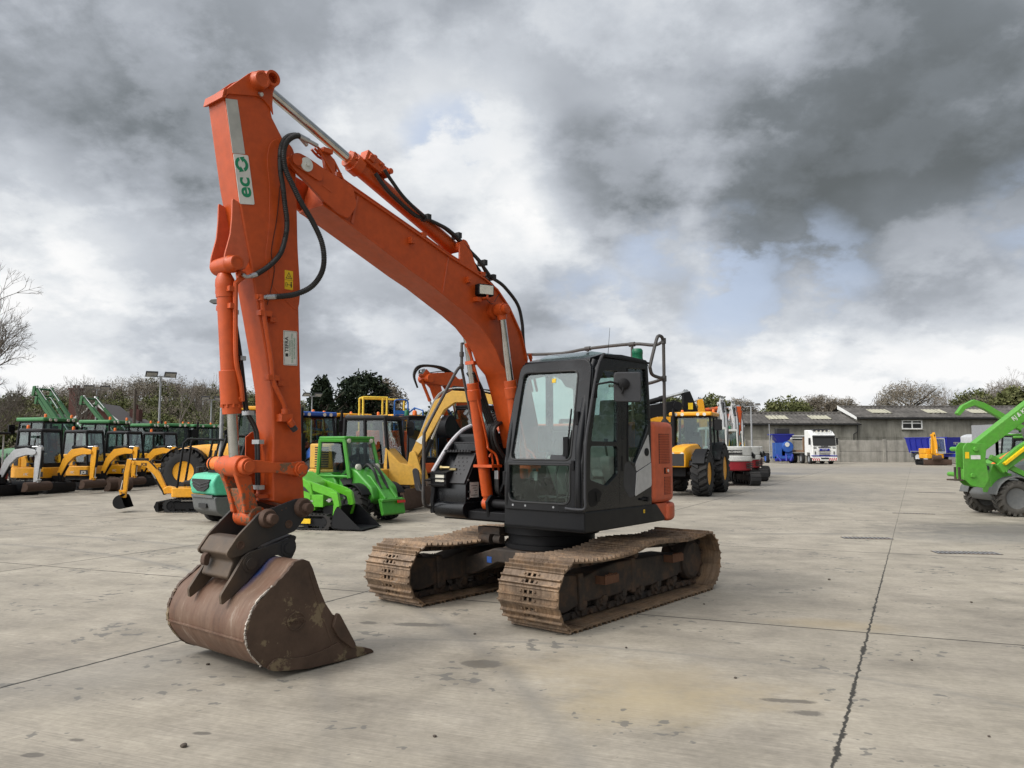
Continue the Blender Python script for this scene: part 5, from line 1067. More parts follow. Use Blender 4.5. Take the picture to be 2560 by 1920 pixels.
def digger_arm(par, mat, boom, bw, bt, stick, sw, st, bang, bs, bwid, bmat='rustbucket', y=0, cyl='black', teeth=0, rams=True, hoses=True):
    b = MB(); b.prism(offset_poly(boom, bw), y-bt/2, y+bt/2); b.cyl((boom[-1][0], y-bt*.8, boom[-1][1]), (boom[-1][0], y+bt*.8, boom[-1][1]), bw[-1]*.42, n=14); bo = b.build('boom', mat, par, bevel=.012)
    s = MB(); s.prism(offset_poly(stick, sw), y-st/2, y+st/2); s.cyl((stick[-1][0], y-st*.7, stick[-1][1]), (stick[-1][0], y+st*.7, stick[-1][1]), sw[-1]*.5, n=12); so_ = s.build('stick', mat, par, bevel=.01)
    e = stick[-1]; u = (Vector(stick[0])-Vector(e)).normalized(); f_ = Vector((u.y, -u.x))
    if f_.x < 0: f_ = -f_
    k = Vector(e)+u*.30*bs+f_*.26*bs; l = MB(); l.prism(capsule(tuple(Vector(e)+u*.26*bs), .05*bs, tuple(k), .05*bs), y-st*.75, y+st*.75); l.prism(capsule(tuple(k), .05*bs, tuple(Vector(e)+f_*.16*bs-u*.02), .05*bs), y-st*.5, y+st*.5); l.build('bucket_linkage', mat, par)
    bucket_mb(e, bang, bs, bwid, y, teeth).build('bucket', bmat, par)
    if rams:
        n = len(boom)//2; m = Vector(boom[n]); t = Vector(stick[0])
        up = Vector((0, bw[n]*.75)); ram(bo, tuple(m+up), tuple(t), bw[n]*.19, cyl, y, .62, 'stick_ram')
        ram(so_, tuple(Vector(stick[0]).lerp(Vector(e), .12)+f_*sw[0]*.62), tuple(k), sw[0]*.20, cyl, y, .6, 'bucket_ram')
    if hoses:
        h = MB()
        for dy in (-.03, .03): h.tube(smoothpts([(x, y+dy, z+w*.55) for (x, z), w in zip(boom, bw)]+[(stick[0][0]-.05, y+dy, stick[0][1]+.12)], 4), .014, 5)
        h.build('hoses', 'rubber', bo)
    return bo, so_
def lamp_eye(par, p, r=.07, axis=(1, 0, 0), mat='lens'):
    l = MB(); l.lathe(p, axis, [(-.05, r*1.1), (0, r*1.15), (0, r), (.012, r*.8), (.015, 0)], 14); return l.build('lamp', mat, par)
def fender(cx, cz, R, y0, y1, a0, a1, t=.03, n=10):
    return [(cx+R*cos(a0+(a1-a0)*i/n), cz+R*sin(a0+(a1-a0)*i/n)) for i in range(n+1)]+[(cx+(R-t)*cos(a1+(a0-a1)*i/n), cz+(R-t)*sin(a1+(a0-a1)*i/n)) for i in range(n+1)]
def tractor(label, loc, rz, body='jdgreen', roof='roofgreen', rim='yellow', rimf=.54, df=1.35, dr=1.85, wb=2.7, group=None, loader=None, roofz=2.95, wf=.45, wr=.55, name='farm_tractor', slots=True, lod=1, steer=0):
    t = thing(name, label, 'tractor', loc, rz, group); xr, xf = -wb*.45, wb*.55
    yf, yr = .78, .80
    for s in (1, -1): wheel(t, (xf, s*yf, df/2), df, wf, rim, 20, steer=steer, rimf=rimf); wheel(t, (xr, s*yr, dr/2), dr, wr, rim, 22, rimf=rimf)
    c = MB(); c.box(xr-.2, xf+.25, -.24, .24, df*.42, df*.42+.42); c.cyl((xf, -yf+.1, df/2), (xf, yf-.1, df/2), .11); c.cyl((xr, -yr+.1, dr/2), (xr, yr-.1, dr/2), .16); c.box(xr+.4, xf-.6, -.62, .62, .55, .95); c.box(xr-.55, xr-.1, -.35, .35, .5, 1.0); c.build('chassis', 'black', t, bevel=.03)
    hz = df*.42+.35; ht = hz+.78; x0h, x1h = xr+1.25, xf+.55
    h = MB(); sec = lambda x, w, z: [(x, -w, hz), (x, w, hz), (x, w*1.02, z-.16), (x, w*.72, z), (x, -w*.72, z), (x, -w*1.02, z-.16)]
    h.loft([sec(x0h, .40, ht+.06), sec(x0h+(x1h-x0h)*.55, .38, ht), sec(x1h-.14, .34, ht-.10), sec(x1h, .29, ht-.22)])
    ho = h.build('bonnet', body, t, bevel=.03)
    if slots:
        g = MB()
        for s in (1, -1):
            for k in range(5): x = x0h+.25+.17*k; g.prism([(x, hz+.30), (x+.09, hz+.32), (x+.05, ht-.22), (x-.04, ht-.22)], s*.385-.012, s*.385+.012)
            g.prism([(x0h+.1, hz+.02), (x1h-.25, hz+.04), (x1h-.3, hz+.24), (x0h+.1, hz+.22)], s*.38-.015, s*.38+.02)
        g.build('bonnet_grille', 'ink', ho)
    g = MB(); g.box(x1h-.02, x1h+.02, -.24, .24, hz+.05, ht-.30); g.build('front_grille', 'ink', ho)
    for s in (1, -1): lamp_eye(t, (x1h+.0, s*.17, ht-.33), .07)
    cab = make_cab(t, xr-.35, xr+1.22, -.78, .78, hz+.30, roofz-.16, 'black', roof, lean=.16, rake=.05, glass='glassd', low=.10, roofh=.16, over=.10, mid=xr+.45)
    f = MB()
    for s in (1, -1): f.prism(fender(xr, dr/2, dr/2+.09, 0, 0, radians(20), radians(160), .05), min(s*.52, s*1.07), max(s*.52, s*1.07))
    f.pieces('rear_mudguard', 'black', t, bevel=.02)
    f = MB()
    for s in (1, -1): f.prism(fender(xf, df/2, df/2+.07, 0, 0, radians(25), radians(150), .035), min(s*.56, s*1.0), max(s*.56, s*1.0))
    f.pieces('front_mudguard', 'black', t, bevel=.012)
    for s in (1, -1): tl = MB(); tl.box(xr-.80, xr-.76, s*.8-.14, s*.8+.14, dr*.5+.56, dr*.5+.64); tl.build('tail_lamp', 'redlens', t, bevel=.008)
    ex = MB(); ex.tube([(xr+1.28, -.62, hz+.2), (xr+1.28, -.62, roofz-.25), (xr+1.32, -.62, roofz+.12)], [.07, .07, .045], 10); ex.build('exhaust', 'black', t)
    beacon(t, xr-.25, .62, roofz); beacon(t, xr-.25, -.62, roofz)
    for s in (1, -1):
        m = MB(); m.tube([(xr+1.0, s*.78, roofz-.4), (xr+1.12, s*1.15, roofz-.36)], .018, 6); m.prism(rpoly([(s*1.02-.11, roofz-.72), (s*1.02+.11+.06, roofz-.72), (s*1.02+.17, roofz-.30), (s*1.02-.11, roofz-.30)], .05), xr+1.10, xr+1.17, 'yz'); m.build('wing_mirror', 'black', t, bevel=.015)
    wl = MB()
    for s in (-.55, -.3, .3, .55): wl.lathe((xr+1.18, s, roofz-.10), (1, 0, 0), [(0, .06), (.04, .065), (.042, 0)], 12); wl.lathe((xr-.42, s, roofz-.10), (-1, 0, 0), [(0, .06), (.04, .065), (.042, 0)], 12)
    wl.pieces('roof_lamp', 'lens', t)
    s_ = MB()
    for s in (1, -1):
        for k in range(3): s_.box(xr+1.05, xr+1.4, s*.86-.14, s*.86+.14, .45+.27*k, .48+.27*k)
    s_.pieces('cab_step', 'black', t)
    if loader:
        m = MB(); a0, a1, a2 = loader
        for s in (1, -1):
            m.prism(offset_poly([a0, a1, a2], [.16, .24, .12]), s*.52-.045, s*.52+.045); m.box(xf-.95, xf-.75, s*.52-.06, s*.52+.06, .6, a0[1])
            m.prism(offset_poly([(a0[0]+.15, a0[1]-.25), (a1[0]-.1, a1[1]-.22)], [.08, .08]), s*.52-.04, s*.52+.04)
        m.cyl((a1[0], -.55, a1[1]), (a1[0], .55, a1[1]), .07); m.cyl((a2[0], -.6, a2[1]), (a2[0], .6, a2[1]), .05); m.cyl((a2[0]+.1, -.6, a2[1]-.3), (a2[0]+.1, .6, a2[1]-.3), .04)
        for s in (1, -1): m.prism(rpoly([(a2[0]-.06, a2[1]+.14), (a2[0]+.10, a2[1]+.12), (a2[0]+.16, a2[1]-.34), (a2[0]+.02, a2[1]-.34)], .03), s*.58-.03, s*.58+.03)
        m.build('loader_arms', body, t, bevel=.01)
        for s in (1, -1): ram(t, (a0[0]-.05, a0[1]+.16), (a1[0]-.1, a1[1]+.18), .05, body, s*.52, .6, 'loader_ram'); ram(t, (a1[0]+.05, a1[1]+.2), (a2[0]+.02, a2[1]+.12), .045, body, s*.42, .6, 'crowd_ram')
    return t
# numpy leaf clouds ----------------------------------------------------------
RNG = np.random.default_rng(11)
def quads_mesh(name, C, U, V, mat, parent=None, ngon=4):
    n = len(C); v = np.stack([C-U-V, C+U-V, C+U+V, C-U+V], 1).reshape(-1, 3).astype(np.float32)
    me = bpy.data.meshes.new(name); me.vertices.add(4*n); me.vertices.foreach_set('co', v.ravel()); me.loops.add(4*n); me.loops.foreach_set('vertex_index', np.arange(4*n, dtype=np.int32)); me.polygons.add(n); me.polygons.foreach_set('loop_start', np.arange(0, 4*n, 4, dtype=np.int32)); me.polygons.foreach_set('loop_total', np.full(n, 4, dtype=np.int32)); me.update(); me.validate()
    return link(name, me, mat, parent, smooth=0)
def rdir(n):
    d = RNG.normal(size=(n, 3)); return d/np.linalg.norm(d, axis=1, keepdims=True)
def leaves(C, size, aspect=1., up=0.):
    n = len(C); a = rdir(n); a[:, 2] += up; a /= np.linalg.norm(a, axis=1, keepdims=True); b = np.cross(a, rdir(n)); b /= np.linalg.norm(b, axis=1, keepdims=True)
    s = size*RNG.uniform(.5, 1.3, (n, 1)); return C, a*s, b*s/aspect
def clump_points(cx, cy, cz, rx, ry, rz, nclump, per, spread, surface=.75):
    d = rdir(nclump); r = RNG.uniform(surface, 1, (nclump, 1))**1; r = np.where(RNG.uniform(size=(nclump, 1)) < .3, r*RNG.uniform(.2, 1, (nclump, 1)), r)
    d[:, 2] = np.where(d[:, 2] < -.35, -d[:, 2], d[:, 2]); cc = d*r*np.array([rx, ry, rz])+np.array([cx, cy, cz])
    p = np.repeat(cc, per, 0)+rdir(nclump*per)*RNG.uniform(0, 1, (nclump*per, 1))**.5*spread*1.6; return p
def leafmat(name, a, b, c):
    m, nt, p = new_mat(name); g = N(nt, 'ShaderNodeNewGeometry'); tc = N(nt, 'ShaderNodeTexCoord').outputs['Object']
    f = math_(nt, 'ADD', math_(nt, 'MULTIPLY', g.outputs['Random Per Island'], .6), math_(nt, 'MULTIPLY', noise(nt, tc, .35, 3), .4))
    L(nt, ramp(nt, f, [(.2, a), (.5, b), (.8, c)]).outputs[0], p.inputs['Base Color']); p.inputs['Roughness'].default_value = .85; p.inputs['Specular IOR Level'].default_value = .2; return m
M['conifer'] = leafmat('conifer_needles', (.008, .014, .008), (.014, .024, .012), (.03, .04, .018))
M['olive'] = leafmat('spring_leaves', (.055, .064, .022), (.092, .102, .036), (.14, .142, .06))
M['hedge'] = leafmat('shrub_leaves', (.035, .05, .014), (.065, .085, .022), (.10, .115, .035))
M['bare'] = leafmat('bare_twigs', (.12, .10, .078), (.175, .15, .115), (.24, .21, .165))
M['pale'] = leafmat('pale_twigs', (.10, .085, .065), (.16, .135, .10), (.21, .18, .14))
def bare_tree(label, loc, H, spread, seed, depth=6, group=None, trunk_r=.16, lean=(0, 0), twigs=True, name='bare_tree', nb=3):
    rnd = random.Random(seed); t = thing(name, label, 'tree', loc, 0, group); tr = MB(); cr = MB()
    def grow(p, d, l, r, k):
        n = 3; pts = [p]; q = p; dd = d
        for i in range(n):
            dd = (dd+Vector((rnd.uniform(-.16, .16), rnd.uniform(-.16, .16), rnd.uniform(-.06, .10)))).normalized(); q = q+dd*l/n; pts.append(q)
        (tr if k < 2 else cr).tube(pts, [r*(1-.12*i) for i in range(n+1)], 6 if k < 2 else (4 if k < 4 else 3), cap=False)
        if k >= depth: return
        m = nb if k < 3 else (3 if rnd.random() < .6 else 2)
        for i in range(m):
            a = rnd.uniform(.25, .75)*spread; ph = rnd.uniform(0, 2*pi)
            u = dd.orthogonal().normalized(); u.rotate(Matrix.Rotation(ph, 3, dd)); e = (dd*cos(a)+u*sin(a)+Vector((0, 0, .12))).normalized()
            grow(pts[-1] if i == 0 or k > 4 else pts[rnd.choice((1, 2, 3))], e, l*rnd.uniform(.62, .86), r*.60 if i else r*.70, k+1)
    grow(Vector((0, 0, 0)), Vector((lean[0], lean[1], 1)).normalized(), H*.26, trunk_r, 0)
    tr.build('trunk', 'bark', t, smooth=60); cr.build('crown', 'twig', t, smooth=0); return t
def leafy_tree(label, loc, H, R, mat, seed, group=None, n=70, per=22, leaf=.14, name='tree', conical=False, twig=True, tall=.36, aspect=1.4):
    global RNG; RNG = np.random.default_rng(seed); rnd = random.Random(seed)
    t = thing(name, label, 'tree', loc, 0, group); m = MB(); m.tube([(0, 0, 0), (.03*R, 0, H*.3), (0, .02, H*.8)], [.035*H, .026*H, .008*H], 7)
    for k in range(9):
        a = rnd.uniform(0, 2*pi); z = rnd.uniform(.25, .7)*H; m.tube([(0, 0, z), (.45*R*cos(a), .45*R*sin(a), z+.12*H), (.8*R*cos(a), .8*R*sin(a), z+.22*H)], [.014*H, .008*H, .003*H], 5)
    m.build('trunk', 'bark', t)
    if conical:
        cc = []
        for k in range(n):
            z = rnd.uniform(.10, 1.0)**.8; rr = R*(1-z)**.75*rnd.uniform(.55, 1.08)+.1; a = rnd.uniform(0, 2*pi); cc.append((rr*cos(a), rr*sin(a), H*z))
        P = np.repeat(np.array(cc), per, 0)+rdir(n*per)*RNG.uniform(0, 1, (n*per, 1))**.5*np.array([.19*R, .19*R, .08*H])
    else:
        P = clump_points(0, 0, H*(1-tall), R, R, H*tall, n, per, .15*R)
    quads_mesh('crown', *leaves(P, leaf, aspect), mat, t); return t
# ------------------------------------------------------------------ left side: a row of small diggers
def mini(label, loc, rz, arm='yellow', body='yellow', cab=True, group=None, base='black', bwid=1.15, canopy=False, letter=True, reach=0, bmat='rustbucket'):
    t = thing('mini_digger', label, 'digger', loc, rz, group)
    for s in (1, -1): crawler(t, 1.95, .26, .46, s*.50, 'tyre', 'black', 34)
    b = MB(); b.box(.80, 1.0, -.25, .25, .18, .34); b.prism([(.95, .02), (1.05, .03), (1.10, .20), (1.05, .40), (.99, .40), (.98, .15)], -.68, .68); b.build('dozer_blade', base, t, bevel=.01)
    m = MB(); m.box(-.5, .75, -.5, .5, .44, .58); m.cyl((0, 0, .40), (0, 0, .52), .34, n=20); m.build('turntable', 'black', t, bevel=.02)
    m = MB(); m.prism(rpoly([(.72, -.60), (.72, .58), (-.55, .60), (-.92, .40), (-.98, 0), (-.92, -.40), (-.55, -.62)], .10), .58, .98, 'xy'); m.prism(rpoly([(-.28, -.60), (-.28, .55), (-.60, .57), (-.92, .38), (-.97, 0), (-.92, -.38), (-.6, -.61)], .08), .98, 1.46, 'xy')
    m.prism([(-.28, .98), (.12, .98), (.04, 1.10), (-.1, 1.40), (-.28, 1.44)], -.60, -.30); bo = m.build('bodywork', body, t, bevel=.03, seg=3)
    m = MB(); m.box(-.58, -.40, -.618, -.606, 1.05, 1.36); m.box(-.02, .10, -.606, -.598, 1.02, 1.16); m.build('body_vents', 'ink', bo)
    if letter:
        text('body_lettering', 'JCB', .15, 'decal', bo, fr((.52, -.608, .72), (1, 0, 0), (0, 0, 1)), .003, bold=.004); text('body_lettering', '19C', .13, 'decal', bo, fr((-.02, -.614, .72), (1, 0, 0), (0, 0, 1)), .003)
        mm = MB(); mm.box(-.22, .72, -.606, -.602, .63, .82); mm.build('body_stripe', 'ink', bo)
    k = MB(); k.box(.70, .98, -.16, .16, .46, .66); k.cyl((.95, 0, .45), (.95, 0, .78), .09); k.build('king_post', 'black', t, bevel=.02)
    if cab: make_cab(t, -.62, .60, -.50, .50, .98, 2.38, 'black', 'midgrey', lean=.14, rake=.06, glass='glassbg', low=.14, post=.05, roofh=.07, over=.03, mid=-.05); beacon(t, -.35, -.25, 2.45)
    if canopy:
        c = MB()
        for x, y in ((-.6, -.48), (-.6, .48), (.5, -.48), (.5, .48)): c.tube([(x, y, .86), (x, y, 2.2)], .03, 6)
        c.pieces('canopy_post', 'offwhite', t); c = MB(); c.prism(rpoly([(-.75, -.62), (.72, -.62), (.72, .62), (-.75, .62)], .12), 2.2, 2.29, 'xy'); c.build('canopy_roof', 'black', t, bevel=.03)
    digger_arm(t, arm, [(.95, .72), (1.20, 1.22), (1.52, 1.52), (1.95, 1.60), (2.30, 1.56)], [.20, .27, .30, .25, .18], .14, [(2.46, 1.76), (2.41, 1.25), (2.36, .48)], [.19, .23, .15], .12, radians(15), .42, bwid, bmat, rams=True)
    st = MB(); st.box(1.22, 1.34, -.064, -.061, 1.24, 1.38); st.build('boom_sticker', 'decal', t)
    ram(t, (1.0, .62), (1.46, 1.34), .045, 'black', 0, .6, 'boom_ram')
    return t
H12 = radians(-12)
mini('yellow mini digger with a black cab, nearest the grey-armed digger', (-18.2, 30.2, 0), H12, group='yellow mini diggers parked in a row')
mini('yellow mini digger with a black cab, second of its row from the left', (-17.75, 32.5, 0), H12, group='yellow mini diggers parked in a row')
mini('yellow mini digger with a black cab, third of its row from the left', (-17.2, 34.8, 0), H12, group='yellow mini diggers parked in a row')
mini('yellow mini digger with a black cab, last of its row, beside the big yellow tractor', (-16.6, 37.0, 0), H12, group='yellow mini diggers parked in a row', bwid=.9)
mini('light grey armed mini digger with a dark red body at the left edge', (-19.1, 28.1, 0), radians(-10), arm='ltgrey', body='red', cab=False, canopy=True, letter=False)
mini('mini digger at the left edge with only its rusty bucket in view', (-20.1, 26.6, 0), radians(-10), arm='ltgrey', body='red', cab=False, canopy=True, letter=False)
for i, (x, y, l, m_) in enumerate(((-18.55, 28.6, 'black digging bucket on the concrete, leftmost beside the grey digger arm', 'dark'), (-18.1, 28.75, 'middle one of the three black buckets beside the grey digger arm', 'dark'), (-17.7, 28.9, 'black digging bucket on the concrete, rightmost beside the grey digger arm', 'dark'), (-15.9, 31.2, 'rusty digging bucket on the concrete beneath the first yellow digger arm', 'rustbucket'), (-15.5, 31.3, 'narrow rusty digging bucket just right of another under the first yellow digger arm', 'rustbucket'), (-14.5, 33.8, 'rusty digging bucket on the concrete beneath the second yellow digger arm', 'rustbucket'), (-13.4, 35.4, 'rusty digging bucket on the concrete near the third yellow digger arm', 'rustbucket'))):
    o = bucket_mb((0, .46), radians(10+6*(i % 3)), .72, .42, 0, 3).build('spare_bucket', m_); o.location = (x, y, 0); o.rotation_euler = (0, 0, radians(-60+9*i)); tag(o, l, 'bucket', 'spare digger buckets on the ground')
# green tractors behind
G = 'green farm tractors parked behind the diggers'
LD = ((.35, 1.75), (1.1, 2.7), (2.5, 4.5)); LD2 = ((.35, 1.75), (1.1, 2.7), (2.6, 4.3))
tractor('green farm tractor at the left edge of the yard with yellow wheels', (-20.6, 33.6, 0), radians(160), group=G, roofz=2.98)
tractor('green farm tractor with its front loader raised highest, behind the first yellow digger', (-20.0, 37.0, 0), radians(172), group=G, loader=LD, roofz=3.0)
tractor('green farm tractor with a raised front loader, behind the second yellow digger', (-19.9, 41.0, 0), radians(170), group=G, loader=LD2, roofz=2.95)
tractor('green farm tractor with a pale green roof, behind the third yellow digger', (-18.0, 41.6, 0), radians(-60), group=G, roofz=3.0)
tractor('green farm tractor half hidden behind the big yellow tractor', (-16.9, 43.5, 0), radians(-50), group=G, roofz=3.0)
tractor('green farm tractor with a raised front loader, farthest back on the left', (-24.2, 44.0, 0), radians(170), group=G, loader=LD, roofz=3.0)
# big yellow tractors
Y_ = 'large yellow tractors'
tractor('large yellow tractor with an orange-yellow roof behind the mint green forklift', (-10.5, 29.9, 0), radians(184), body='yellow', roof='yellow', rim='yellow', df=1.7, dr=1.75, wb=3.0, rimf=.44, roofz=3.28, group=Y_, wf=.5)
tractor('large yellow tractor facing the yard between the big excavator and the white diggers', (6.8, 29.9, 0), radians(245), body='yellow', roof='yellow', rim='yellow', df=1.62, dr=1.85, wb=2.9, rimf=.50, roofz=3.1, group=Y_, wf=.56, wr=.62)
tractor('yellow tractor, its roof showing just right of the blue tractor', (-6.35, 31.5, 0), radians(-50), body='yellow', roof='yellow', rim='yellow', roofz=3.1, group=Y_)
tractor('yellow tractor, its roof showing behind the blue rails right of another yellow roof', (-4.3, 32.6, 0), radians(-50), body='yellow', roof='yellow', rim='yellow', roofz=3.1, group=Y_)
tractor('blue tractor with a blue roof, just right of the big excavator arm', (-6.9, 27.6, 0), radians(-48), body='bluepaint', roof='bluepaint', rim='white', roofz=3.0, group='blue tractor')
# micro digger without a cab
t = thing('micro_digger', 'tiny yellow digger without a cab, black bucket on the ground', 'digger', (-8.75, 21.5, 0), radians(186))
for s in (1, -1): crawler(t, 1.25, .19, .36, s*.30, 'tyre', 'black', 28)
b = MB(); b.prism([(.72, .02), (.80, .03), (.86, .16), (.80, .30), (.74, .28)], -.42, .42); b.box(.5, .76, -.12, .12, .12, .2); b.build('dozer_blade', 'black', t, bevel=.01)
b = MB(); b.prism(rpoly([(.45, -.36), (.45, .36), (-.45, .36), (-.58, 0), (-.45, -.36)], .08), .40, .66, 'xy'); b.prism(rpoly([(-.12, -.33), (-.12, .33), (-.42, .34), (-.55, 0), (-.42, -.34)], .06), .66, .98, 'xy'); b.prism([(.45, .5), (.70, .48), (.74, .62), (.62, .70), (.45, .66)], -.12, .12); b.build('bodywork', 'yellow', t, bevel=.025, seg=3)
b = MB(); b.box(-.15, .18, -.22, .22, .72, .84); b.box(-.24, -.14, -.22, .22, .78, 1.22); b.build('seat', 'ink', t, bevel=.03)
b = MB(); b.tube(smoothpts([(.30, -.33, .66), (.22, -.34, 1.3), (.16, -.34, 1.85), (.08, -.34, 1.96), (-.05, -.34, 1.97), (-.75, -.34, 1.95)], 4), .032, 8); b.tube([(-.75, -.34, 1.95), (-.75, .34, 1.95), (.05, .34, 1.97), (.16, .34, 1.85), (.30, .33, .66)], .032, 8); b.tube([(-.42, -.30, .98), (-.6, -.34, 1.95)], .03, 8); b.tube([(-.42, .30, .98), (-.6, .34, 1.95)], .03, 8); b.build('roll_bar', 'black', t)
digger_arm(t, 'yellow', [(.70, .60), (.92, 1.02), (1.20, 1.30), (1.55, 1.33)], [.11, .15, .16, .11], .09, [(1.66, 1.42), (1.72, 1.05), (1.76, .42)], [.12, .13, .09], .08, radians(5), .48, .62, 'black', cyl='black')
text('boom_lettering', 'JCB', .10, 'ink', t, fr((1.27, .048, 1.28), (-1, 0, -.1), (-.1, 0, 1)), .002, bold=.003)
ram(t, (.72, .5), (1.12, 1.14), .04, 'black', 0, .6, 'boom_ram')
# forklift
t = thing('forklift', 'mint green and grey forklift truck seen from behind its counterweight', 'forklift', (-6.30, 19.05, 0), radians(48))
for s in (1, -1): wheel(t, (-.72, s*.42, .24), .48, .19, 'dirtygrey', 0, 'tyre', rimf=.5); wheel(t, (.78, s*.50, .34), .68, .26, 'dirtygrey', 16, 'tyre', rimf=.5)
b = MB(); b.prism(rpoly([(-1.18, .30), (-1.24, .62), (-.42, .62), (-.30, .40), (-.44, .20), (-.98, .16)], .06), -.55, .55); b.prism(rpoly([(-.45, .34), (-.2, .62), (1.0, .62), (1.15, .5), (1.1, .36), (-.3, .28)], .05), -.50, .50); b.build('lower_counterweight', 'dirtygrey', t, bevel=.04, seg=3)
b = MB(); b.prism([(-1.20, -.18), (-1.245, -.18), (-1.245, .18), (-1.20, .18)], .36, .46, 'xy'); b.build('tow_recess', 'ink', t)
b = MB(); b.prism(rpoly([(-1.24, .66), (-1.30, .95), (-1.20, 1.13), (-.80, 1.17), (-.30, 1.12), (.18, 1.10), (.30, 1.02), (.30, .66), (-.4, .64)], .07), -.57, .57); cwf = b.build('bodywork', 'mint', t, bevel=.05, seg=3)
b = MB(); b.prism([(-.43, 1.02), (.43, 1.02), (.36, .84), (.14, .74), (-.14, .74), (-.36, .84)], -1.305, -1.27, 'yz'); b.build('rear_grille', 'ink', cwf); b = MB()
for a, c in ((.42, .97), (.40, .90)): b.tube([(-1.308, -a, c), (-1.312, 0, c-.075), (-1.308, a, c)], .012, 6)
b.build('grille_bars', 'midgrey', cwf)
b = MB(); b.prism([(-.75, .645), (.75, .645), (.0, .56)], .0, .0) if False else b.box(-1.27, -1.25, -.5, .5, .60, .66); b.build('rear_seam', 'dirtygrey', cwf)
b = MB()
for s in (1, -1): b.tube([(-.62, s*.50, 1.14), (-.55, s*.50, 1.6), (-.42, s*.48, 2.02)], .045, 6); b.tube([(1.0, s*.48, .62), (.92, s*.48, 1.4), (.62, s*.46, 2.02)], .038, 6); b.tube([(-.48, s*.48, 2.02), (.66, s*.46, 2.02)], .04, 6)
for k in range(9): b.tube([(-.46+.14*k, -.46, 2.03), (-.46+.14*k, .46, 2.03)], .018, 5)
b.build('overhead_guard', 'black', t)
b = MB(); b.box(-.40, .10, -.25, .25, 1.10, 1.26); b.prism([(-.40, 1.2), (-.52, 1.78), (-.40, 1.80), (-.26, 1.22)], -.25, .25); b.build('seat', 'ink', t, bevel=.04)
b = MB(); b.box(.62, .95, -.45, .45, .95, 1.28); b.tube([(.66, 0, 1.2), (.42, 0, 1.42)], .03, 6); b.lathe((.42, 0, 1.42), (-.75, 0, .65), [(0, .19), (.025, .19), (.025, .165), (0, .165)], 16); b.box(.0, .95, -.5, .5, .62, .68); b.build('dashboard', 'dirtygrey', t, bevel=.03)
b = MB(); b.lathe((-.85, -.40, 1.36), (0, 1, 0), [(0, .0), (0, .10), (.04, .155), (.10, .17), (.68, .17), (.74, .155), (.78, .10), (.78, 0)], 20); b.build('gas_bottle', 'beacono', t); b = MB()
for y in (-.22, .18): b.lathe((-.85, y, 1.36), (0, 1, 0), [(0, .172), (0, .18), (.06, .18), (.06, .172)], 20)
b.box(-.98, -.72, -.3, .3, 1.15, 1.22); b.build('bottle_cradle', 'black', t)
b = MB()
for s in (1, -1): b.box(1.12, 1.22, s*.32-.05, s*.32+.05, .12, 2.1); b.box(1.30, 1.34, s*.28-.06, s*.28+.06, .08, .5); b.box(1.30, 2.3, s*.28-.06, s*.28+.06, .06, .10)
b.box(1.22, 1.30, -.45, .45, .25, .35); b.box(1.22, 1.30, -.45, .45, .48, .56); b.build('lifting_mast', 'black', t)
beacon(t, -.35, .35, 2.05, s=.8)

# ------------------------------------------------------------------ centre: green loaders
def loader_bucket(p, w, s, mat, par):
    b = MB(); pr = [(0, .42), (-.06, .30), (-.10, .08), (-.02, .0), (.55, -.02)]
    pr = [(p[0]+x*s, p[1]+z*s) for x, z in pr]; th = .018
    sp = smoothpts([(x, 0, z) for x, z in pr], 4); b.loft([[(q.x, -w/2, q.z), (q.x, w/2, q.z), (q.x+th, w/2, q.z+th), (q.x+th, -w/2, q.z+th)] for q in sp])
    for y in (-w/2, w/2-th): b.prism([*pr, (p[0]+.50*s, p[1]+.03*s), (p[0]+.06*s, p[1]+.42*s)], y, y+th)
    return b.build('loader_bucket', mat, par)
t = thing('articulated_loader', 'leaf green articulated loader with a green cab', 'loader', (-3.92, 19.1, 0), radians(-36))
for x in (.72, -.72):
    for s in (1, -1): wheel(t, (x, s*.50, .42), .84, .34, 'midgrey', 18, 'tyre', rimf=.52)
b = MB(); b.prism(rpoly([(-1.25, .45), (-1.30, .95), (-1.1, 1.12), (-.12, 1.15), (.05, .9), (.1, .42)], .08), -.50, .50); b.prism(rpoly([(.08, .42), (.02, 1.05), (.30, 1.28), (.62, 1.22), (1.15, .82), (1.22, .55), (1.0, .42)], .08), -.42, .42); b.build('bodywork', 'avantgreen', t, bevel=.05, seg=3)
b = MB(); b.cyl((.36, -.44, .98), (.36, -.425, .98), .16, n=28); b.prism(rpoly([(.10, 1.0), (.42, .98), (.52, .90), (.2, .86)], .03), -.436, -.425); b.build('tank_disc', 'ink', t)
text('side_lettering', '750', .13, 'ink', t, fr((.80, -.43, .78), (1, 0, -.5), (.5, 0, 1)), .003, bold=.004)
make_cab(t, -.62, .50, -.50, .50, 1.02, 1.94, 'avantgreen', 'avantgreen', lean=.26, rake=.02, glass='glassbg', low=.04, post=.05, roofh=.07, over=.05)
b = MB()
for x in (.72,):
    for s in (1, -1): b.prism(fender(x, .42, .50, 0, 0, radians(30), radians(170), .03), min(s*.32, s*.70), max(s*.32, s*.70))
b.pieces('mudguard', 'black', t, bevel=.01)
b = MB()
for s in (1, -1): b.prism(offset_poly([(.30, 1.18), (.85, .98), (1.35, .52)], [.16, .20, .16]), s*.18-.04, s*.18+.04)
b.prism(offset_poly([(.75, 1.02), (1.40, .46)], [.16, .14]), -.13, .13); b.prism(rpoly([(1.30, .56), (1.40, .58), (1.50, .22), (1.42, .18)], .03), -.36, .36); b.box(1.36, 1.46, -.36, .36, .50, .56); b.build('lift_arm', 'avantgreen', t, bevel=.015)
ram(t, (.55, .85), (1.2, .62), .05, 'avantgreen', 0, .6, 'lift_ram')
b = MB()
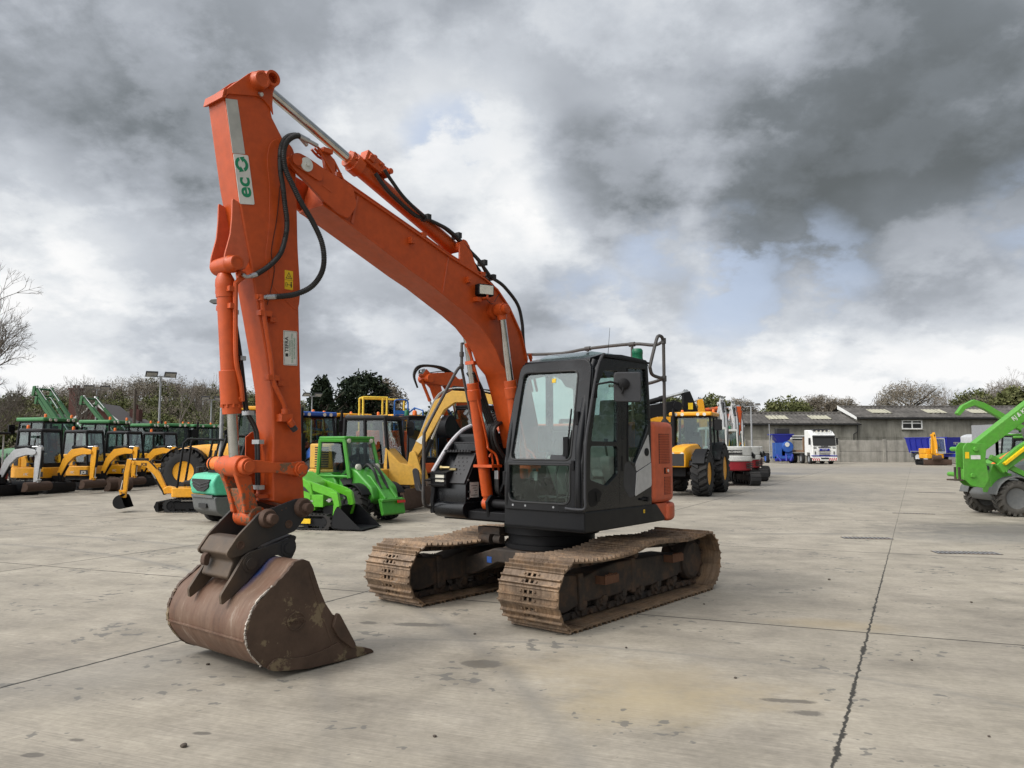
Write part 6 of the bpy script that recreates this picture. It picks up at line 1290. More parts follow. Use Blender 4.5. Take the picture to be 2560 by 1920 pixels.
for s, k in ((.10, 0), (-.12, .06)): b.tube(smoothpts([(.55, s, 1.24), (.70+k, s-.05, 1.34), (.92+k, s-.06, 1.20), (1.05, s, .95), (1.15, s, .78)], 5), .035, 8)
b.build('hoses', 'rubber', t)
for s in (1, -1): lamp_eye(t, (.60, s*.30, 1.28), .07, (1, 0, .1)); lamp_eye(t, (.32, s*.36, 1.90), .05, (1, 0, -.2))
b = MB(); b.box(1.47, 1.50, .10, .34, .46, .52); b.build('red_reflector', 'redlens', t)

t = thing('tracked_mini_loader', 'lime green tracked mini loader beside the excavator arm, black bucket', 'loader', (-4.25, 17.2, 0), radians(-14))
for s in (1, -1): crawler(t, 1.15, .24, .34, s*.38, 'tyre', 'dark', 30)
b = MB(); b.box(-.12, .12, -.53, -.505, .14, .24); b.build('yellow_marker', 'yellowdecal', t)
b = MB(); b.prism(rpoly([(-.75, .36), (-.80, 1.12), (-.35, 1.22), (.05, .98), (.16, .40)], .05), -.40, .40); b.build('bodywork', 'lime', t, bevel=.03, seg=3)
b = MB()
for s in (1, -1): b.prism(offset_poly([(-.72, 1.20), (.05, .92), (.50, .78), (.62, .72)], [.13, .17, .17, .15]), s*.34-.035, s*.34+.035); b.prism(rpoly([(.50, .80), (.66, .78), (.72, .52), (.66, .28), (.56, .30), (.58, .55)], .03), s*.34-.05, s*.34+.05)
b.box(.02, .34, -.40, .40, .48, .74); b.build('lift_arms', 'lime', t, bevel=.012)
text('arm_lettering', 'HOLER 400', .085, 'decal', t, fr((-.20, -.377, 1.00), (1, 0, -.36), (.36, 0, 1)), .002, bold=.002)
text('arm_lettering', '400', .06, 'decal', t, fr((.06, -.405, .60), (1, 0, 0), (0, 0, 1)), .002)
b = MB(); b.prism([(-.42, 1.02), (-.10, .90), (.02, .78), (-.30, .88)], -.408, -.40); b.build('side_vent', 'ink', t)
ram(t, (-.2, .55), (.45, .62), .045, 'black', .30, .6, 'lift_ram'); ram(t, (-.2, .55), (.45, .62), .045, 'black', -.30, .6, 'lift_ram')
b = MB(); b.box(.30, .62, -.30, .30, .20, .50); b.build('tool_plate', 'black', t)
lb_ = loader_bucket((.70, .04), 1.0, 1.05, 'dark', t)

# ------------------------------------------------------------------ centre: larger diggers
t = thing('tracked_digger', 'ochre yellow tracked digger with a long bent boom behind the green loader', 'digger', (-4.35, 22.4, 0), radians(-12))
for s in (1, -1): crawler(t, 2.6, .45, .62, s*.86, 'under', 'black', 36)
b = MB(); b.prism([(1.62, .04), (1.74, .06), (1.80, .30), (1.72, .62), (1.64, .60), (1.60, .3)], -1.12, 1.12); b.box(1.1, 1.66, -.4, .4, .25, .38); b.build('dozer_blade', 'rustbucket', t, bevel=.012)
b = MB(); b.prism(rpoly([(1.0, -.98), (1.0, .98), (-.8, 1.0), (-1.3, .6), (-1.38, 0), (-1.3, -.6), (-.8, -1.0)], .14), .72, 1.15, 'xy'); b.prism(rpoly([(-.4, -.98), (-.4, .98), (-.85, .98), (-1.28, .58), (-1.36, 0), (-1.28, -.58), (-.85, -.98)], .14), 1.15, 1.85, 'xy'); bo_ = b.build('bodywork', 'catyellow', t, bevel=.05, seg=3)
b = MB()
for k in range(9): b.box(-.9, -.5, -1.005, -.985, 1.2+.065*k, 1.235+.065*k)
b.build('body_vents', 'ink', bo_)
make_cab(t, -.40, 1.0, -.30, .98, 1.15, 2.58, 'black', 'midgrey', lean=.16, rake=.05, glass='glassbg', low=.12, post=.06, roofh=.07, over=.03, mid=.3)
b = MB(); b.prism(rpoly([(.95, .72), (1.75, .70), (1.95, .86), (1.90, 1.05), (1.6, 1.25), (1.35, 1.30), (.90, 1.75), (.85, 1.2)], .05), -.34, .34); b.cyl((1.68, 0, .60), (1.68, 0, 1.35), .16); b.prism(rpoly([(1.50, 1.1), (1.58, 1.62), (1.74, 1.64), (1.86, 1.3), (1.95, .95), (1.7, .9)], .06), -.26, -.16); b.prism(rpoly([(1.50, 1.1), (1.58, 1.62), (1.74, 1.64), (1.86, 1.3), (1.95, .95), (1.7, .9)], .06), .16, .26); b.build('swing_bracket', 'catyellow', t, bevel=.02)
bo_, so_ = digger_arm(t, 'catyellow', [(1.66, 1.52), (2.05, 2.25), (2.40, 2.92), (2.80, 3.16), (3.6, 3.12), (4.55, 2.92)], [.22, .30, .36, .32, .28, .22], .24, [(4.75, 3.18), (4.80, 2.6), (4.72, 1.5)], [.24, .26, .18], .20, radians(10), .8, .8, 'rustbucket')
b = MB()
for dy in (-.08, 0, .08): b.tube(smoothpts([(1.70, dy, 1.75), (1.90, dy, 2.30), (2.20, dy, 3.0), (2.45, dy, 3.30), (2.9, dy, 3.40), (3.6, dy, 3.32), (4.5, dy, 3.10)], 4), .017, 6)
b.build('boom_pipes', 'galv', bo_)
ram(t, (1.80, 1.15), (2.40, 2.62), .075, 'black', 0, .55, 'boom_ram')
b = MB(); Mx = fr((1.86, -.128, 1.98), (.46, 0, .89), (-.89, 0, .46)); b.prism([(-.12, -.10), (.12, 0), (-.12, .10)], 0, .006, 'xy', Mx); b.build('warning_triangle', 'decal', bo_)
b = MB(); b.tube([(.95, 1.0, 2.3), (1.15, 1.12, 2.35)], .016, 6); b.prism(capsule((1.12, 2.18), .11, (1.12, 2.42), .11), 1.10, 1.14); b.build('wing_mirror', 'black', t)
# black-cab machine with guard rails, behind
t = thing('tracked_digger', 'dark tracked digger with yellow guard rails on top, behind the ochre digger', 'digger', (-3.9, 26.2, 0), radians(-70))
for s in (1, -1): crawler(t, 3.2, .5, .75, s*.95, 'under', 'black', 36)
b = MB(); b.prism(rpoly([(1.2, -1.15), (1.2, 1.15), (-1.2, 1.15), (-1.6, .7), (-1.6, -.7), (-1.2, -1.15)], .15), .9, 1.25, 'xy'); b.prism(rpoly([(.1, -1.15), (.1, .1), (-.5, 1.12), (-1.2, 1.12), (-1.55, .6), (-1.55, -.7), (-1.2, -1.15)], .12), 1.25, 2.3, 'xy'); b.build('bodywork', 'orange2', t, bevel=.05)
make_cab(t, -.4, 1.2, .15, 1.15, 1.25, 2.7, 'black', 'black', lean=.15, low=.15, roofh=.08, mid=.4)
b = MB()
for (x0, y0) in ((-.3, -1.05), (-.3, -.25), (-1.1, -1.05), (-1.1, -.25), (-1.3, .55)): b.tube([(x0, y0, 2.3), (x0, y0, 3.42)], .035, 8)
for z in (2.72, 3.42): b.tube([(-.3, -1.05, z), (-.3, -.25, z), (-1.3, -.25, z), (-1.3, .55, z)], .035, 8); b.tube([(-.3, -1.05, z), (-1.1, -1.05, z), (-1.1, -.25, z)], .035, 8)
b.build('guard_rails', 'railyellow', t); b = MB()
for x0, y0, z1 in ((-.5, .05, 3.30), (-.5, .52, 3.30), (-.5, .75, 3.1)): b.tube([(x0, y0, 2.3), (x0, y0, z1)], .028, 8)
b.tube(smoothpts([(-.5, .05, 3.25), (-.5, .10, 3.36), (-.5, .45, 3.36), (-.5, .52, 3.25)], 4), .028, 8); b.box(-.6, -.45, .05, .55, 2.86, 3.0)
for k in range(4): b.tube([(-.5, .05, 2.35+.16*k), (-.5, .52, 2.35+.16*k)], .022, 6)
b.tube([(-.5, .52, 2.9), (-.5, .75, 3.1), (-.3, 1.0, 3.0), (-.3, 1.0, 2.4)], .028, 8); b.build('blue_rails', 'bluerail', t); beacon(t, .1, .35, 2.78, 'beacong', 1.5); beacon(t, .1, .62, 2.78, 'beacono', 1.4)
# orange digger with blue rails
t = thing('tracked_digger', 'orange and black tracked digger with blue hand rails, behind the ochre boom', 'digger', (-1.1, 26.6, 0), radians(222))
for s in (1, -1): crawler(t, 3.6, .6, .85, s*1.1, 'under', 'black', 38)
b = MB(); b.prism(rpoly([(1.5, -1.3), (1.5, 1.3), (-1.4, 1.3), (-1.8, .8), (-1.8, -.8), (-1.4, -1.3)], .15), .95, 1.35, 'xy'); b.prism(rpoly([(.9, -1.3), (.9, -.35), (-.5, -.3), (-.6, 1.25), (-1.35, 1.25), (-1.72, .7), (-1.72, -.7), (-1.35, -1.28)], .12), 1.35, 2.25, 'xy'); b.build('bodywork', 'black', t, bevel=.04)
make_cab(t, -.35, 1.45, .25, 1.28, 1.35, 3.02, 'black', 'black', lean=.2, low=.15, roofh=.08, mid=.5)
digger_arm(t, 'orange', [(.55, 1.7), (.65, 2.6), (.85, 3.5), (1.4, 3.98), (2.25, 3.95)], [.4, .5, .55, .45, .34], .34, [(2.4, 4.15), (1.9, 3.75), (1.5, 2.7)], [.26, .30, .2], .24, radians(-10), 1.0, .9, 'dark', cyl='orange')
for s in (.28, -.28): ram(t, (.95, 1.5), (1.35, 3.35), .10, 'orange', s, .62, 'boom_ram')
b = MB()
for pts in ([(1.5, 1.42, .8), (1.5, 1.42, 2.9), (1.2, 1.42, 3.1), (1.0, 1.42, 2.9)], [(1.5, -.35, .9), (1.5, -.35, 3.0), (1.15, -.35, 3.05), (.9, -.35, 2.8)], [(1.5, -.75, .9), (1.5, -.75, 2.3), (1.5, -.35, 2.35)], [(-.4, -1.2, 2.2), (-.4, -1.2, 3.5), (-1.0, -1.2, 3.5), (-1.0, -1.2, 2.2)], [(-.4, -.5, 2.2), (-.4, -.5, 3.5), (-1.0, -.5, 3.5), (-1.0, -.5, 2.2)]): b.tube(pts, .03, 8)
for z in (1.0, 2.9): b.tube([(-.4, -1.2, z+.6), (-.4, -.5, z+.6)], .03, 8)
for z in (.55, 1.02): b.box(.2, 1.52, 1.25, 1.5, z-.03, z+.03); b.box(-1.0, 1.52, -1.5, -1.3, z-.03, z+.03)
b.box(1.5, 1.6, -1.3, 1.3, 1.0, 1.08); b.build('hand_rails', 'bluerail', t)
b = MB()
for k in range(4): b.tube(smoothpts([(1.25, -.12+.08*k, 4.18), (1.75, -.12+.08*k, 4.36), (2.35+.08*k, -.12+.08*k, 4.34), (2.62+.07*k, -.12+.08*k, 4.05), (2.5+.06*k, -.12+.08*k, 3.65)], 5), .030, 7)
b.build('hoses', 'rubber', t)

# ------------------------------------------------------------------ right side
t = thing('tracked_digger', 'tracked digger with a black boom, behind the yellow tractor on the right', 'digger', (2.6, 35.2, 0), radians(4))
for s in (1, -1): crawler(t, 3.4, .6, .8, s*1.1, 'under', 'black', 36)
b = MB(); b.prism(rpoly([(1.4, -1.2), (1.4, 1.2), (-1.4, 1.2), (-1.8, .7), (-1.8, -.7), (-1.4, -1.2)], .15), .95, 2.1, 'xy'); b.build('bodywork', 'midgrey', t, bevel=.05)
make_cab(t, -.3, 1.4, .2, 1.2, 1.35, 2.95, 'black', 'black', lean=.2, low=.15, roofh=.08)
digger_arm(t, 'black', [(.7, 1.7), (1.6, 2.5), (2.6, 3.0), (3.7, 3.35), (4.9, 3.6)], [.5, .62, .66, .6, .5], .34, [(5.35, 4.25), (5.55, 3.4), (5.5, 1.6)], [.34, .62, .3], .28, radians(8), 1.0, 1.0, 'dark')
b = MB(); b.box(5.40, 5.62, -.19, -.186, 3.45, 3.75); b.build('yellow_sticker', 'yellowdecal', t)
t = thing('tracked_digger', 'orange tracked digger with raised orange boom, behind the white diggers', 'digger', (6.6, 43.5, 0), radians(0))
for s in (1, -1): crawler(t, 3.2, .5, .75, s*1.0, 'under', 'black', 30)
b = MB(); b.prism(rpoly([(1.2, -1.1), (1.2, 1.1), (-1.3, 1.1), (-1.6, .7), (-1.6, -.7), (-1.3, -1.1)], .15), .9, 2.0, 'xy'); b.build('bodywork', 'orange2', t, bevel=.05)
make_cab(t, -.3, 1.2, .2, 1.1, 1.3, 2.75, 'black', 'black', lean=.2, low=.15, roofh=.08)
digger_arm(t, 'orange', [(.9, 1.6), (2.0, 2.6), (3.2, 3.3), (4.9, 3.45), (5.6, 3.35)], [.4, .5, .55, .5, .36], .3, [(6.0, 4.0), (5.95, 3.0), (5.8, 1.7)], [.3, .36, .24], .26, radians(5), .9, .9, 'rustbucket', cyl='orange2')
b = MB(); b.prism([(3.6, 3.12), (5.2, 3.22), (5.2, 3.38), (3.6, 3.34)], -.158, -.152); b.build('yellow_panel', 'yellowdecal', t)
t = thing('tracked_digger', 'digger whose yellow stick shows between the black boom and the orange boom', 'digger', (4.2, 39.0, 0), radians(4))
for s in (1, -1): crawler(t, 3.0, .5, .75, s*1.0, 'under', 'black', 30)
b = MB(); b.prism(rpoly([(1.2, -1.1), (1.2, 1.1), (-1.3, 1.1), (-1.6, .7), (-1.6, -.7), (-1.3, -1.1)], .15), .9, 1.9, 'xy'); b.build('bodywork', 'yellow', t, bevel=.05)
digger_arm(t, 'yellow', [(.9, 1.6), (1.9, 2.6), (3.0, 3.0), (4.9, 3.1)], [.4, .5, .5, .36], .3, [(5.3, 4.15), (5.45, 3.0), (5.6, 1.7)], [.26, .36, .24], .26, radians(5), .9, .9, 'rustbucket')
def white_digger(label, loc, rz):
    t = thing('midi_digger', label, 'digger', loc, rz, 'white and red diggers parked in a row')
    for s in (1, -1): crawler(t, 2.9, .45, .66, s*.95, 'tyre', 'black', 36)
    out = rpoly([(1.2, -1.08), (1.2, 1.08), (-.6, 1.10), (-1.20, .85), (-1.45, .3), (-1.45, -.3), (-1.20, -.85), (-.6, -1.10)], .22)
    b = MB(); b.prism([(x*.97, y*.97) for x, y in out], .68, 1.12, 'xy'); b.build('lower_bodywork', 'red', t, bevel=.06, seg=3)
    b = MB(); b.prism(out, 1.10, 1.34, 'xy'); b.prism([(min(x, .1), y*.98) for x, y in out if x < .5]+[(.1, 1.05), (.1, -1.05)][::1] if False else rpoly([(.05, -1.05), (.05, 1.05), (-.6, 1.07), (-1.18, .83), (-1.42, .3), (-1.42, -.3), (-1.18, -.83), (-.6, -1.07)], .2), 1.34, 1.78, 'xy'); bo = b.build('bodywork', 'offwhite', t, bevel=.05, seg=3)
    b = MB(); b.prism([(-.35, 1.40), (.35, 1.40), (.35, 1.62), (-.35, 1.62)], -1.426, -1.42, 'yz'); b.build('name_panel', 'ink', bo); b = MB()
    for s in (1, -1): b.prism([(-1.0, 1.22), (-.55, 1.22), (-.6, 1.52), (-1.0, 1.40)], s*1.06-.03 if s > 0 else -1.09, s*1.06+.03 if s > 0 else -1.03)
    b.pieces('body_panel', 'ink', bo); text('rear_lettering', 'MACHINERY', .13, 'decal', bo, fr((-1.428, 0, 1.53), (0, -1, 0), (0, 0, 1)), .003, bold=.002)
    b = MB()
    for s in (1, -1):
        for k in range(3): b.box(-1.33, -1.0, s*.72-.16, s*.72+.16, .80+.09*k, .84+.09*k)
    b.pieces('rear_vent', 'ink', t)
    make_cab(t, -.38, 1.05, .02, 1.02, 1.34, 2.62, 'offwhite', 'offwhite', lean=.14, low=.08, roofh=.06, over=.03, glass='glassbg'); beacon(t, -.25, .40, 2.68, 'beacong', 1.2); beacon(t, -.25, .72, 2.68, 'beacono', 1.2)
    bo_, so_ = digger_arm(t, 'ltgrey', [(1.0, 1.45), (1.0, 2.3), (1.12, 3.2), (1.45, 3.85)], [.3, .34, .32, .22], .24, [(1.30, 4.10), (1.85, 3.3), (2.4, 2.1)], [.22, .24, .18], .18, radians(20), .8, .8, 'dark', y=-.32)
    for y in (-.52, -.12): ram(t, (1.25, 1.35), (1.12, 3.0), .075, 'ltgrey', y, .6, 'boom_ram')
    b = MB()
    for y in (-.52, -.12): b.box(1.14, 1.38, y-.07, y+.07, 1.45, 2.1)
    b.pieces('ram_guard', 'railyellow', t)
    b = MB()
    for dy in (-.4, -.25): b.tube(smoothpts([(.85, dy, 1.8), (.72, dy, 2.6), (.80, dy, 3.3), (1.1, dy, 3.95)], 4), .025, 6)
    b.pieces('boom_hose', 'rubber', t); return t
white_digger('white and red digger with a raised grey arm, nearest of the three', (9.95, 36.6, 0), radians(92))
white_digger('white and red digger with its grey arm raised, middle one of the three', (11.8, 41.2, 0), radians(92))
white_digger('white and red digger with its grey arm raised, farthest of the three', (13.6, 46.4, 0), radians(92))
# telehandlers at the right edge
def telehandler(label, loc, rz, mat='merlo', ang=-20, L_=3.4, head=True, words=None, tyre='tyredusty', p0=None):
    t = thing('telescopic_loader', label, 'loader', loc, rz)
    for x in (1.05, -1.15):
        for s in (1, -1): w_ = wheel(t, (x, s*.62, .46), .92, .36, 'dirtygrey', 18, tyre, rimf=.56); hb_ = MB(); hb_.lathe((0, 0, 0), (0, 1, 0), [(-.09, 0), (-.09, .09), (.09, .09), (.10, .07), (.10, 0)], 18); hb_.build('wheel_hub', mat, w_)
    b = MB(); b.prism(rpoly([(-1.7, .5), (-1.75, 1.25), (-.9, 1.45), (.35, 1.35), (.55, .95), (1.30, .80), (1.55, .55), (1.45, .38), (-1.5, .36)], .06), -.48, .48); b.build('chassis', 'dirtygrey', t, bevel=.03)
    b = MB(); b.prism(rpoly([(1.08, .56), (1.08, 1.06), (1.22, 1.30), (1.46, 1.33), (1.56, 1.10), (1.52, .60), (1.40, .40)], .05), .12, .52); b.build('front_frame', mat, t, bevel=.02)
    b = MB()
    for s in (1, -1): b.prism(fender(1.05, .46, .56, 0, 0, radians(10), radians(165), .03), min(s*.44, s*.82), max(s*.44, s*.82))
    b.pieces('mudguard', 'dirtygrey', t, bevel=.01)
    make_cab(t, -.75, .45, -.50, .28, .90, 1.98, 'black', mat, lean=.2, low=.15, roofh=.07)
    a = radians(ang); p = Vector((-1.2, 2.35)) if ang < 0 else Vector((-1.2, 1.7)); d = Vector((cos(a), sin(a))); p = Vector(p0) if p0 else p; e = p+d*L_
    yb = .46
    b = MB(); b.prism(offset_poly([tuple(p), tuple(p+d*L_*.55), tuple(e)], [.34, .34, .30]), yb-.14, yb+.14); b.prism(offset_poly([tuple(p+d*L_*.4), tuple(e+d*.25)], [.26, .24]), yb-.11, yb+.11); bm2 = b.build('telescopic_boom', mat, t, bevel=.015)
    b = MB(); b.prism(offset_poly([(-.2, .75), (.75, 1.05), (1.62, 1.50)], [.12, .13, .14]), -.34, -.24); b.prism(offset_poly([(-.2, .75), (.75, 1.05), (1.62, 1.50)], [.12, .13, .14]), .62, .72); b.build('lift_links', mat, t, bevel=.01)
    if words: text('boom_lettering', words, .16, 'decal', bm2, fr(tuple(Vector((p.x, yb+.142, p.y)).lerp(Vector((e.x, yb+.142, e.y)), .30)), (-d.x, 0, -d.y), (-d.y if d.y < 0 else d.y, 0, abs(d.x))), .003, bold=.002)
    ram(t, (.2, .9), tuple(p+d*L_*.5-Vector((0, .12))), .06, 'chrome' if False else 'galv', yb, .55, 'lift_ram')
    if head:
        b = MB(); hx, hz = e.x, e.y
        b.prism(rpoly([(hx-.10, hz+.18), (hx+.40, hz+.22), (hx+.50, hz+.10), (hx+.52, hz-.68), (hx+.34, hz-.86), (hx+.02, hz-.92), (hx-.12, hz-.70), (hx-.05, hz-.2)], .05), .60, .63); b.prism(rpoly([(hx-.10, hz+.18), (hx+.40, hz+.22), (hx+.50, hz+.10), (hx+.52, hz-.68), (hx+.34, hz-.86), (hx+.02, hz-.92), (hx-.12, hz-.70), (hx-.05, hz-.2)], .05), .92, .95)
        b.box(hx+.40, hx+.50, .63, .92, hz-.72, hz-.45); b.cyl((hx+.2, -.1, hz+.05), (hx+.2, 1.0, hz+.05), .06); b.cyl((hx+.3, -.1, hz-.6), (hx+.3, 1.0, hz-.6), .06); b.build('tool_carriage', mat, t, bevel=.012)
        b = MB(); b.box(hx+.36, hx+.46, .951, .955, hz-.18, hz-.02); b.build('carriage_sticker', 'yellowdecal', t); b = MB(); b.box(hx+.08, hx+.32, .951, .955, hz-.2, hz-.10); b.build('white_sticker', 'decal', t)
        b = MB(); b.box(hx+.5, hx+.70, .5, .9, hz-.74, hz-.70); b.box(hx+.5, hx+.54, .56, .62, hz-.7, hz-.4); b.box(hx+.5, hx+.54, .74, .8, hz-.7, hz-.4); b.build('hitch_rods', 'under', t)
    return t
t = telehandler('green telescopic loader with a dusty front wheel and lettered boom at the right edge', (13.75, 20.55, 0), radians(180), ang=-36.5, L_=3.92, words=None, p0=(-1.2, 3.98))
b = MB(); Mx = fr((.95, .83, 1.62), (.80, 0, -.60), (.6, 0, .8)); b.box(-.52, .52, -.012, .05, -.06, .06, Mx); b.build('yellow_lock_bar', 'yellowdecal', t); lamp_eye(t, (1.62, .5, 1.22), .06, (.3, 1, 0), 'midgrey')
bt = MB(); bt.prism(offset_poly([(-.6, 2.55), (.9, 1.62), (1.45, 1.20)], [.30, .32, .26]), .66, .80); bm2 = bt.build('lift_arm', 'merlo', t, bevel=.015)
text('boom_lettering', 'RJ & KD McK', .15, 'decal', [c for c in t.children if c.name.startswith('telescopic_boom')][0], fr((.62, .602, 2.70), (-.804, 0, .595), (.595, 0, .804)), .003, bold=.002)
b = MB(); b.tube([(.55, .6, 1.9), (.62, .64, 2.05)], .02, 6); b.prism(capsule((.62, 2.0), .10, (.66, 2.16), .10), .62, .66); b.build('wing_mirror', 'dirtygrey', t); beacon(t, -.05, .45, 2.10, s=1.3)
t = telehandler('green telescopic loader with an orange boom, just behind the lettered green one', (17.0, 24.2, 0), radians(180), ang=-27, L_=3.1, mat='merlo')
b = MB(); b.prism(offset_poly([(-1.0, 3.1), (1.2, 2.0), (2.75, 1.05)], [.40, .42, .36]), .86, 1.02); b.build('orange_boom_cover', 'beacono', t, bevel=.012)
t = thing('telescopic_loader', 'green loader farther back on the right with its angled boom above the grey rack', 'loader', (24.6, 38.0, 0), radians(180))
for x in (1.2, -1.2):
    for s in (1, -1): wheel(t, (x, s*.8, .6), 1.2, .4, 'merlo', 18, 'tyre')
b = MB(); b.prism(rpoly([(-2, .6), (-2, 1.6), (.3, 1.5), (1.6, 1.0), (1.6, .5)], .08), -.6, .6); b.build('chassis', 'merlo', t, bevel=.03); make_cab(t, -.7, .5, -.6, .3, 1.2, 2.3, 'black', 'merlo', low=.15)
b = MB(); b.prism(offset_poly([(-.2, 2.4), (1.2, 3.25), (2.0, 3.72), (2.45, 3.88), (2.95, 3.65), (3.25, 3.3)], [.26, .28, .28, .26, .22, .18]), .45, .72); b.build('angled_boom', 'merlo', t, bevel=.02)
# ------------------------------------------------------------------ far right: wall, sheds, lorry
def concrete_panel():
    m, nt, p = new_mat('precast_concrete'); tc = N(nt, 'ShaderNodeTexCoord').outputs['Object']
    n1 = noise(nt, tc, .8, 7, .65); n2 = noise(nt, tc, 1.0, 5, .6, (1.6, 1.6, .18))
    c = ramp(nt, n1, [(.3, (.20, .19, .165)), (.5, (.30, .285, .25)), (.7, (.37, .35, .31))]).outputs[0]
    c = mix(nt, 1, c, ramp(nt, n2, [(.35, (.72, .72, .72)), (.6, (1.05, 1.05, 1.05))]).outputs[0], 'MULTIPLY'); L(nt, c, p.inputs['Base Color']); p.inputs['Roughness'].default_value = .9; return m
M['precast'] = concrete_panel()
def cladding(name, stops, sc):
    m, nt, p = new_mat(name); tc = N(nt, 'ShaderNodeTexCoord').outputs['Object']
    n1 = noise(nt, tc, sc, 6, .62, (1, 1, .22)); n2 = noise(nt, tc, sc*.35, 5, .6)
    c = mix(nt, 1, ramp(nt, n1, stops).outputs[0], ramp(nt, n2, [(.35, (.75, .75, .75)), (.65, (1.12, 1.12, 1.12))]).outputs[0], 'MULTIPLY'); L(nt, c, p.inputs['Base Color']); p.inputs['Roughness'].default_value = .95; return m
M['clad'] = cladding('weathered_cement_sheet', [(.3, (.13, .125, .105)), (.5, (.21, .20, .17)), (.7, (.27, .26, .225))], 1.1)
M['clad_roof'] = cladding('weathered_corrugated_roof', [(.3, (.045, .04, .037)), (.5, (.085, .078, .07)), (.7, (.13, .12, .11))], .9)
M['rooflight'] = flat('weathered_rooflight', (.40, .38, .29), .6)
wt = thing('panel_wall', 'long pale wall of stacked concrete panels at the far end of the yard', 'wall', (0, 90, 0))
b = MB(); b.box(21, 76, 0, .25, 0, 1.22); b.box(21, 76, .01, .24, 1.25, 2.50); b.build('wall_panels', 'precast', wt, bevel=.02)
b = MB(); b.box(21, 76, .03, .22, 1.20, 1.27); b.build('panel_joint', 'ink', wt)
for i in range(11): b = MB(); x = 21.4+5.35*i; b.box(x-.16, x+.16, -.12, -.001, 0, 2.62); b.build('wall_post', 'precast', wt, bevel=.02)
def corrugated_sheet(mb, x0, x1, A, Bp, pitch=.55, amp=.12):
    """a corrugated sheet between the lines y,z = A and B"""
    n = int((x1-x0)/pitch*4); A = Vector((0, *A)); Bv = Vector((0, *Bp)); nr = Vector((1, 0, 0)).cross(Bv-A).normalized()
    if nr.z < 0: nr = -nr
    r0 = []; r1 = []
    for i in range(n+1):
        x = x0+(x1-x0)*i/n; k = nr*amp*(.5+.5*sin(2*pi*i/4)); r0.append(A+k+Vector((x, 0, 0))); r1.append(Bv+k+Vector((x, 0, 0)))
    mb.loft([r0, r1, [p-nr*.02-nr*amp for p in r1], [p-nr*.02-nr*amp for p in r0]], cap=True, closed=False)
def shed(label, x0, x1, y, eave, ridge, depth, lights, windows, white_gable=False):
    t = thing('long_shed', label, 'shed', (0, y, 0))
    b = MB(); b.prism([(0, 0), (0, eave), (depth/2, ridge-.1), (depth, eave), (depth, 0)], x0, x1, 'yz'); w = b.build('shed_wall', 'clad', t, smooth=0)
    b = MB()
    for i in range(int((x1-x0)/.55)): x = x0+.2+.55*i; b.box(x, x+.10, -.035, -.002, .2, eave-.02)
    b.build('wall_ribs', 'clad', w); b = MB(); b.box(x0, x1, -.045, -.003, 2.9, 2.98); b.build('wall_seam', 'clad', w)
    b = MB(); corrugated_sheet(b, x0-.3, x1+.3, (-.45, eave-.02), (depth/2, ridge+.12)); corrugated_sheet(b, x0-.3, x1+.3, (depth/2, ridge+.12), (depth+.4, eave)); r = b.build('shed_roof', 'clad_roof', t, smooth=60)
    b = MB(); b.cyl((x0-.3, depth/2, ridge+.2), (x1+.3, depth/2, ridge+.2), .16, n=8); b.build('ridge_cap', 'clad_roof', r); b = MB(); b.tube([(x0-.3, -.55, eave-.06), (x1+.3, -.55, eave-.06)], .09, 6); b.build('gutter', 'ink', t)
    for x in lights:
        l = MB(); f = lambda k: (-.45+(depth/2+.45)*k, eave-.02+(ridge+.14-eave)*k)
        corrugated_sheet(l, x-1.25, x+1.25, tuple(Vector(f(.38))+Vector((0, .10))), tuple(Vector(f(.72))+Vector((0, .10))), .45, .06); l.build('rooflight', 'rooflight', r)
    for x, z, w_, h_ in windows:
        fm = MB(); 
        for a in (x-w_/2, x, x+w_/2): fm.box(a-.07, a+.07, -.12, .0-.036, z, z+h_)
        for c in (z, z+h_*.68, z+h_): fm.box(x-w_/2-.07, x+w_/2+.07, -.118, -.037, c-.06, c+.06)
        o = fm.build('window', 'white', t); g = MB(); g.box(x-w_/2, x+w_/2, -.07, -.05, z, z+h_); g.build('window_pane', 'ink', o, smooth=0); s = MB(); s.box(x-w_/2-.15, x+w_/2+.15, -.22, -.037, z-.16, z-.07); s.build('window_sill', 'precast', o)
    if white_gable:
        b = MB(); b.prism([(-.55, eave-.2), (-.55, eave+.12), (depth/2, ridge+.35), (depth/2, ridge-.1)], x0-.36, x0-.30, 'yz'); b.build('barge_board', 'white', t)
    return t
shed('lower grey sheet-clad shed with a corrugated roof, behind the lorry', 27, 42.4, 96, 4.55, 5.9, 9, (33.4, 38.7), ((34.2, 2.2, 3.6, .9),))
shed('taller grey sheet-clad shed with one white-framed window, right of the lower shed', 42.7, 72, 96.5, 5.3, 6.75, 10, (46.6, 53.6, 59.2, 67), ((49.4, 4.0, 2.4, .98),), True)
b = MB(); b.tube([(42.3, 95.6, 4.4), (42.3, 95.7, 3.6), (41.9, 95.8, 3.3), (41.9, 95.8, 0)], .07, 6); o = b.build('drain_pipe', 'ink'); tag(o, 'dark drain pipe at the corner between the two sheds', 'pipe')
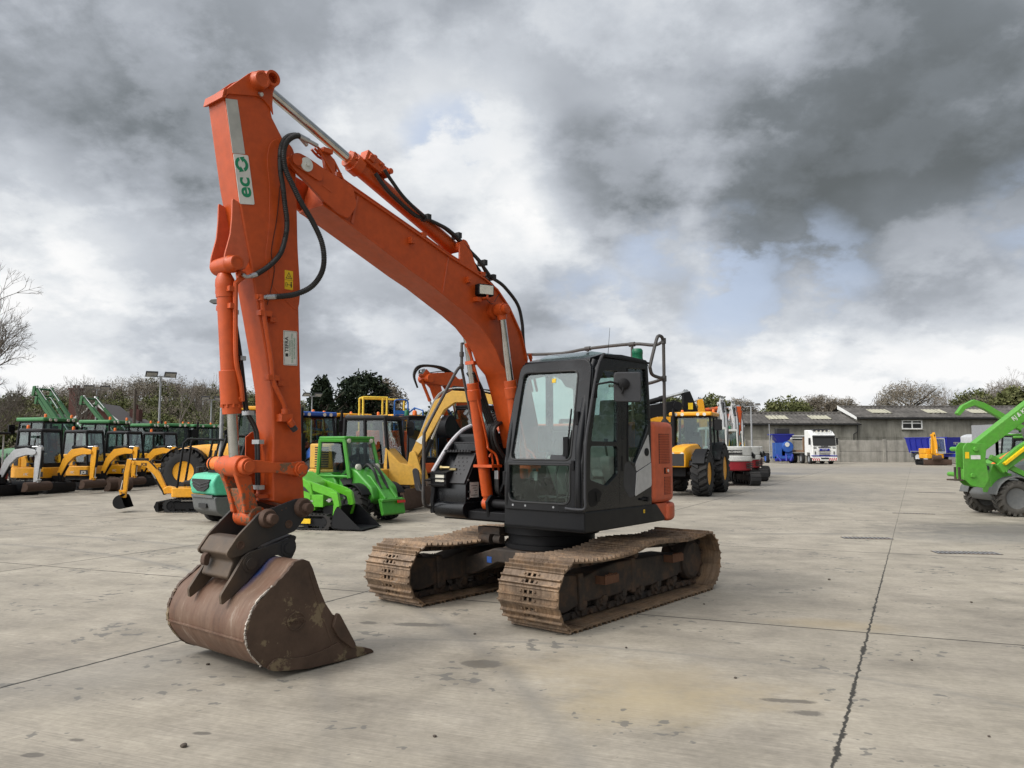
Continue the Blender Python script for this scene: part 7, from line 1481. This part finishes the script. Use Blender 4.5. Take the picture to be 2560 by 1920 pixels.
# lorry
t = thing('flatbed_lorry', 'white flatbed lorry facing the yard, red and white bumper', 'lorry', (31.75, 81.5, 0), radians(-93))
for x in (1.0, -1.6, -4.2, -5.5):
    for s in (1, -1): wheel(t, (x, s*1.03, .52), 1.04, .36, 'galv', 0, 'tyre', rimf=.55)
b = MB(); b.box(-6.6, .8, -.45, .45, .75, 1.05); b.build('chassis', 'black', t); b = MB(); b.box(-6.8, -.55, -1.25, 1.25, 1.20, 1.40); b.build('load_bed', 'wood', t); b = MB(); b.box(-.70, -.55, -1.25, 1.25, 1.40, 2.75); b.build('headboard', 'wood', t)
b = MB(); b.prism(rpoly([(2.25, .62), (2.30, 1.5), (2.15, 2.35), (2.0, 2.85), (1.7, 3.10), (1.0, 3.45), (-.1, 3.5), (-.15, .9), (.4, .8), (.55, 1.15), (1.45, 1.15), (1.6, .62)], .08), -1.22, 1.22); cabo = b.build('cab', 'white', t, bevel=.09, seg=3)
b = MB(); b.loft([[(2.30, -1.08, 1.92), (2.30, 1.08, 1.92), (2.12, 1.02, 2.78), (2.12, -1.02, 2.78)], [(2.18, -1.08, 1.92), (2.18, 1.08, 1.92), (2.0, 1.02, 2.78), (2.0, -1.02, 2.78)]]); b.build('windscreen', 'glassd', cabo); b = MB(); b.prism([(2.33, 1.88), (2.16, 2.82), (2.12, 2.82), (2.28, 1.88)], -1.12, 1.12); b.build('windscreen_surround', 'ink', cabo)
b = MB(); b.box(2.05, 2.32, -1.12, 1.12, 2.76, 2.92); b.build('sun_visor', 'midgrey', cabo, bevel=.03)
b = MB()
for i, z in enumerate((1.66, 1.30, 1.10, .92)): b.box(2.30, 2.335, -.62+.03*i, .62-.03*i, z, z+.07)
for s in (1, -1): b.box(2.28, 2.32, s*.95-.15, s*.95+.15, 1.60, 1.70); b.box(2.28, 2.325, s*.93-.05, s*.93+.05, 1.0, 1.3)
b.build('grille', 'ink', cabo); text('grille_lettering', 'SCANIA', .19, 'midgrey', cabo, fr((2.335, 0, 1.80), (0, 1, 0), (0, 0, 1)), .004, bold=.006)
b = MB(); b.box(2.31, 2.345, -.50, .50, 1.38, 1.56); b.build('name_plate', 'navy', cabo); text('plate_lettering', 'FLETCHER', .12, 'white', cabo, fr((2.35, 0, 1.46), (0, 1, 0), (0, 0, 1)), .003)
b = MB(); b.prism(rpoly([(2.20, .32), (2.36, .36), (2.36, .66), (2.20, .70)], .03), -1.24, 1.24); bp = b.build('bumper', 'white', t, bevel=.02); b = MB()
for k in range(-6, 6):
    if -2 <= k < 2: continue
    y = k*.2; b.prism([(y, .38), (y+.10, .38), (y+.10+(.08 if k >= 0 else -.08), .64), (y+(.08 if k >= 0 else -.08), .64)], 2.362, 2.368, 'yz')
b.build('hazard_stripes', 'redlens', bp); b = MB(); b.box(2.362, 2.37, -.32, .32, .36, .48); b.build('number_plate', 'decal', bp); b = MB(); b.box(2.362, 2.368, -.4, .4, .50, .66); b.build('bumper_recess', 'ink', bp)
b = MB(); b.box(2.0, 2.33, -1.235, 1.235, .80, .90); b.build('blue_band', 'navy', cabo)
for s in (1, -1): b = MB(); b.prism(rpoly([(s*1.28-.02, 1.95), (s*1.28+.20*s, 1.95), (s*1.28+.20*s, 2.65), (s*1.28-.02, 2.65)], .05), 1.95, 2.05, 'yz'); b.tube([(1.9, s*1.2, 2.6), (2.0, s*1.36, 2.62)], .02, 5); b.build('wing_mirror', 'ink', t)
b = MB(); b.box(.6, 1.5, -.8, .8, 3.46, 3.58); b.tube([(1.75, -.9, 3.2), (1.85, -.9, 3.4), (1.85, .9, 3.4), (1.75, .9, 3.2)], .03, 6); b.build('light_bar', 'midgrey', t)
for s in (-.6, -.2, .2, .6): lamp_eye(t, (1.92, s, 3.32), .09)
# blue feeder machine
t = thing('feeder_wagon', 'blue hopper machine on wheels by the concrete wall, left of the lorry', 'machine', (29.2, 85.0, 0), radians(-90))
for s in (1, -1): wheel(t, (-.6, s*1.35, .55), 1.1, .4, 'bluepaint', 18, 'tyre')
b = MB(); b.loft([[(-.9, -1.05, 3.05), (.7, -1.05, 3.05), (.7, 1.15, 3.05), (-.9, 1.15, 3.05)], [(-.5, -.35, 2.1), (.4, -.35, 2.1), (.4, .35, 2.1), (-.5, .35, 2.1)]]); b.box(-.95, .75, -1.1, 1.2, 3.05, 3.15); b.build('hopper', 'navy', t); b = MB(); b.prism(rpoly([(-.95, .6), (-.95, 2.2), (.95, 2.5), (1.05, .6)], .25), -.9, .9, 'yz') if False else b.box(-.7, .5, -.75, .3, .7, 2.2); b.lathe((.2, .55, 1.75), (1, 0, 0), [(-.6, .62), (.4, .62), (.5, .56), (.5, 0)], 28); b.box(-.6, .5, -.1, 1.1, .7, 1.75); b.box(-.8, 1.2, -.9, .9, .5, .75); b.build('machine_body', 'bluepaint', t, bevel=.03)
b = MB(); b.lathe((.71, .45, 2.0), (1, 0, 0), [(0, .25), (.03, .25), (.03, 0)], 18); b.build('gauge_dial', 'decal', t); b = MB(); b.box(-.5, .3, -.5, .9, 3.15, 3.75); b.build('top_engine', 'ink', t, bevel=.05); b = MB()
for y in (-1.3, -1.05): b.tube([(.3, y-.0, .4), (.3, y, 4.2 if y < -1.2 else 3.0)], .05, 6)
for k in range(8): b.tube([(.3, -1.3, .7+.3*k), (.3, -1.05, .7+.3*k)], .03, 5)
b.build('side_ladder', 'galv', t); b = MB()
for s in (-.8, .2, .9): b.tube([(1.0, s, .9), (1.3, s*.6, .25)], .12, 8)
b.cyl((.9, -.9, .5), (.9, .9, .5), .3, n=14); b.build('drawbar_parts', 'navy', t)
# blue tipping trailer
t = thing('tipping_trailer', 'dark blue tipping trailer standing by the concrete wall', 'trailer', (45.9, 84.0, 0), radians(-76))
for x in (-1.9, -.7):
    for s in (1, -1): wheel(t, (x, s*1.0, .62), 1.2, .45, 'ltgrey', 18, 'tyre', rimf=.55)
b = MB(); b.loft([[(-3.2, -1.1, 1.1), (2.2, -1.1, 1.1), (2.2, 1.1, 1.1), (-3.2, 1.1, 1.1)], [(-3.5, -1.35, 2.75), (2.5, -1.35, 2.75), (2.5, 1.35, 2.75), (-3.5, 1.35, 2.75)], [(-3.4, -1.25, 2.75), (2.4, -1.25, 2.75), (2.4, 1.25, 2.75), (-3.4, 1.25, 2.75)], [(-3.1, -1.0, 1.3), (2.1, -1.0, 1.3), (2.1, 1.0, 1.3), (-3.1, 1.0, 1.3)]]); tb = b.build('tipper_body', 'navy', t); b = MB()
for k in range(7):
    for s in (1, -1): x = -2.9+.85*k; b.loft([[(x, s*1.12, 1.15), (x+.1, s*1.12, 1.15), (x+.1, s*1.2, 1.15), (x, s*1.2, 1.15)], [(x, s*1.35, 2.7), (x+.1, s*1.35, 2.7), (x+.1, s*1.42, 2.7), (x, s*1.42, 2.7)]])
b.box(-3.55, 2.55, -1.42, -1.3, 2.68, 2.78); b.box(-3.55, 2.55, 1.3, 1.42, 2.68, 2.78); b.build('body_ribs', 'navy', tb); b = MB(); b.box(-3.0, 3.2, -.4, .4, .7, 1.05); b.tube([(3.2, 0, .8), (4.2, 0, .6)], .12, 6); b.build('trailer_frame', 'navy', t)
b = MB()
for s in (1, -1): b.box(-2.8, .2, s*1.0-.25, s*1.0+.25, 1.24, 1.30); b.box(-2.85, -2.8, s*1.0-.25, s*1.0+.25, .6, 1.30)
b.pieces('mudguard', 'galv', t); text('body_lettering', 'TETOP', .34, 'decal', tb, fr((2.42, 0, 2.1), (0, 1, 0), (.2, 0, 1)), .004, bold=.006)
# yellow and grey digger
t = thing('midi_digger', 'yellow digger with a grey cab and its rusty blade in front, beside the blue trailer', 'digger', (40.4, 75.5, 0), radians(-97)); t.scale = (.86, .86, .92)
for s in (1, -1): crawler(t, 2.7, .45, .62, s*1.0, 'tyre', 'black', 30)
b = MB(); b.prism([(1.6, .05), (1.75, .08), (1.8, .3), (1.75, .62), (1.65, .6)], -1.45, 1.45); b.box(1.0, 1.7, -.3, .3, .2, .35); b.build('dozer_blade', 'rustbucket', t)
b = MB(); b.prism(rpoly([(1.0, -.95), (1.0, 1.0), (-.9, 1.0), (-1.3, .4), (-1.3, -.4), (-.9, -1.0)], .2), .7, 1.2, 'xy'); b.prism(rpoly([(.9, -1.0), (.9, -.35), (-.9, -.2), (-1.0, -.95)], .1), 1.2, 1.75, 'xy'); b.build('bodywork', 'yellow', t, bevel=.06)
make_cab(t, -.5, 1.0, .1, 1.15, 1.2, 2.75, 'ltgrey', 'ltgrey', lean=.1, low=.2, roofh=.08)
digger_arm(t, 'yellow', [(1.1, 1.2), (1.2, 2.2), (1.35, 3.1)], [.3, .36, .28], .3, [(1.5, 3.35), (1.95, 2.3), (2.1, 1.0)], [.28, .28, .2], .24, radians(10), .7, .9, 'rustbucket', y=-.25)
# grey rack, covered trailer on the right
t = thing('grey_trailer', 'pale grey slatted trailer behind the green loaders at the right', 'trailer', (27.0, 42.5, 0), radians(180))
b = MB(); b.box(-2.6, 1.35, -1.1, 1.1, 1.0, 1.2); b.box(1.25, 1.35, -1.1, 1.1, 1.2, 2.95)
for k in range(7): b.box(-2.6, 1.3, 1.02, 1.1, 1.35+.23*k, 1.48+.23*k)
for x in (-2.5, -1.2, 0.1, 1.3): b.box(x-.05, x+.05, .98, 1.1, 1.2, 2.95)
b.build('slatted_body', 'galv', t); 
for x in (-.6, .5):
    for s in (1, -1): wheel(t, (x, s*.95, .42), .84, .28, 'galv', 0, 'tyre')
b = MB(); b.box(-2.6, 1.3, -.3, .3, .6, 1.0); b.build('trailer_frame', 'galv', t)
t = thing('covered_trailer', 'low trailer under a pale grey cover behind the yellow digger on the right', 'trailer', (45.2, 74.0, 0), radians(180))
b = MB(); b.prism(rpoly([(-3, 1.0), (-3, 2.9), (-1, 3.05), (1.6, 2.95), (2.1, 2.75), (2.1, 1.0)], .15), -1.2, 1.2); b.build('cover_sheet', 'ltgrey', t, bevel=.08); b = MB(); b.box(-3, 2.1, -1.0, 1.0, .7, .95); b.build('trailer_frame', 'black', t)
for x in (-1.2, 0):
    for s in (1, -1): wheel(t, (x, s*1.0, .45), .9, .3, 'galv', 0, 'tyre')
# ------------------------------------------------------------------ lamp posts
def flood(label, loc, H, rz, grp='floodlight posts behind the machines', n=2, hs=1.):
    t = thing('floodlight_post', label, 'lamp post', loc, rz, grp); b = MB(); b.cyl((0, 0, 0), (0, 0, H), .09, .06, 10); b.tube([(0, -.55, H-.05), (0, .55, H-.05)], .04, 6); b.build('post', 'galv', t)
    for s in (-.55, .0, .55)[:3 if n == 3 else 3:2 if n == 2 else 1]:
        b = MB(); Mx = fr((.10, s, H+.10), (.9, 0, .45), (0, 1, 0)); Mx = Mx @ Matrix.Scale(hs, 4); b.box(-.30, .30, -.36, .36, -.06, .04, Mx); o = b.build('lamp_head', 'midgrey', t, bevel=.02); b = MB(); b.box(-.25, .25, -.30, .30, -.066, -.061, Mx); b.build('lamp_glass', 'ltgrey', o)
flood('tall floodlight post left of the big excavator, in front of the wooded hill', (-22.6, 50, 0), 6.3, radians(-60))
flood('floodlight post showing above the green loader arms, beside the brick gable', (-32.0, 60, 0), 6.2, radians(-60))
flood('shorter floodlight post just left of the big excavator arm, farthest of the left ones', (-27.0, 70, 0), 6.0, radians(-60))
flood('floodlight post in front of the dark conifers, right of the big excavator arm', (-19.0, 74, 0), 6.6, radians(-60))
flood('floodlight post rising behind the white digger arms on the right', (18.4, 60, 0), 4.9, radians(-120), n=1, hs=.5)
t = thing('street_lamp', 'grey street lamp close behind the upright excavator arm', 'lamp post', (-9.75, 26.2, 0)); b = MB(); b.tube([(0, 0, 0), (0, 0, 1.4), (0, 0, 1.41), (0, 0, 6.55), (-.03, 0, 6.68), (-.12, 0, 6.72)], [.10, .10, .065, .05, .04, .035], 12); b.build('post', 'galv', t); b = MB(); b.prism(rpoly([(-.10, 6.66), (-.16, 6.60), (-.42, 6.60), (-.52, 6.66), (-.46, 6.74), (-.12, 6.77)], .03), -.10, .10); b.build('lamp_head', 'dirtygrey', t, bevel=.03)
t = thing('telegraph_pole', 'dark wooden telegraph pole in front of the hill', 'pole', (-30.5, 63, 0)); b = MB(); b.cyl((0, 0, 0), (0, 0, 6.4), .16, .11, 10); b.build('pole', 'bark', t); b = MB(); b.box(-.7, .7, -.05, .05, 5.9, 6.0); b.build('cross_arm', 'bark', t)
# brick house behind the tractors
t = thing('brick_house', 'brick house with a white-edged gable showing above the green tractors', 'house', (-33.6, 63, 0), radians(8))
b = MB(); b.prism([(-1.9, 0), (-1.9, 3.7), (0, 5.2), (1.9, 3.7), (1.9, 0)], 0, 5); b.build('wall', 'brick', t, smooth=0); b = MB(); b.prism([(-2.15, 3.6), (0, 5.32), (2.15, 3.6), (2.15, 3.45), (0, 5.17), (-2.15, 3.45)], -.25, 5.2); r = b.build('roof', 'slate', t)
b = MB(); b.prism([(-2.2, 3.6), (0, 5.36), (2.2, 3.6), (2.2, 3.42), (0, 5.16), (-2.2, 3.42)], -.32, -.26); b.build('barge_board', 'white', t)
t = thing('brick_chimney_house', 'dark brick house whose tall chimney rises behind the green loader arms', 'house', (-37.2, 62, 0))
b = MB(); b.box(-2, 3, 0, 6, 0, 3.0); b.build('wall', 'brick', t); b = MB(); b.prism([(-2.3, 2.9), (.5, 4.4), (3.3, 2.9)], -.2, 6.2); r = b.build('roof', 'slate', t); b = MB(); b.box(1.35, 2.0, 1, 1.9, 3, 6.5); b.box(1.28, 2.07, .93, 1.97, 6.35, 6.52)
for x in (1.52, 1.83): b.cyl((x, 1.45, 6.5), (x, 1.45, 6.75), .11, n=8)
b.build('chimney', 'brick', r)
t = thing('small_brick_building', 'small brick building with a short chimney near the telegraph pole', 'house', (-32.7, 66.5, 0)); b = MB(); b.box(-1.6, 1.6, 0, 3, 0, 3.2); b.build('wall', 'brick', t); b = MB(); b.prism([(-1.8, 3.1), (0, 4.2), (1.8, 3.1)], -.2, 3.2); r = b.build('roof', 'slate', t); b = MB(); b.box(-.4, .4, 1, 1.7, 3.4, 5.0); b.cyl((0, 1.35, 5), (0, 1.35, 5.4), .16, n=8); b.build('chimney', 'brick', r)
# ------------------------------------------------------------------ hill and trees
def hill_z(x, y):
    g = lambda cx, cy, sx, sy, h: h*math.exp(-((x-cx)/sx)**2-((y-cy)/sy)**2)
    return g(-142, 305, 150, 75, 10)+g(-140, 305, 44, 60, 9.5)+g(-40, 330, 120, 60, 2)+g(190, 300, 160, 60, 6)
hv = []; hf = []; nx, ny = 70, 26
for j in range(ny):
    for i in range(nx): x = -340+680*i/(nx-1); y = 190+220*j/(ny-1); hv.append((x, y, hill_z(x, y)-.6))
for j in range(ny-1):
    for i in range(nx-1): a = j*nx+i; hf.append((a, a+1, a+nx+1, a+nx))
M['leaflitter'] = paint('leaf_litter_slope', (.06, .052, .034), .95, .5, (.085, .07, .05), scale=.1)
hm = MB(); hm.add(hv, hf); struct(hm.build('hill', 'leaflitter', smooth=80))
RNG = np.random.default_rng(5)
def woodland(name, pts, mat, per, size, rr, hh, aspect):
    C = []
    for x, y, z, s in pts:
        r = rr*s; h = hh*s; C.append(clump_points(x, y, z+h*.42, r, r, h*.46, 16, per//16, r*.26, .7))
    return quads_mesh(name, *leaves(np.concatenate(C), size, aspect, .6), mat)
pb = []; pg = []
for k in range(900):
    x = random.uniform(-245, -55); y = random.uniform(205, 330); z = hill_z(x, y)
    (pb if (z > 13 and random.random() < .8) or random.random() < .22 else pg).append((x, y, z, random.uniform(.75, 1.25)))
def trunks(pts):
    b = MB()
    for x, y, z, s in pts: b.tube([(x, y, z-1), (x+.3, y, z+5*s)], [.28*s, .12*s], 4)
    return b
o = woodland('bare_woodland', pb, 'bare', 368, .26, 3.6, 8.6, 4.5); o['kind'] = 'stuff'
trunks(pb+pg).build('woodland_trunks', 'bark', o)
o = woodland('green_woodland', pg, 'olive', 368, .24, 3.6, 8.0, 1.5); o['kind'] = 'stuff'
pp2 = [(random.uniform(-120, -44), random.uniform(96, 118), 0, random.uniform(.55, .85)) for k in range(46)]+[(random.uniform(-75, -22), random.uniform(84, 96), 0, random.uniform(.42, .6)) for k in range(16)]
o = woodland('scrub_belt', pp2, 'olive', 640, .20, 3.3, 8.4, 1.8); o['kind'] = 'stuff'
pp3 = [(x, y, z, s) for x, y, z, s in pp2]
o = woodland('scrub_twigs', pp2, 'bare', 200, .24, 3.5, 8.8, 6); o['kind'] = 'stuff'
pr = [(random.uniform(30, 180), random.uniform(150, 200), 0, random.uniform(.6, .95)) for k in range(60)]+[(random.uniform(-30, 30), random.uniform(150, 230), 0, random.uniform(.5, .8)) for k in range(50)]
o = woodland('distant_woodland', pr, 'olive', 320, .28, 3.6, 9, 2); o['kind'] = 'stuff'
BT_ = 'bare trees on the left skyline'
bare_tree('big bare tree with a fan of fine twigs at the left edge of the picture', (-33.4, 48, 0), 14.2, 1.0, 11, 8, None, .24, (.14, 0), nb=3)
bare_tree('smaller bare tree just right of the big one on the left', (-29.5, 52, 0), 7.2, .85, 9, 7, BT_, .10, (.1, 0))
bare_tree('bare tree low on the left beneath the big one', (-33.0, 49, 0), 7.4, 1.0, 21, 7, BT_, .12, (.2, 0))
bare_tree('thin bare tree leaning above the tall floodlight', (-24.0, 54.5, 0), 9.2, .5, 5, 5, None, .07, (.12, 0), nb=2)
bare_tree('bare tree beside the grey street lamp', (-29.0, 76, 0), 10.0, .6, 12, 7, None, .10)
leafy_tree('dark conifer with ragged sides, left of the two behind the blue tractor', (-21.5, 88, 0), 9.4, 3.1, 'conifer', 3, 'dark conifers', 170, 26, .20, 'conifer', True, aspect=2.6)
leafy_tree('taller dark broad conifer right of the first one', (-17.6, 92, 0), 10.4, 3.7, 'conifer', 8, 'dark conifers', 200, 30, .22, 'conifer', False, tall=.5, aspect=2.6)
leafy_tree('brown-green tree against the right side of the broad conifer', (-14.8, 93, 0), 9.6, 2.7, 'bare', 17, None, 120, 24, .2, 'tree', False, tall=.5, aspect=3)
for x, y, H_, R_, s, l in ((-19.2, 80, 4.9, 2.4, 1, 'green shrub in front of the dark conifers, just right of the excavator arm'), (-13.6, 82, 4.6, 2.8, 2, 'green shrub below the broad conifer, left of the yellow rails'), (-8.0, 84, 5.6, 3.0, 6, 'green shrub behind the yellow and blue rails')): leafy_tree(l, (x, y, 0), H_, R_, 'hedge', s, 'green shrubs behind the machines', 90, 26, .14, 'shrub')
RT = 'trees behind the sheds'
for i, (x, H_, R_, m_, l) in enumerate(((26.5, 9.0, 3.0, 'olive', 'olive tree behind the white digger arms'), (33.5, 9.6, 3.4, 'olive', 'rounded olive tree just left of the lower shed'), (38.8, 9.0, 3.4, 'bare', 'bare tree above the left part of the lower shed'), (45.0, 9.2, 4.0, 'olive', 'olive tree above the middle of the lower shed'), (51.5, 9.8, 3.8, 'pale', 'pale bare tree left of the tall shed roof'), (56.5, 9.2, 3.4, 'pale', 'pale bare tree behind the left end of the tall shed roof'), (65.5, 11.3, 5.4, 'bare', 'broad bare tree above the middle of the tall shed'), (78.0, 10.4, 4.4, 'olive', 'olive tree above the tall shed, right of the broad bare tree'), (85.0, 11.6, 5.2, 'bare', 'bare tree above the angled loader boom'))):
    leafy_tree(l, (x, 128+2.5*(i % 3), 0), H_*1.07, R_*1.08, m_, 30+i, RT, 130, 64, .24 if m_ != 'olive' else .17, 'tree', tall=.44, aspect=8 if m_ != 'olive' else 2)
for i, (x, y, H_, l) in enumerate(((63.5, 112, 10.8, 'bare branching tree behind the tall shed roof, right of its middle rooflight'), (67.5, 112, 12.6, 'tall bare branching tree at the right, behind the sheds'), (72.0, 112, 14.2, 'tallest bare tree at the right edge'))): bare_tree(l, (x, y, 0), H_, .85, 40+i, 7, RT, .16)
leafy_tree('bushy olive tree at the right edge below the bare trees', (69.5, 106, 0), 9.6, 4.6, 'olive', 61, RT, 150, 60, .22, 'tree', tall=.45, aspect=2)
leafy_tree('bushy olive tree beyond the right edge', (77, 108, 0), 11.5, 5.4, 'olive', 62, RT, 130, 60, .22, 'tree', tall=.45, aspect=2)
pw_ = [(random.uniform(62, 84), random.uniform(-60, 88), 0, random.uniform(.9, 1.5)) for k in range(70)]
o = woodland('roadside_trees', pw_, 'olive', 720, .26, 3.8, 9, 2); o['kind'] = 'stuff'
# ------------------------------------------------------------------ drain grates and loose stones on the yard
def grate(label, x, y, rz, L_, w):
    t = thing('drain_grate', label, 'drain', (x, y, 0), rz, 'drain grates in the concrete'); b = MB(); b.box(-L_/2, L_/2, -w/2, w/2, .001, .005); b.build('grate_frame', 'under', t); b = MB(); n = int(L_/.07)
    for i in range(n): a = -L_/2+.03+(L_-.06)*i/(n-1); b.box(a-.012, a+.012, -w/2+.03, w/2-.03, .0055, .010)
    b.build('grate_bars', 'galv', t)
grate('rectangular drain grate at the right, nearer of the two big ones', 7.55, 13.15, radians(-8), 1.0, .34)
grate('long drain grate at the right beyond the nearer one', 6.85, 15.25, radians(-8), .9, .30)
grate('narrow drain slot across the joint far out in the yard', 10.6, 20.8, radians(-24), 1.0, .14)
grate('narrow drain slot farther out toward the green loaders', 16.3, 30.2, radians(-20), 1.3, .16)
rs = random.Random(4)
def stone_mesh():
    bm = bmesh.new(); bmesh.ops.create_icosphere(bm, subdivisions=2, radius=1)
    for v in bm.verts: v.co *= rs.uniform(.75, 1.1); v.co.z *= .65
    me = bpy.data.meshes.new('pebble'); bm.to_mesh(me); bm.free(); me.materials.append(M['bark']); return me
sm_ = stone_mesh()
for i, (x, y, s) in enumerate(((-2.46, 6.47, .016), (-1.93, 4.74, .022), (-.47, 4.9, .013), (-.35, 7.5, .014), (2.15, 8.9, .012), (1.0, 7.0, .012), (1.7, 6.1, .013), (4.2, 10.5, .02), (3.3, 6.6, .012), (-3.5, 8.1, .018), (2.9, 4.9, .010), (5.2, 9.0, .015))):
    o = bpy.data.objects.new('pebble', sm_); COL.objects.link(o); o.location = (x, y, s*.4); o.scale = (s, s, s); o.rotation_euler = (0, 0, i*1.3); tag(o, 'small brown pebble lying loose on the concrete', 'pebble', 'loose pebbles on the yard')
